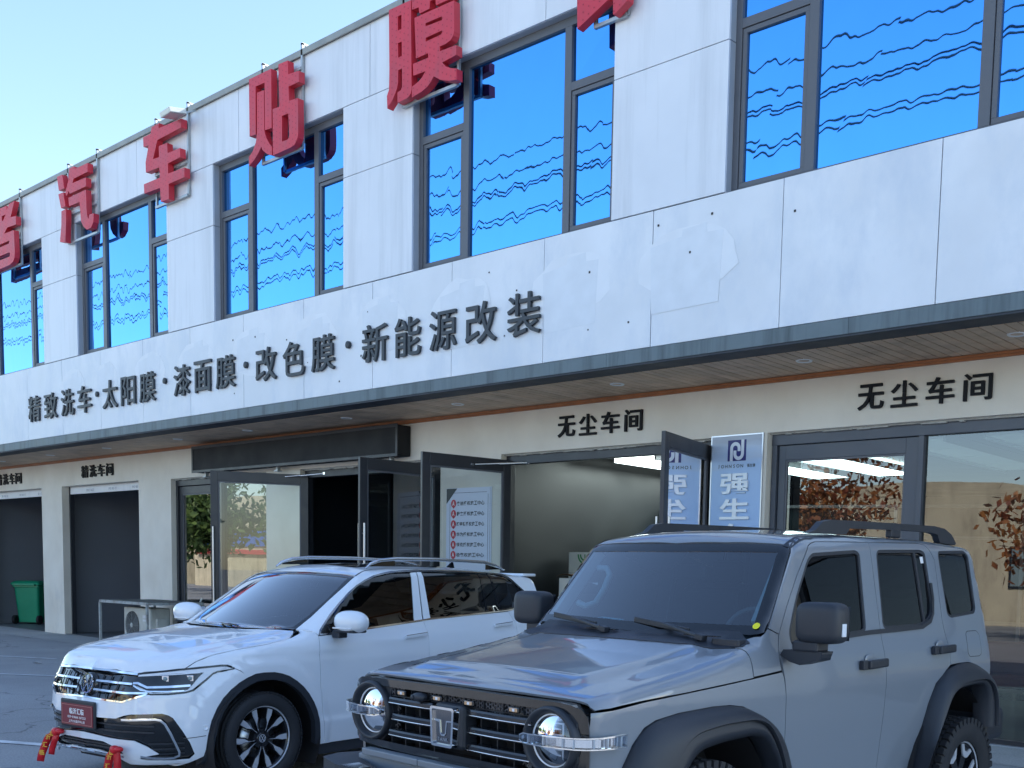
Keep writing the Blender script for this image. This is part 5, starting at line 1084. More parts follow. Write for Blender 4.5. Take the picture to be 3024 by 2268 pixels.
# windscreen
wsh = [(.245, 0, 1.17), (.26, .2, 1.168), (.34, .5, 1.165), (.44, .665, 1.168), (.46, .68, 1.178), (.60, .70, 1.275), (.80, .69, 1.415), (.97, .67, 1.515), (1.12, .632, 1.598), (1.108, .5, 1.612), (1.07, .3, 1.622), (1.048, 0, 1.627)]
DWS = dirchart((.62, 0, -.60), (0, 0, 1)); wsu = toC(DWS, sym(wsh)); ins = shrink(wsu, .045) 
panel3('windscreen_border', FT, DWS, wsu, M_gloss, car, holes=[ins], off=-.002, thick=.004, gap=0, sp=.05)
panel3('windscreen', FT, DWS, ins, M_ws2, car, off=-.004, thick=0, gap=-.004, sp=.05)
# arches
def ring_arch(pts, wd, Fn, mat, parent, off, name='arch_trim', inner=None):
    outer = pts; cx, cz = inner; inn = [(cx + (a - cx) * wd, cz + (c_ - cz) * wd) for a, c_ in pts]
    panel3(name, Fn, SIDE, outer + inn[::-1], mat, parent, off=off, thick=.05, both=True, sp=.04, gap=0)
ring_arch([p for p in arch if p[1] > .19], .895, FT, M_plas, car, .006, inner=(.02, .33))
ring_arch(ra, .895, FT, M_plas, car, .006, inner=(2.79, .33))
for x0 in (.02, 2.79):
    for sg in (-1, 1):
        b = MB(); n_ = 20; r_ = .50
        vs = [(x0 + r_ * math.cos(a), sg * yy, .34 + r_ * math.sin(a)) for a in np.linspace(-.5, math.pi + .5, n_) for yy in (.90, .52)]
        b.add(vs, [(2 * i, 2 * i + 1, 2 * i + 3, 2 * i + 2) for i in range(n_ - 1)], 0, True); b.box(x0 - .5, x0 + .5, min(sg * .5, sg * .52), max(sg * .5, sg * .52), .2, .85); b.build('wheel_liner', M_black, car, recalc=False)
# mirrors
def ellip(mb, c, r, n=18, m=12, mi=0, pw=.8, cut=None):
    vs = []
    for i in range(m + 1):
        t = math.pi * i / m - math.pi / 2
        for j in range(n):
            a = 2 * math.pi * j / n; f_ = lambda v: math.copysign(abs(v) ** pw, v)
            vs.append((c[0] + r[0] * f_(math.cos(t)) * f_(math.cos(a)), c[1] + r[1] * f_(math.cos(t)) * f_(math.sin(a)), c[2] + r[2] * f_(math.sin(t))))
    mb.add(vs, [(i * n + j, i * n + (j + 1) % n, (i + 1) * n + (j + 1) % n, (i + 1) * n + j) for i in range(m) for j in range(n)], mi, True)
for sg in (-1, 1):
    mr = empty('mirror'); mr.parent = car; cy = sg * 1.035
    b = MB(); ellip(b, (.70, cy + sg * .02, 1.238), (.095, .165, .092), pw=.85); b.build('mirror_cap', M_wpaint, mr)
    b = MB(); b.obox((.705, cy, 1.165), (.075, 0, 0), (0, .115, 0), (0, 0, .013)); b.build('mirror_base', M_plas, mr, bevel=.012)
    b = MB(); b.obox((.625, cy + sg * .0, 1.188), (.012, 0, 0), (0, .105, 0), (0, 0, .006)); b.build('turn_signal', M_lampwh, mr, bevel=.003)
    b = MB(); b.obox((.69, sg * .93, 1.135), (.045, 0, 0), (0, .045, 0), (0, 0, .03)); b.build('mirror_arm', M_plas, mr, bevel=.01)
    b = MB(); b.add([(.787, cy - .11, 1.19), (.787, cy + .11, 1.19), (.787, cy + .10, 1.29), (.787, cy - .10, 1.29)], [(0, 1, 2, 3)]); b.build('mirror_glass', M_chr, mr, recalc=False)
# handles
for (x0, z0, z1) in ((1.456, 1.083, 1.104), (2.683, 1.152, 1.172)):
    for sg in (-1, 1):
        y0 = sy(FT, x0 + .14, (z0 + z1) / 2); b = MB(); b.bar((x0, -sg * (y0 + .028), z0), (x0 + .28, -sg * (y0 + .028), z1), .02, .034); b.build('door_handle', M_wpaint, car, bevel=.009)
        b = MB(); b.bar((x0 + .01, -sg * (y0 + .03), z0 + .016), (x0 + .27, -sg * (y0 + .03), z1 + .016), .018, .006); b.build('handle_chrome', M_chr, car, bevel=.002)
# roof rails
rp = [(1.30, .585, 1.672), (1.36, .580, 1.712), (1.475, .575, 1.745), (1.672, .572, 1.762), (2.2, .572, 1.772), (2.886, .568, 1.765), (3.06, .56, 1.74), (3.22, .55, 1.695)]
for sg in (-1, 1):
    b = MB(); b.tube([(x, -sg * y, z) for x, y, z in rp], [.008, .013, .016, .017, .017, .016, .013, .008], 10); b.build('roof_rail', nmat('silver_rail', (.62, .64, .66), .22, metal=.9) if 'silver_rail' not in MATS else MATS['silver_rail'], car)
    b = MB()
    for (a, c_, zt, zl) in ((1.36, 1.66, 1.705, 1.755), (2.9, 3.16, 1.745, 1.700)): b.add([(a, -sg * .574, 1.69), (c_, -sg * .574, 1.70), (c_, -sg * .574, zl), (a, -sg * .574, zt)], [(0, 1, 2, 3)])
    b.build('rail_foot', M_gloss, car, recalc=False)
b = MB(); poly_solid(b, [(2.95, 1.70), (3.08, 1.70), (3.06, 1.765), (3.045, 1.768)], [], lambda x, z: (x, -.006, z), (0, .012, 0)); b.build('shark_fin', M_gloss, car)
b = MB(); b.box(3.52, 3.74, -.56, .56, 1.635, 1.665); b.build('rear_spoiler', M_wpaint, car, bevel=.012)
b = MB(); b.box(3.66, 3.72, -.72, .72, .35, 1.45); b.build('tailgate', M_wpaint, car, bevel=.05)
# interior
b = MB(); b.box(-.55, 3.5, -.50, .50, .22, .85); b.box(.55, 2.25, -.80, .80, .27, .98); b.box(2.2, 3.5, -.5, .5, .3, 1.1); b.build('floor_pan', M_int, car)
b = MB(); b.box(.35, .85, -.68, .68, .95, 1.12); ellip(b, (.72, .36, 1.14), (.14, .2, .05)); b.build('dashboard', M_int, car, bevel=.03)
b = MB(); b.tube([(.88 + .04 * math.sin(a), -.36 + .17 * math.cos(a), 1.10 + .165 * math.sin(a)) for a in np.linspace(0, 2 * math.pi, 25)[:-1]], .013, 8, closed=True); b.box(.86, .90, -.52, -.20, 1.08, 1.12); b.build('steering_wheel', M_int, car)
for sy_ in (-.36, .36):
    b = MB(); b.box(1.15, 1.65, sy_ - .25, sy_ + .25, .85, 1.0); b.obox((1.66, sy_, 1.18), (.07, 0, .03), (0, .24, 0), (-.08, 0, .28)); b.obox((1.76, sy_, 1.5), (.04, 0, 0), (0, .12, 0), (0, 0, .07)); b.build('seat', M_int, car, bevel=.05)
b = MB(); b.box(2.4, 2.55, -.6, .6, .9, 1.45); b.build('rear_seat', M_int, car, bevel=.05)
b = MB(); b.tube([(.62, .63, 1.22), (.95, .60, 1.40), (1.10, .58, 1.50)], .02, 8); b.tube([(.62, -.63, 1.22), (.95, -.60, 1.40), (1.10, -.58, 1.50)], .02, 8); b.build('pillar_trim', M_int, car)
b = MB(); b.obox((1.02, 0, 1.52), (.02, 0, 0), (0, .11, 0), (0, 0, .035)); b.build('rear_view_mirror', M_int, car, bevel=.01)
b = MB()
for sg in (-1, 1): b.bar((.20, sg * .05 - .25, 1.185), (.42, sg * .05 + .32 - .25 + .12, 1.188), .014, .01)
b.build('wiper', M_plas, car)
# wheels
def road_wheel(parent, hub, r, rr, w_, kind, sd):
    e = empty('wheel', hub); e.parent = parent; e.scale = (1, sd, 1)
    b = MB(); tyre(b, (0, 0, 0), r, rr, w_, 1)
    if kind == 'mt':
        for k_ in range(44):
            a = 2 * math.pi * k_ / 44
            for yy, ph in ((-.36, 0), (-.17, .5), (0.02, 0), (.20, .5), (.40, 0)):
                aa = a + ph * 2 * math.pi / 44; c_ = Vector((r * math.cos(aa), yy * w_, r * math.sin(aa))); rd_ = Vector((math.cos(aa), 0, math.sin(aa))); tg_ = Vector((-math.sin(aa), 0, math.cos(aa)))
                b.obox(c_, rd_ * .010, tg_ * (r * math.pi / 44 * .72), Vector((.0, w_ * .075, 0)))
            c_ = Vector((r * .965 * math.cos(a), w_ * .46, r * .965 * math.sin(a))); rd_ = Vector((math.cos(a), 0, math.sin(a))); tg_ = Vector((-math.sin(a), 0, math.cos(a)))
            b.obox(c_, rd_ * .022, tg_ * (r * math.pi / 44 * .62), Vector((0, .008, 0)))
    else:
        for k_ in range(72):
            a = 2 * math.pi * k_ / 72; rd_ = Vector((math.cos(a), 0, math.sin(a))); tg_ = Vector((-math.sin(a), 0, math.cos(a)))
            for s_ in (-1, 1):
                b.obox(Vector((r * .992 * math.cos(a), s_ * w_ * .385, r * .992 * math.sin(a))), rd_ * .006, tg_ * (r * math.pi / 72 * .8), Vector((0, w_ * .055, 0)))
    b.build('tyre', M_rub, e)
    rim = empty('rim'); rim.parent = e; f0 = w_ * .36
    b = MB(); b.lathe((0, 0, 0), (0, 1, 0), [(rr * .9, -w_ * .4), (rr * .90, f0 - .03), (rr * .93, f0 - .008), (rr * .985, f0)], 64, refd=(1, 0, 0)); b.lathe((0, 0, 0), (0, 1, 0), [(.01, -w_ * .1), (rr * .9, -w_ * .12)], 40, refd=(1, 0, 0)); b.build('rim_barrel', M_rimd, rim)
    b = MB(); b.lathe((0, 0, 0), (0, 1, 0), [(rr * .965, f0 - .003), (rr * .985, f0 + .003), (rr * 1.01, f0 + .001), (rr * 1.012, f0 - .004)], 64, refd=(1, 0, 0)); b.build('rim_lip', M_rimm, rim)
    b = MB(); b.lathe((0, -w_ * .05, 0), (0, 1, 0), [(0, .0), (rr * .62, .0), (rr * .62, .02), (0, .02)], 40, refd=(1, 0, 0)); b.build('brake_disc', M_steel, rim)
    def prism(mb, pts, y0, y1, ang):
        ca, sa = math.cos(ang), math.sin(ang); R_ = lambda p, y: (p[0] * ca - p[1] * sa, y, p[0] * sa + p[1] * ca)
        n_ = len(pts); A_ = [R_(p[:2], y1 + (p[2] if len(p) > 2 else 0)) for p in pts]; B_ = [R_(p[:2], y0) for p in pts]; mb.add(A_ + B_, [tuple(range(n_)), tuple(range(n_, 2 * n_))[::-1]] + [(i, n_ + i, n_ + (i + 1) % n_, (i + 1) % n_) for i in range(n_)])
    D_, M1 = MB(), MB(); ns = 5 if kind != 'mt' else 6
    for k_ in range(ns):
        a0 = 2 * math.pi * k_ / ns + (.30 if kind != 'mt' else .1)
        if kind != 'mt':
            prism(D_, [(.03, -.035), (.09, -.04), (rr * .6, -.075), (rr * .97, -.115), (rr * .97, .115), (rr * .6, .075), (.09, .04), (.03, .035)], -.0, f0 - .030, a0) if 0 else None
            for s_ in (-1, 1):
                sp_ = [(.050, s_ * .020), (.060, s_ * .030), (rr * .48, s_ * .034), (rr * .60, s_ * .030), (rr * .97, s_ * .048), (rr * .97, s_ * .108), (rr * .66, s_ * .086), (rr * .50, s_ * .062), (.085, s_ * .046)]
                prism(D_, sp_, -.01, f0 - .016, a0)
                mp_ = [(.055, s_ * .028), (.07, s_ * .038), (rr * .46, s_ * .048), (rr * .62, s_ * .040), (rr * .97, s_ * .056), (rr * .97, s_ * .103), (rr * .69, s_ * .084), (rr * .52, s_ * .060), (.09, s_ * .044)]
                prism(M1, mp_, f0 - .016, f0 - .011, a0)
            prism(D_, [(.03, -.03), (.075, -.03), (.075, .03), (.03, .03)], -.01, f0 - .020, a0)
        else:
            prism(D_, [(.04, -.03), (rr * .62, -.035), (rr * .93, -.07), (rr * .93, .07), (rr * .62, .035), (.04, .03)], -.01, f0 - .02, a0)
            prism(M1, [(rr * .66, -.042), (rr * .93, -.092), (rr * .96, -.060), (rr * .76, -.018), (rr * .76, .018), (rr * .96, .060), (rr * .93, .092), (rr * .66, .042), (rr * .60, .022), (rr * .60, -.022)], f0 - .02, f0 - .010, a0)
    D_.build('rim_spoke', M_rimd, rim); M1.build('machined_face', M_rimm, rim)
    b = MB(); b.lathe((0, 0, 0), (0, 1, 0), [(.046, -.01), (.046, f0 - .02), (.036, f0 - .012), (0, f0 - .011)], 24, refd=(1, 0, 0)); b.build('hub_cap', M_gloss, rim)
    if kind != 'mt':
        b = MB(); vwlogo(b, (0, f0 - .010, 0), (0, 1, 0), .031, .002); b.build('hub_emblem', M_rimm, rim)
    return e
for x0, z0 in ((0, .352), (2.79, .352)):
    for sg in (-1, 1): road_wheel(car, (x0, sg * .765, z0), .359, .252, .235, 'road', sg)
# ribbons tied to the lower bumper
M_rib = nmat('red_satin_ribbon', (.62, .01, .02), .35, var=.1, vscale=12); M_gold = nmat('gold_print', (.85, .5, .05), .4)
def ribbon(label, top, tails, knot):
    t = empty('ribbon', top, 0, label, 'ribbon', 'red ribbons tied to the white car'); t.parent = None
    b = MB()
    for pts, wd, mir in tails:
        n_ = 10; vs = []
        for i in range(n_ + 1):
            f_ = i / n_; k_ = f_ * (len(pts) - 1); a = int(min(k_, len(pts) - 2)); p = Vector(pts[a]).lerp(Vector(pts[a + 1]), k_ - a); s_ = Vector((math.cos(.6 + .5 * math.sin(3 * f_)), math.sin(.6 + .5 * math.sin(3 * f_)), 0)) * wd / 2
            vs += [p - s_ * 1.0, p + s_ * 1.0]
        vs[-2] = vs[-2] + Vector((0, 0, -.02)); vs[-1] = vs[-1] + Vector((0, 0, -.025)); mid = (vs[-1] + vs[-2]) / 2 + Vector((0, 0, .03))
        b.add(vs, [(2 * i, 2 * i + 1, 2 * i + 3, 2 * i + 2) for i in range(n_)], 0, True)
    ellip(b, (0, 0, 0), (.04, .03, .03)); ellip(b, (.03, .01, .005), (.045, .03, .02)); o = b.build('ribbon_tail', M_rib, t, recalc=False); sdf = o.modifiers.new('s', 'SOLIDIFY'); sdf.thickness = .001
    g_ = MB(); pts, wd, mir = tails[0]; s = '临沂汇临'
    for i, ch in enumerate(s):
        f_ = (i + .7) / (len(s) + .5); k_ = f_ * (len(pts) - 1); a = int(min(k_, len(pts) - 2)); p = Vector(pts[a]).lerp(Vector(pts[a + 1]), k_ - a)
        n2 = Vector((0, -1, 0)).lerp(Vector((.6, -.8, 0)), .5).normalized(); u_ = Vector((-n2.y, n2.x, 0)); u_ = Vector((math.cos(.75), math.sin(.75), 0)); nn = Vector((u_.y, -u_.x, 0))
        char_mesh(g_, ch, -.018, .018, -.02, .02, lambda a_, q_, p=p: p + u_ * a_ + Vector((0, 0, q_)) + nn * .012, None, .02)
    g_.build('gold_lettering', M_gold, t, recalc=False)
def cw(x, y, z):
    th = 1.69401; return Vector((-8.2315 + x * math.cos(th) + y * math.sin(th), 4.4149 + x * math.sin(th) - y * math.cos(th), z))
p1 = cw(-.96, -.30, .395); p2 = cw(-.95, .43, .335)
ribbon('red ribbon with gold characters tied at the far corner of the white bumper', p1, [([(0, 0, 0), (-.05, -.03, -.03), (-.09, -.05, -.12), (-.12, -.07, -.21)], .055, 0), ([(.02, 0, 0), (.02, -.02, -.06), (-.02, -.03, -.15)], .045, 0)], 0)
ribbon('red ribbon hanging from the near side of the white bumper, close to the wheel', p2, [([(0, 0, 0), (-.03, -.02, -.04), (-.05, -.03, -.14), (-.07, -.04, -.26)], .055, 0), ([(.03, 0, 0), (.04, 0, -.1), (.03, -.01, -.25)], .05, 0)], 0)
# ================================================================ grey off-road SUV
car = place_car('parked_car', (-3.7906, 4.084, 1.52485), 'matte grey boxy off-road SUV with round headlamps and wide black wheel arches', 'car')
FK = F_tank; CY2 = Chart('cyl', zc=.60, R=.9)
hf = [(-.722, 0, 1.122), (-.719, .22, 1.121), (-.703, .52, 1.118), (-.690, .70, 1.113), (-.692, .76, 1.105), (-.694, .805, 1.089), (-.682, .833, 1.081), (-.606, .854, 1.088), (-.401, .862, 1.11), (-.116, .867, 1.13), (.15, .865, 1.15), (.408, .862, 1.171), (.40, .845, 1.236), (.387, .81, 1.286), (.360, .74, 1.308), (.33, .66, 1.31), (.27, .49, 1.32), (.255, .25, 1.32), (.25, 0, 1.32)]
panel3('hood', FK, CY2, toC(CY2, sym(hf)), M_gpaint, car, sp=.03)
SEAM = [(-.60, 1.086), (-.40, 1.108), (-.116, 1.128), (.15, 1.148), (.408, 1.169), (.655, 1.190)]
FLF = [(-.60, .66), (-.56, .745), (-.517, .829), (-.464, .924), (-.396, .992), (-.323, 1.02), (-.168, 1.041), (.082, 1.053), (.212, 1.051), (.324, 1.036), (.424, .998), (.548, .942), (.64, .862), (.70, .75), (.735, .66), (.75, .55)]
FLR = [(2.03, .42), (2.09, .50), (2.124, .565), (2.159, .65), (2.199, .784), (2.242, .918), (2.318, 1.041), (2.457, 1.122), (2.633, 1.155), (2.769, 1.156), (2.906, 1.123), (3.032, 1.055), (3.095, .96), (3.12, .84), (3.125, .72)]
panel3('fender', FK, SIDE, [(-.700, 1.079)] + SEAM + [(.668, 1.15), (.684, 1.066), (.700, .90), (.715, .78)] + FLF[::-1][2:] + [(-.64, .66), (-.71, .70), (-.712, .9)], M_gpaint, car, both=True, sp=.035)
DCS = dirchart((.10, -.80, -.60))
panel3('cowl_side', FK, DCS, toC(DCS, [(.412, .86, 1.175), (.53, .858, 1.183), (.650, .855, 1.194)] + s3(FK, [(.642, 1.25), (.648, 1.305), (.668, 1.378)]) + [(.58, .812, 1.408), (.555, .815, 1.388), (.527, .809, 1.370), (.46, .72, 1.35), (.37, .72, 1.318), (.392, .80, 1.288), (.404, .845, 1.236)]), M_gpaint, car, both=True, sp=.03)
DT = [(.675, 1.383), (.773, 1.525), (.888, 1.672), (1.04, 1.841), (1.074, 1.855), (1.13, 1.866), (1.68, 1.884)]
RT = [(1.68, 1.884), (2.301, 1.903), (2.367, 1.897), (2.401, 1.874), (2.463, 1.808), (2.469, 1.661), (2.475, 1.425), (2.516, 1.248), (2.510, 1.150)]
MID = [(1.684, 1.72), (1.698, 1.219), (1.700, .9), (1.702, .45)]
FG = round_poly([(1.06, 1.800), (1.515, 1.832), (1.556, 1.815), (1.535, 1.376), (.817, 1.318), (.772, 1.328), (.762, 1.385), (.825, 1.501), (.869, 1.574), (1.01, 1.765)], .04)
RG = round_poly([(1.745, 1.842), (2.29, 1.862), (2.345, 1.845), (2.373, 1.523), (2.345, 1.455), (2.265, 1.412), (2.161, 1.396), (1.728, 1.386)], .045)
QG = round_poly([(2.515, 1.862), (2.925, 1.880), (2.950, 1.843), (2.972, 1.50), (2.945, 1.47), (2.600, 1.444), (2.555, 1.465)], .04)
panel3('door', FK, SIDE, DT + MID + [(.76, .45), (.735, .66), (.715, .78), (.700, .90), (.684, 1.066), (.668, 1.186), (.648, 1.305)], M_gpaint, car, holes=[FG], both=True, sp=.04)
panel3('door', FK, SIDE, RT + FLR[2:9][::-1][1:] + [(2.05, .45)] + MID[::-1], M_gpaint, car, holes=[RG], both=True, sp=.04)
panel3('quarter_panel', FK, SIDE, [(2.31, 1.907)] + RT[2:] + FLR[8:] + [(3.128, 1.0), (3.13, 1.30), (3.11, 1.5), (3.06, 1.75), (3.03, 1.868), (2.9, 1.893)], M_gpaint, car, holes=[QG], both=True, sp=.04)
for q, nm in ((FG, 'side_window'), (RG, 'side_window'), (QG, 'side_window')):
    panel3(nm, FK, SIDE, q, M_carglass, car, off=-.012, thick=0, both=True, gap=-.012, sp=.05)
    panel3('window_seal', FK, SIDE, shrink(q, -.003), M_plas, car, holes=[shrink(q, .016)], off=-.003, thick=.008, both=True, gap=0, sp=.05)
panel3('window_divider', FK, SIDE, [(2.20, 1.86), (2.225, 1.86), (2.262, 1.41), (2.235, 1.41)], M_plas, car, off=-.004, both=True, gap=0)
strip3('belt_moulding', FK, SIDE, [(.78, 1.322), (1.0, 1.333), (1.285, 1.353), (1.56, 1.370), (1.95, 1.382), (2.20, 1.392), (2.31, 1.425), (2.355, 1.475), (2.375, 1.56), (2.372, 1.66)], .026, M_plas, car, off=.007, thick=.012, both=True)
o = panel3('window_sticker', FK, SIDE, [(2.29, 1.822), (2.345, 1.825), (2.35, 1.785), (2.295, 1.782)], M_white, car, off=-.010, thick=0, gap=0)[0]
# roof, roof side frame, windscreen
WSH = [(.405, 0, 1.372), (.444, .335, 1.372), (.481, .60, 1.370), (.515, .76, 1.368), (.535, .800, 1.375), (.560, .813, 1.392), (.585, .808, 1.42), (.722, .774, 1.605), (.868, .732, 1.800), (.884, .718, 1.827), (.872, .655, 1.838), (.828, .33, 1.840), (.809, 0, 1.840)]
DWK = dirchart((.80, 0, -.60)); wsu = toC(DWK, sym(WSH)); ins = smooth_poly(shrink(wsu, .058), 1)
panel3('windscreen_border', FK, DWK, wsu, M_gloss, car, holes=[ins], off=.001, thick=.005, gap=0, sp=.05)
panel3('windscreen', FK, DWK, ins, M_ws, car, off=-.001, thick=0, gap=-.004, sp=.05)
cm = [(.80, -.235, 1.80), (.715, -.205, 1.715), (.690, -.12, 1.70), (.705, .02, 1.710), (.700, .05, 1.705), (.74, .10, 1.75), (.80, .115, 1.80)]
panel3('camera_cover', FK, DWK, toC(DWK, cm), M_gloss, car, off=-.004, thick=.004, gap=0, sp=.05)
FR3 = [(.585, .812, 1.41), (.722, .778, 1.605), (.870, .736, 1.802), (.886, .722, 1.829), (.94, .705, 1.862), (1.05, .682, 1.895), (1.5, .672, 1.925), (2.4, .672, 1.935), (2.85, .668, 1.925), (2.95, .68, 1.91), (3.03, .72, 1.88)]
DSK = dirchart((.12, -.80, -.58)); lowk = s3(FK, [(2.9, 1.894), (2.31, 1.909)] + DT[::-1] + [(.668, 1.38)])
panel3('roof_side_frame', FK, DSK, toC(DSK, FR3 + lowk), M_gpaint, car, both=True, sp=.03)
rk = [(.812, 0), (.832, .33), (.876, .655), (.888, .715), (.94, .702), (1.05, .679), (1.5, .669), (2.4, .669), (2.85, .665), (2.97, .60), (2.99, 0)]
panel3('roof', FK, TOP, rk + [(a, -c_) for a, c_ in rk[::-1][1:-1]], M_gpaint, car, sp=.04)
strip3('roof_ditch', FK, DSK, toC(DSK, [(.872, .722, 1.838), (.925, .712, 1.858), (1.02, .694, 1.888), (1.15, .684, 1.905)]), .040, M_plas, car, off=.002, thick=0, both=True)
strip3('roof_ditch', FK, DSK, toC(DSK, [(1.15, .684, 1.905), (2.4, .674, 1.935), (2.9, .668, 1.92)]), .014, M_plas, car, off=.001, thick=0, both=True)
panel3('rear_panel', FK, REAR, [(-.76, .62), (.76, .62), (.78, 1.2), (.72, 1.45), (.66, 1.84), (-.66, 1.84), (-.72, 1.45), (-.78, 1.2)], M_gpaint, car, sp=.08)
panel3('corner_panel', FK, dirchart((-.7, -.7, 0)), toC(dirchart((-.7, -.7, 0)), [(3.125, .80, .72), (3.128, .80, 1.3), (3.10, .75, 1.5), (3.06, .7, 1.86), (3.10, .64, 1.86), (3.14, .68, 1.5), (3.16, .74, 1.3), (3.16, .74, .72)]), M_gpaint, car, both=True, sp=.04)
# spare wheel on the tailgate
road_wheel(car, (3.30, 0, 1.02), .37, .235, .22, 'mt', 1).rotation_euler = (0, 0, -math.pi / 2)
# fuel door outline and small fittings
ff = round_poly([(2.785, 1.352), (2.94, 1.355), (2.975, 1.33), (2.965, 1.205), (2.93, 1.192), (2.79, 1.192), (2.77, 1.215)], .03)
panel3('fuel_door', FK, SIDE, ff, M_joint, car, off=.0006, thick=0, gap=-.004, side=1); panel3('fuel_door', FK, SIDE, ff, M_gpaint, car, off=.0015, thick=.001, gap=.001, side=1)
# door handles
for (x0, zz) in ((1.395, 1.193), (2.258, 1.248)):
    for sg in (-1, 1):
        h = empty('door_handle'); h.parent = car; y0 = sy(FK, x0 + .12, zz)
        b = MB(); b.bar((x0 + .055, -sg * (y0 + .036), zz), (x0 + .262, -sg * (y0 + .036), zz + .008), .026, .050); b.build('grip', M_plas, h, bevel=.010)
        b = MB(); b.obox((x0 + .035, -sg * (y0 + .018), zz), (.03, 0, 0), (0, .016, 0), (0, 0, .026)); b.build('lock_cap', M_plas, h, bevel=.006)
        b = MB(); ellip(b, (x0 + .12, -sg * (y0 + .001), zz + .018), (.055, .006, .04)); b.build('recess', M_gpaint, h)
# wheel arch flares
def resN(pts, n):
    P = np.array(pts, float); d = np.r_[0, np.cumsum(np.linalg.norm(np.diff(P, axis=0), axis=1))]; t = np.linspace(0, d[-1], n); return np.stack([np.interp(t, d, P[:, k]) for k in range(P.shape[1])], 1)
def smooth_curve(P, it=3):
    for _ in range(it): P[1:-1] = .5 * P[1:-1] + .25 * (P[:-2] + P[2:])
    return P
def flare(body, lip, inner, sg):
    n = 60; B = smooth_curve(resN(body, n)); L_ = smooth_curve(resN(lip, n)); I_ = smooth_curve(resN(inner, n))
    yb = SIDE.solve(FK, B)[:, 1]
    def row(P, y): return [(p[0], -sg * (y[i] if hasattr(y, '__len__') else y), p[1]) for i, p in enumerate(P)]
    rows = [row(B, yb - .01), row(B, yb + .016), row(B * .72 + L_ * .28, .925), row(B * .35 + L_ * .65, .955), row(L_ * 1.0, .962)]
    rows2 = [row(L_, .962), row(L_ * .93 + I_ * .07, .955), row(L_ * .90 + I_ * .10, .935)]; rows3 = [row(L_ * .90 + I_ * .10, .935), row(L_ * .55 + I_ * .45, .947), row(L_ * .35 + I_ * .65, .945), row(I_, .925), row(I_, .82)]
    e = empty('wheel_arch_flare'); e.parent = car
    for rr_, nm in ((rows, 'outer_cladding'), (rows2 + [], 'lip_groove'), (rows3, 'inner_lip')):
        b = MB(); b.add([p for r_ in rr_ for p in r_], [(i * n + j, i * n + j + 1, (i + 1) * n + j + 1, (i + 1) * n + j) for i in range(len(rr_) - 1) for j in range(n - 1)], 0, True); o = b.build(nm, M_plas, e, recalc=False)
        bm = bmesh.new(); bm.from_mesh(o.data); bmesh.ops.recalc_face_normals(bm, faces=bm.faces); bm.to_mesh(o.data); bm.free()
LIPF = [(-.42, .50), (-.36, .66), (-.277, .815), (-.207, .921), (-.128, .962), (.068, .984), (.307, .988), (.423, .958), (.516, .855), (.57, .74), (.62, .60), (.64, .50)]
INF = [(-.33, .50), (-.24, .66), (-.145, .811), (-.071, .87), (.099, .892), (.34, .903), (.443, .882), (.50, .81), (.552, .745), (.58, .62), (.60, .50)]
LIPR = [(2.05, .46), (2.109, .591), (2.19, .71), (2.278, .834), (2.33, .92), (2.381, .99), (2.51, 1.039), (2.65, 1.05), (2.778, 1.054), (2.891, 1.048), (2.985, 1.00), (3.04, .92), (3.07, .80), (3.075, .72)]
INR = [(2.10, .46), (2.168, .584), (2.25, .70), (2.339, .829), (2.435, .973), (2.535, 1.005), (2.782, 1.02), (2.896, 1.008), (2.945, .93), (2.965, .82), (2.97, .72)]
for sg in (1, -1): flare(FLF, LIPF, INF, sg); flare(FLR, LIPR, INR, sg)
for x0 in (0.05, 2.62):
    for sg in (-1, 1):
        b = MB(); n_ = 20; vs = [(x0 + .55 * math.cos(a), sg * yy, .40 + .60 * math.sin(a)) for a in np.linspace(-.3, math.pi + .3, n_) for yy in (.86, .50)]
        b.add(vs, [(2 * i, 2 * i + 1, 2 * i + 3, 2 * i + 2) for i in range(n_ - 1)], 0, True); b.box(x0 - .55, x0 + .55, min(sg * .48, sg * .5), max(sg * .48, sg * .5), .2, 1.0); b.build('wheel_liner', M_black, car, recalc=False)
for x0, z0 in ((0.03, .405), (2.745, .395)):
    for sg in (-1, 1): road_wheel(car, (x0, sg * .775, z0), .392, .243, .25, 'mt', sg)
b = MB(); b.box(.72, 2.05, -.86, .86, .40, .47); b.build('side_step', M_plas, car, bevel=.02)
# rear bumper
b = MB(); b.box(3.02, 3.36, -.88, .88, .60, .835); b.build('rear_bumper', M_plas, car, bevel=.05)
b = MB(); b.box(3.365, 3.375, -.84, -.70, .66, .74); b.build('rear_reflector', M_gloss, car)
# front face: gloss frame, recess, bars
fo = [(0, 1.118), (.70, 1.113), (.765, 1.108), (.815, 1.092), (.843, 1.06), (.850, .95), (.850, .84), (.832, .798), (.79, .776), (.60, .768), (0, .763)]
fi = [(0, 1.080), (.715, 1.077), (.772, 1.066), (.800, 1.035), (.808, .95), (.808, .865), (.785, .825), (.74, .808), (.6, .803), (0, .803)]
fo_ = [(-a, q) for a, q in fo[::-1][:-1]] + fo if 0 else fo + [(-a, q) for a, q in fo[::-1][1:-1]]; fi_ = fi + [(-a, q) for a, q in fi[::-1][1:-1]]
FXF = lambda x, y, z: (I(np.abs(y), [0, -.775, .5, -.768, .78, -.745, .84, -.725, .88, -.69]) - x) * 1.0
panel3('grille_surround', FXF, FRONTP, fo_, M_gloss, car, holes=[fi_], off=0, thick=.06, gap=0, sp=.04)
pass
b = MB(); b.box(-.66, -.65, -.81, .81, .79, 1.09); b.build('grille_cavity', M_black, car)
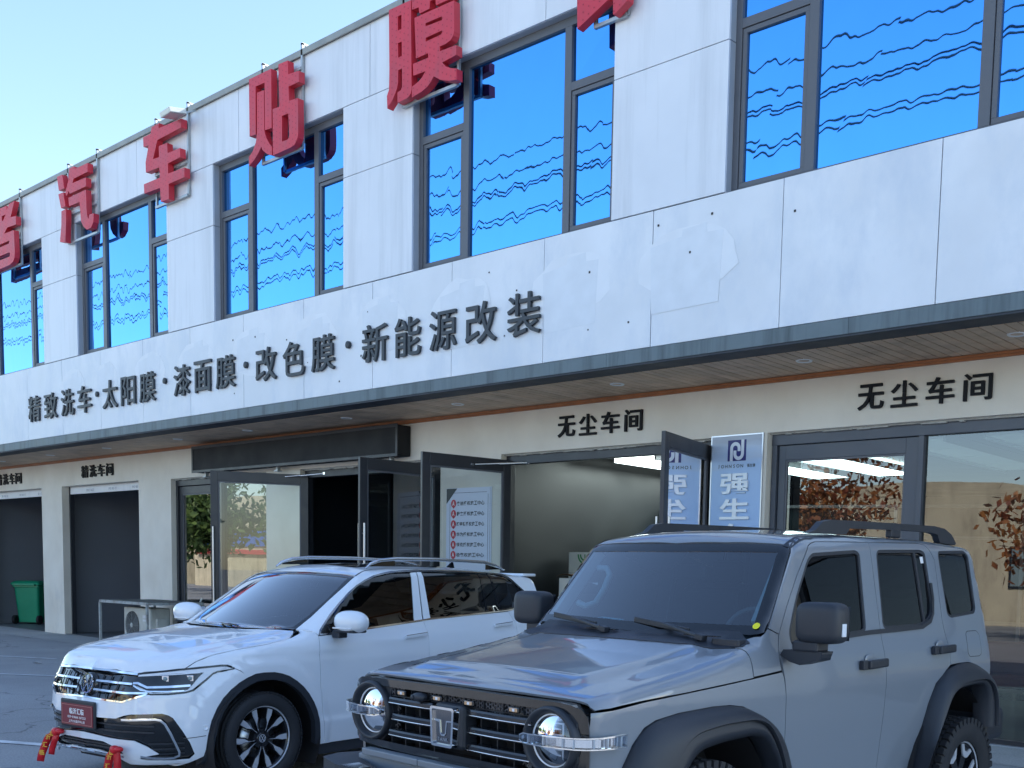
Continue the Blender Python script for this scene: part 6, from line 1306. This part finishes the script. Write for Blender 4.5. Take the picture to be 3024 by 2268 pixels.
# lamp backing plates (soft black) with round bezels
for sg in (1, -1):
    yc, zc_ = .657 * sg, .946; lp = empty('headlight', (-.735, -yc, zc_)); lp.parent = car; ax = (-1, 0, 0)
    pl = [(.50, 1.077), (.715, 1.077), (.772, 1.066), (.800, 1.035), (.808, .95), (.808, .865), (.785, .825), (.74, .808), (.58, .803), (.515, .86), (.487, .95), (.515, 1.04)]
    circ = [(.657 + .150 * math.cos(a), .946 + .138 * math.sin(a)) for a in np.linspace(0, 2 * math.pi, 33)[:-1]]
    b = MB(); poly_solid(b, [(q[0] * sg, q[1]) for q in pl], [[(q[0] * sg, q[1]) for q in circ]] if 1 else [], lambda y, z: Vector((-.012, -(y - yc), z - zc_)), (.05, 0, 0)); b.build('backing_plate', M_plas, lp)
    def el(mb, prof, n=56, mi=0):
        vs = []
        for r_, h_ in prof: vs += [(-h_, r_ * math.cos(2 * math.pi * k / n), r_ * .925 * math.sin(2 * math.pi * k / n)) for k in range(n)]
        mb.add(vs, [(i * n + k, i * n + (k + 1) % n, (i + 1) * n + (k + 1) % n, (i + 1) * n + k) for i in range(len(prof) - 1) for k in range(n)], mi, True)
    b = MB(); el(b, [(.158, -.03), (.162, .028), (.158, .042), (.150, .046), (.138, .040), (.128, .012), (.126, -.02), (.126, -.05)]); b.build('bezel', M_plas, lp)
    b = MB(); el(b, [(.126, .010), (.1225, .016), (.119, .010), (.119, -.02)]); b.build('chrome_ring', M_lampwh, lp)
    b = MB(); el(b, [(.119, .0), (.112, -.035), (.088, -.05), (0, -.052)]); b.build('reflector_bowl', nmat('bowl_dark_chrome', (.25, .27, .30), .12, metal=.9) if 'bowl_dark_chrome' not in MATS else MATS['bowl_dark_chrome'], lp)
    b = MB()
    for s_ in (1, -1):
        z0_ = s_ * .052 if s_ > 0 else -.060; b.box(-.004, .03, -.062, .040, z0_ - .028, z0_ + .028)
    b.build('lamp_module', M_gloss, lp, bevel=.004)
    b = MB()
    for s_ in (1, -1):
        z0_ = s_ * .052 if s_ > 0 else -.060
        for q in ((-.062, .040, z0_ + .022, z0_ + .028), (-.062, .040, z0_ - .028, z0_ - .022), (-.062, -.056, z0_ - .022, z0_ + .022), (.034, .040, z0_ - .022, z0_ + .022), (-.045, .025, z0_ - .003, z0_ + .003)): b.box(-.008, -.003, *q)
    for k_ in range(10): b.box(-.006, .0, -.045 + k_ * .008, -.041 + k_ * .008, .088, .097); b.box(-.006, .0, -.045 + k_ * .008, -.041 + k_ * .008, -.099, -.092)
    b.build('light_guide', M_lampwh, lp)
    b = MB(); vs = [(-(.012 + .030 * (1 - (r_ / .121) ** 2)), r_ * math.cos(2 * math.pi * k / 40), r_ * .925 * math.sin(2 * math.pi * k / 40)) for r_ in (.121, .1, .07, .035, .001) for k in range(40)]
    b.add(vs, [(i * 40 + k, i * 40 + (k + 1) % 40, (i + 1) * 40 + (k + 1) % 40, (i + 1) * 40 + k) for i in range(4) for k in range(40)], 0, True); b.build('lens', M_lensg, lp, recalc=False)
    # indicator bar crossing the lamp and wrapping round the corner
    path = [(-.800, .520), (-.818, .60), (-.822, .68), (-.812, .76), (-.785, .83), (-.750, .868), (-.70, .892), (-.62, .898), (-.545, .892)]
    pp = resN([(a, q) for a, q in path], 36); h0 = np.interp(np.linspace(0, 1, 36), [0, .06, .75, 1], [.010, .021, .024, .028]); zc2 = np.interp(np.linspace(0, 1, 36), [0, .4, 1], [.952, .957, .955])
    for nm, mt, sh, hh_ in (('indicator_core', M_lampsil, .000, .72), ('indicator_cover', M_lensg, .012, 1.0)):
        b = MB(); vs = []
        t_ = np.gradient(pp, axis=0); t_ /= np.linalg.norm(t_, axis=1, keepdims=True); nn = np.stack([-t_[:, 1], t_[:, 0]], 1)
        for i in range(36):
            c_ = pp[i] + nn[i] * sh; d_ = nn[i] * -.022; tilt = (.02 if i > 30 else 0) * (i - 30) / 5
            for (q, dz) in ((c_, -h0[i] * hh_), (c_, h0[i] * hh_), (c_ + d_, h0[i] * hh_), (c_ + d_, -h0[i] * hh_)): vs.append((q[0] - dz * tilt * 8 * 0 + .735, -(q[1] * sg) + yc, zc2[i] + dz - zc_))
        b.add(vs, [(i * 4 + k, i * 4 + (k + 1) % 4, (i + 1) * 4 + (k + 1) % 4, (i + 1) * 4 + k) for i in range(35) for k in range(4)] + [(0, 1, 2, 3), (143, 142, 141, 140)]); b.build(nm, mt, lp)
    b = MB()
    for i in (4, 10, 16, 19, 24, 28, 33):
        c_ = pp[i] + nn[i] * .004; b.obox((c_[0] + .735, -(c_[1] * sg) + yc, zc2[i] - zc_), (t_[i][0] * .004, -t_[i][1] * sg * .004, 0), (nn[i][0] * .004, -nn[i][1] * sg * .004, 0), (0, 0, h0[i] * .8))
    c_ = pp[20]; b.build('indicator_rib', M_lampwh, lp)
    b = MB()
    for dz in (-1, 1):
        for i in range(0, 35):
            a_ = pp[i] + nn[i] * .011; q_ = pp[i + 1] + nn[i + 1] * .011; b.bar((a_[0] + .735, -(a_[1] * sg) + yc, zc2[i] - zc_ + dz * h0[i]), (q_[0] + .735, -(q_[1] * sg) + yc, zc2[i + 1] - zc_ + dz * h0[i + 1]), .005, .005)
    b.build('indicator_edge', M_chr, lp)
# grille bars
M_barg = nmat('black_chrome', (.05, .052, .058), .10, metal=.6)
for zz, ya, yb_ in ((1.010, .112, .545), (.930, .108, .520), (.850, .104, .545)):
    for sg in (1, -1):
        y_a, y_b = (ya, yb_) if sg > 0 else (ya + .035, yb_ - .05)
        P_ = [(-.772 - .008 * math.sin(math.pi * k / 10), -sg * (y_a + (y_b - y_a) * k / 10)) for k in range(11)]
        b = MB(); vs = []
        for x_, y_ in P_: vs += [(x_ + .05, y_, zz + .024), (x_ + .004, y_, zz + .020), (x_, y_, zz + .010), (x_, y_, zz - .004), (x_ + .003, y_, zz - .016), (x_ + .05, y_, zz - .016)]
        b.add(vs, [(i * 6 + k, i * 6 + k + 1, (i + 1) * 6 + k + 1, (i + 1) * 6 + k) for i in range(10) for k in range(5)] + [(0, 1, 2, 3, 4, 5), (65, 64, 63, 62, 61, 60)], 0, False); b.build('grille_bar', M_barg, car, bevel=.002)
        b = MB(); b.tube([(x_ + .000, y_, zz - .008) for x_, y_ in P_], .0032, 6); b.build('bar_trim', M_chr, car)
b = MB()
for zz in (.970, .890, .826):
    for k_ in range(10):
        y_ = -.52 + k_ * .115
        if abs(y_) > .12: b.box(-.735, -.68, -y_ - .003, -y_ + .003, zz - .026, zz + .026)
for k_ in range(8): y_ = -.47 + k_ * .135; b.box(-.752, -.72, -y_ - .002, -y_ + .002, 1.036, 1.080)
b.box(-.74, -.73, -.80, .80, 1.03, 1.036); b.build('grille_rib', M_plas, car)
def honey(y0, y1, z0, z1, x_, s=.0115):
    b = MB(); r_ = s; i = 0; y_ = y0
    while y_ < y1:
        j = 0; z_ = z0 + (i % 2) * r_ * .87
        while z_ < z1:
            pts = [(y_ + r_ * math.cos(math.pi / 3 * k), z_ + r_ * math.sin(math.pi / 3 * k)) for k in range(6)]
            for k in range(6):
                a_, q_ = pts[k], pts[(k + 1) % 6]; m_ = ((a_[0] + q_[0]) / 2, (a_[1] + q_[1]) / 2)
                if k < 3: b.bar((x_, -a_[0], a_[1]), (x_, -q_[0], q_[1]), .0022, .006, (1, 0, 0))
            z_ += r_ * 1.74
        y_ += r_ * 1.5; i += 1
    return b
M_mesh = nmat('mesh_grey', (.16, .155, .17), .5)
for i_, q in enumerate(((.36, .60, 1.040, 1.076, -.745), (.02, .34, 1.040, 1.076, -.742), (-.20, -.01, 1.042, 1.076, -.742), (-.53, -.42, 1.042, 1.076, -.742), (.47, .52, .955, .99, -.72), (.46, .515, .874, .91, -.72), (.455, .56, .81, .835, -.72), (-.53, -.47, .955, .99, -.72), (-.535, -.475, .874, .91, -.72))):
    o = honey(*q).build('mesh_insert', M_mesh, car); o['kind'] = 'stuff'
    b = MB(); b.box(q[4] + .012, q[4] + .016, -q[1], -q[0], q[2] - .01, q[3] + .008); b.build('mesh_backing', M_gloss, car)
M_amb = nmat('amber_marker', (.55, .32, .16), .12, coat=1)
for y_ in (-.383, -.103, .131, .440):
    e = empty('marker_light', (-.772, -y_, 1.058)); e.parent = car
    b = MB(); b.obox((0, 0, 0), (.008, 0, 0), (0, .034, 0), (0, 0, .0125)); b.build('housing', M_gloss, e, bevel=.005)
    b = MB(); b.obox((-.007, 0, 0), (.004, 0, 0), (0, .026, 0), (0, 0, .009)); b.build('lens', M_amb, e, bevel=.003)
    b = MB(); b.obox((-.0115, -.004, 0), (.001, 0, 0), (0, .007, 0), (0, 0, .006)); b.build('bulb', M_lampwh, e)
b = MB(); ellip(b, (-.775, .235, 1.052), (.03, .045, .022)); b.lathe((-.802, .26, 1.050), (-1, .3, 0), [(.014, 0), (.013, .006), (0, .007)], 16); b.build('front_camera', M_plas, car)
# badge
bd = empty('badge', (-.825, -.010, .940)); bd.parent = car; T5 = lambda y, z: Vector((0, -y, z))
def rr(w_, h_, r_, n=5, taper=0, bow=0):
    pts = []
    for cx, cz, a0 in ((w_ - r_, h_ - r_, 0), (-w_ + r_, h_ - r_, math.pi / 2), (-w_ + r_, -h_ + r_, math.pi), (w_ - r_, -h_ + r_, 1.5 * math.pi)):
        for k in range(n + 1):
            x_ = cx + r_ * math.cos(a0 + k * math.pi / 2 / n); z_ = cz + r_ * math.sin(a0 + k * math.pi / 2 / n); pts.append((x_ * (1 + taper * z_ / h_), z_ + bow * (1 - (x_ / w_) ** 2) * (1 if z_ > 0 else -1)))
    return pts
b = MB(); poly_solid(b, rr(.083, .090, .012, taper=.06, bow=.008), [rr(.070, .079, .008, taper=.06, bow=.008)], lambda y, z: T5(y, z) + Vector((-.012, 0, 0)), (.05, 0, 0)); b.build('chrome_rim', M_chr, bd, bevel=.0015)
b = MB(); poly_solid(b, rr(.075, .084, .010, taper=.06, bow=.008), [], lambda y, z: T5(y, z), (.03, 0, 0)); b.build('badge_face', nmat('smoked_mirror', (.22, .22, .23), .10, metal=.9), bd)
M_blk2 = M_chr; b = MB()
for pts in ([(-.066, .026), (-.030, .020), (-.028, .022), (-.022, -.030), (-.012, -.042), (.012, -.042), (.022, -.030), (.028, .022), (.030, .024), (.066, .026), (.066, .032), (.023, .030), (.016, -.028), (.008, -.036), (-.008, -.036), (-.016, -.028), (-.023, .030), (-.066, .032)],):
    poly_solid(b, pts, [], lambda y, z: T5(y, z) + Vector((-.004, 0, 0)), (.004, 0, 0))
text_row(b, 'TANK', -.040, -.066, .019, lambda a, q: Vector((-.005, -a, q)), None, .008, latin=1.05); b.build('badge_mark', M_chr, bd, recalc=False)
b = MB(); b.box(-.80, -.70, -.115, .095, .835, 1.045); b.build('badge_mount', M_plas, car, bevel=.02)
# lower face: silver bar and bumper
M_slv = nmat('silver_valance', (.22, .25, .285), .4)
for (ya, yb_) in ((-.66, -.20), (-.195, .20), (.205, .70)):
    b = MB(); b.box(-.82, -.76, -yb_, -ya, .725, .760); b.build('valance_strip', M_slv, car, bevel=.006)
b = MB(); b.box(-.80, -.72, -.72, .72, .66, .726); b.build('valance_recess', M_slv, car, bevel=.01)
b = MB(); [b.box(-.806, -.79, -y_ - .05, -y_ + .05, .69, .715) for y_ in (-.05, .15)]; b.build('valance_vent', M_gloss, car)
b = MB(); poly_solid(b, [(-.80, -.70), (-.91, -.40), (-.93, -.30), (-.93, .30), (-.91, .40), (-.80, .70), (-.66, .86), (-.80, .90), (-.93, .84), (-1.00, .62), (-1.05, .30), (-1.05, -.30), (-1.00, -.62), (-.93, -.84), (-.80, -.90), (-.66, -.86)], [], lambda x, y: Vector((x, y, .702)), (0, 0, -.22)); b.build('front_bumper', M_plas, car, bevel=.02)
b = MB(); b.box(-.92, -.62, -.86, .86, .42, .60); b.build('bumper_lower', M_plas, car, bevel=.04)
for sg in (-1, 1):
    b = MB(); poly_solid(b, [(-.90, sg * .56), (-1.005, sg * .56), (-1.02, sg * .42), (-.93, sg * .42)], [], lambda x, y: Vector((x, y, .706)), (0, 0, -.02)); b.build('bumper_insert', M_gloss, car)
# cowl, wipers
ckk = [(.25, 0), (.257, .25), (.272, .49), (.333, .66), (.363, .735), (.40, .79), (.47, .78), (.50, .70), (.45, .40), (.41, 0)]
panel3('cowl', FK, TOP, ckk + [(a, -c_) for a, c_ in ckk[::-1][1:-1]], M_plas, car, sp=.05, off=.004, thick=.01, gap=-.004)
for y0 in (.45, -.25):
    b = MB()
    for k_ in range(14): b.box(.36, .395, -(y0 + k_ * .016) - .004, -(y0 + k_ * .016) + .004, 1.362, 1.366)
    o = b.build('cowl_slots', M_gloss, car)
b = MB(); poly_solid(b, [(.40, .60), (.50, .66), (.455, .775), (.385, .78), (.375, .62)], [], lambda x, y: Vector((x, -y, 1.352)), (0, 0, -.03)); b.build('cowl_cap', M_plas, car, bevel=.008)
for (pa, pb, pc, pd) in (((.372, .535, 1.352), (.442, .25, 1.398), (.470, .02, 1.412), (.425, .44, 1.372)), ((.36, -.13, 1.362), (.432, -.42, 1.402), (.478, -.62, 1.412), (.418, -.22, 1.376))):
    e = empty('wiper'); e.parent = car; fy = lambda p: (p[0] - .012, -p[1], p[2] + .010)
    b = MB(); b.bar(fy(pa), fy(pb), .022, .016); b.bar(fy((pa[0] - .0, pa[1] + .05, pa[2] - .01)), fy(pa), .045, .03); b.build('wiper_arm', M_plas, e, bevel=.004)
    b = MB(); b.bar(fy(pc), fy(pd), .014, .030); b.build('wiper_blade', M_plas, e, bevel=.004)
# sticker and blue paper
q = FK; c3 = DWK.solve(FK, toC(DWK, [(.541, .770, 1.420)]))[0]
b = MB(); dn = Vector((-.75, -.1, .62)).normalized(); b.disc(Vector((c3[0], -c3[1], c3[2])) + dn * .004, dn, .020, 24); b.build('yellow_sticker', nmat('yellow_sticker', (.80, .75, .02), .5), car, recalc=False)
b = MB(); b.add([(.52, .455, 1.395), (.60, .36, 1.42), (.62, .20, 1.41), (.53, .27, 1.39)], [(0, 1, 2, 3)]); o = b.build('parking_card', nmat('light_blue_card', (.25, .62, .72), .5), None, recalc=False)
th = 1.52485; o.matrix_world = Matrix.Translation((-3.7906, 4.084, 0)) @ Matrix.Rotation(th, 4, 'Z'); tag(o, 'light blue card with digits lying behind the windscreen of the grey SUV', 'card')
b = MB(); C0, C1, C2 = Vector((.535, .43, 1.401)), Vector((.53, .29, 1.396)), Vector((.61, .37, 1.423))
text_row(b, '4220', .01, .02, .05, lambda a, q_: C0 + (C1 - C0) * (a / .14) + (C2 - C0) * (q_ / .10) + Vector((-.002, 0, .003)), None, .02, latin=.62); b.build('digits', nmat('card_ink', (.02, .12, .2), .5), o, recalc=False)
# mirrors
for sg in (-1, 1):
    mr = empty('mirror'); mr.parent = car; m_ = MB()
    yc = -sg * 1.055
    def rbox(mb, c, hx, hy, hz, pw=.35, n=28, m=16):
        ellip(mb, c, (hx, hy, hz), n, m, 0, pw)
    b = MB(); rbox(b, (.70, yc, 1.447), .080, .125, .103, .42); b.build('mirror_housing', M_plas, mr)
    b = MB(); b.obox((.70, -sg * .99, 1.328), (.055, 0, 0), (0, .075, 0), (0, 0, .028)); b.build('mirror_neck', M_plas, mr, bevel=.012)
    b = MB(); poly_solid(b, [(-.86, 1.305), (-1.09, 1.305), (-1.075, 1.262), (-.96, 1.232), (-.90, 1.245), (-.84, 1.275)], [], lambda y, z: Vector((.655, y * (1 if sg > 0 else -1), z)), (.10, 0, 0)); b.build('mirror_arm', M_plas, mr, bevel=.012)
    b = MB(); b.obox((.70, -sg * 1.181, 1.415), (.018, 0, 0), (0, .004, 0), (0, 0, .032)); b.build('turn_signal', M_lampwh, mr, bevel=.003)
    b = MB(); b.add([(.785, yc - .105, 1.36), (.785, yc + .105, 1.36), (.785, yc + .105, 1.53), (.785, yc - .105, 1.53)], [(0, 1, 2, 3)]); b.build('mirror_glass', M_chr, mr, recalc=False)
# roof rails
for sg in (-1, 1):
    b = MB(); pr_ = [(1.16, 1.915), (1.24, 1.935), (1.31, 1.985), (1.40, 2.000), (1.75, 2.010), (2.2, 2.020), (2.63, 2.028), (2.78, 2.018), (2.88, 1.985), (2.95, 1.93), (2.93, 1.915), (2.72, 1.925), (2.68, 1.975), (2.60, 1.985), (2.2, 1.980), (1.75, 1.968), (1.60, 1.962), (1.56, 1.925)]
    poly_solid(b, pr_, [], lambda x, z: Vector((x, -sg * .645, z)), (0, sg * .045, 0)); b.box(2.08, 2.20, min(-sg * .645, -sg * .60), max(-sg * .645, -sg * .60), 1.93, 1.985); b.build('roof_rail', M_plas, car, bevel=.010)
# interior
b = MB(); b.box(-.5, 3.0, -.45, .45, .35, 1.0); b.box(.75, 2.1, -.8, .8, .40, 1.05); b.box(2.05, 3.05, -.47, .47, .4, 1.05); b.build('floor_pan', M_int, car)
b = MB(); b.box(.50, .95, -.72, .72, 1.12, 1.30); ellip(b, (.86, -.36, 1.32), (.10, .2, .06)); b.build('dashboard', M_int, car, bevel=.03)
b = MB(); b.tube([(1.02 + .06 * math.sin(a), -.37 + .18 * math.cos(a), 1.32 + .17 * math.sin(a)) for a in np.linspace(0, 2 * math.pi, 25)[:-1]], .014, 8, closed=True); b.box(1.0, 1.04, -.54, -.2, 1.30, 1.34); b.build('steering_wheel', M_intg, car)
for sy_ in (-.38, .38):
    b = MB(); b.box(1.2, 1.7, sy_ - .26, sy_ + .26, .95, 1.10); b.obox((1.72, sy_, 1.34), (.07, 0, .03), (0, .24, 0), (-.06, 0, .27)); b.obox((1.80, sy_, 1.70), (.04, 0, 0), (0, .12, 0), (0, 0, .08)); b.build('seat', M_int, car, bevel=.05)
b = MB(); b.box(2.45, 2.6, -.6, .6, 1.0, 1.62); b.build('rear_seat', M_int, car, bevel=.05)
M_grab = nmat('pale_grey_trim', (.42, .48, .50), .5)
b = MB(); b.bar((.60, .735, 1.42), (.90, .69, 1.80), .05, .07); b.bar((.60, -.735, 1.42), (.90, -.69, 1.80), .05, .07); b.build('pillar_trim', M_grab, car)
b = MB(); b.tube([(.70, .66, 1.49), (.70, .60, 1.47), (.74, .555, 1.49), (.80, .545, 1.57), (.86, .555, 1.66), (.87, .59, 1.70), (.87, .66, 1.70)], .020, 10); b.build('grab_handle', M_grab, car)
b = MB(); b.obox((.95, 0, 1.69), (.02, 0, 0), (0, .12, 0), (0, 0, .04)); b.build('rear_view_mirror', M_int, car, bevel=.01)
b = MB(); b.box(1.0, 2.95, -.62, .62, 1.86, 1.88); b.build('headliner', M_intg, car)
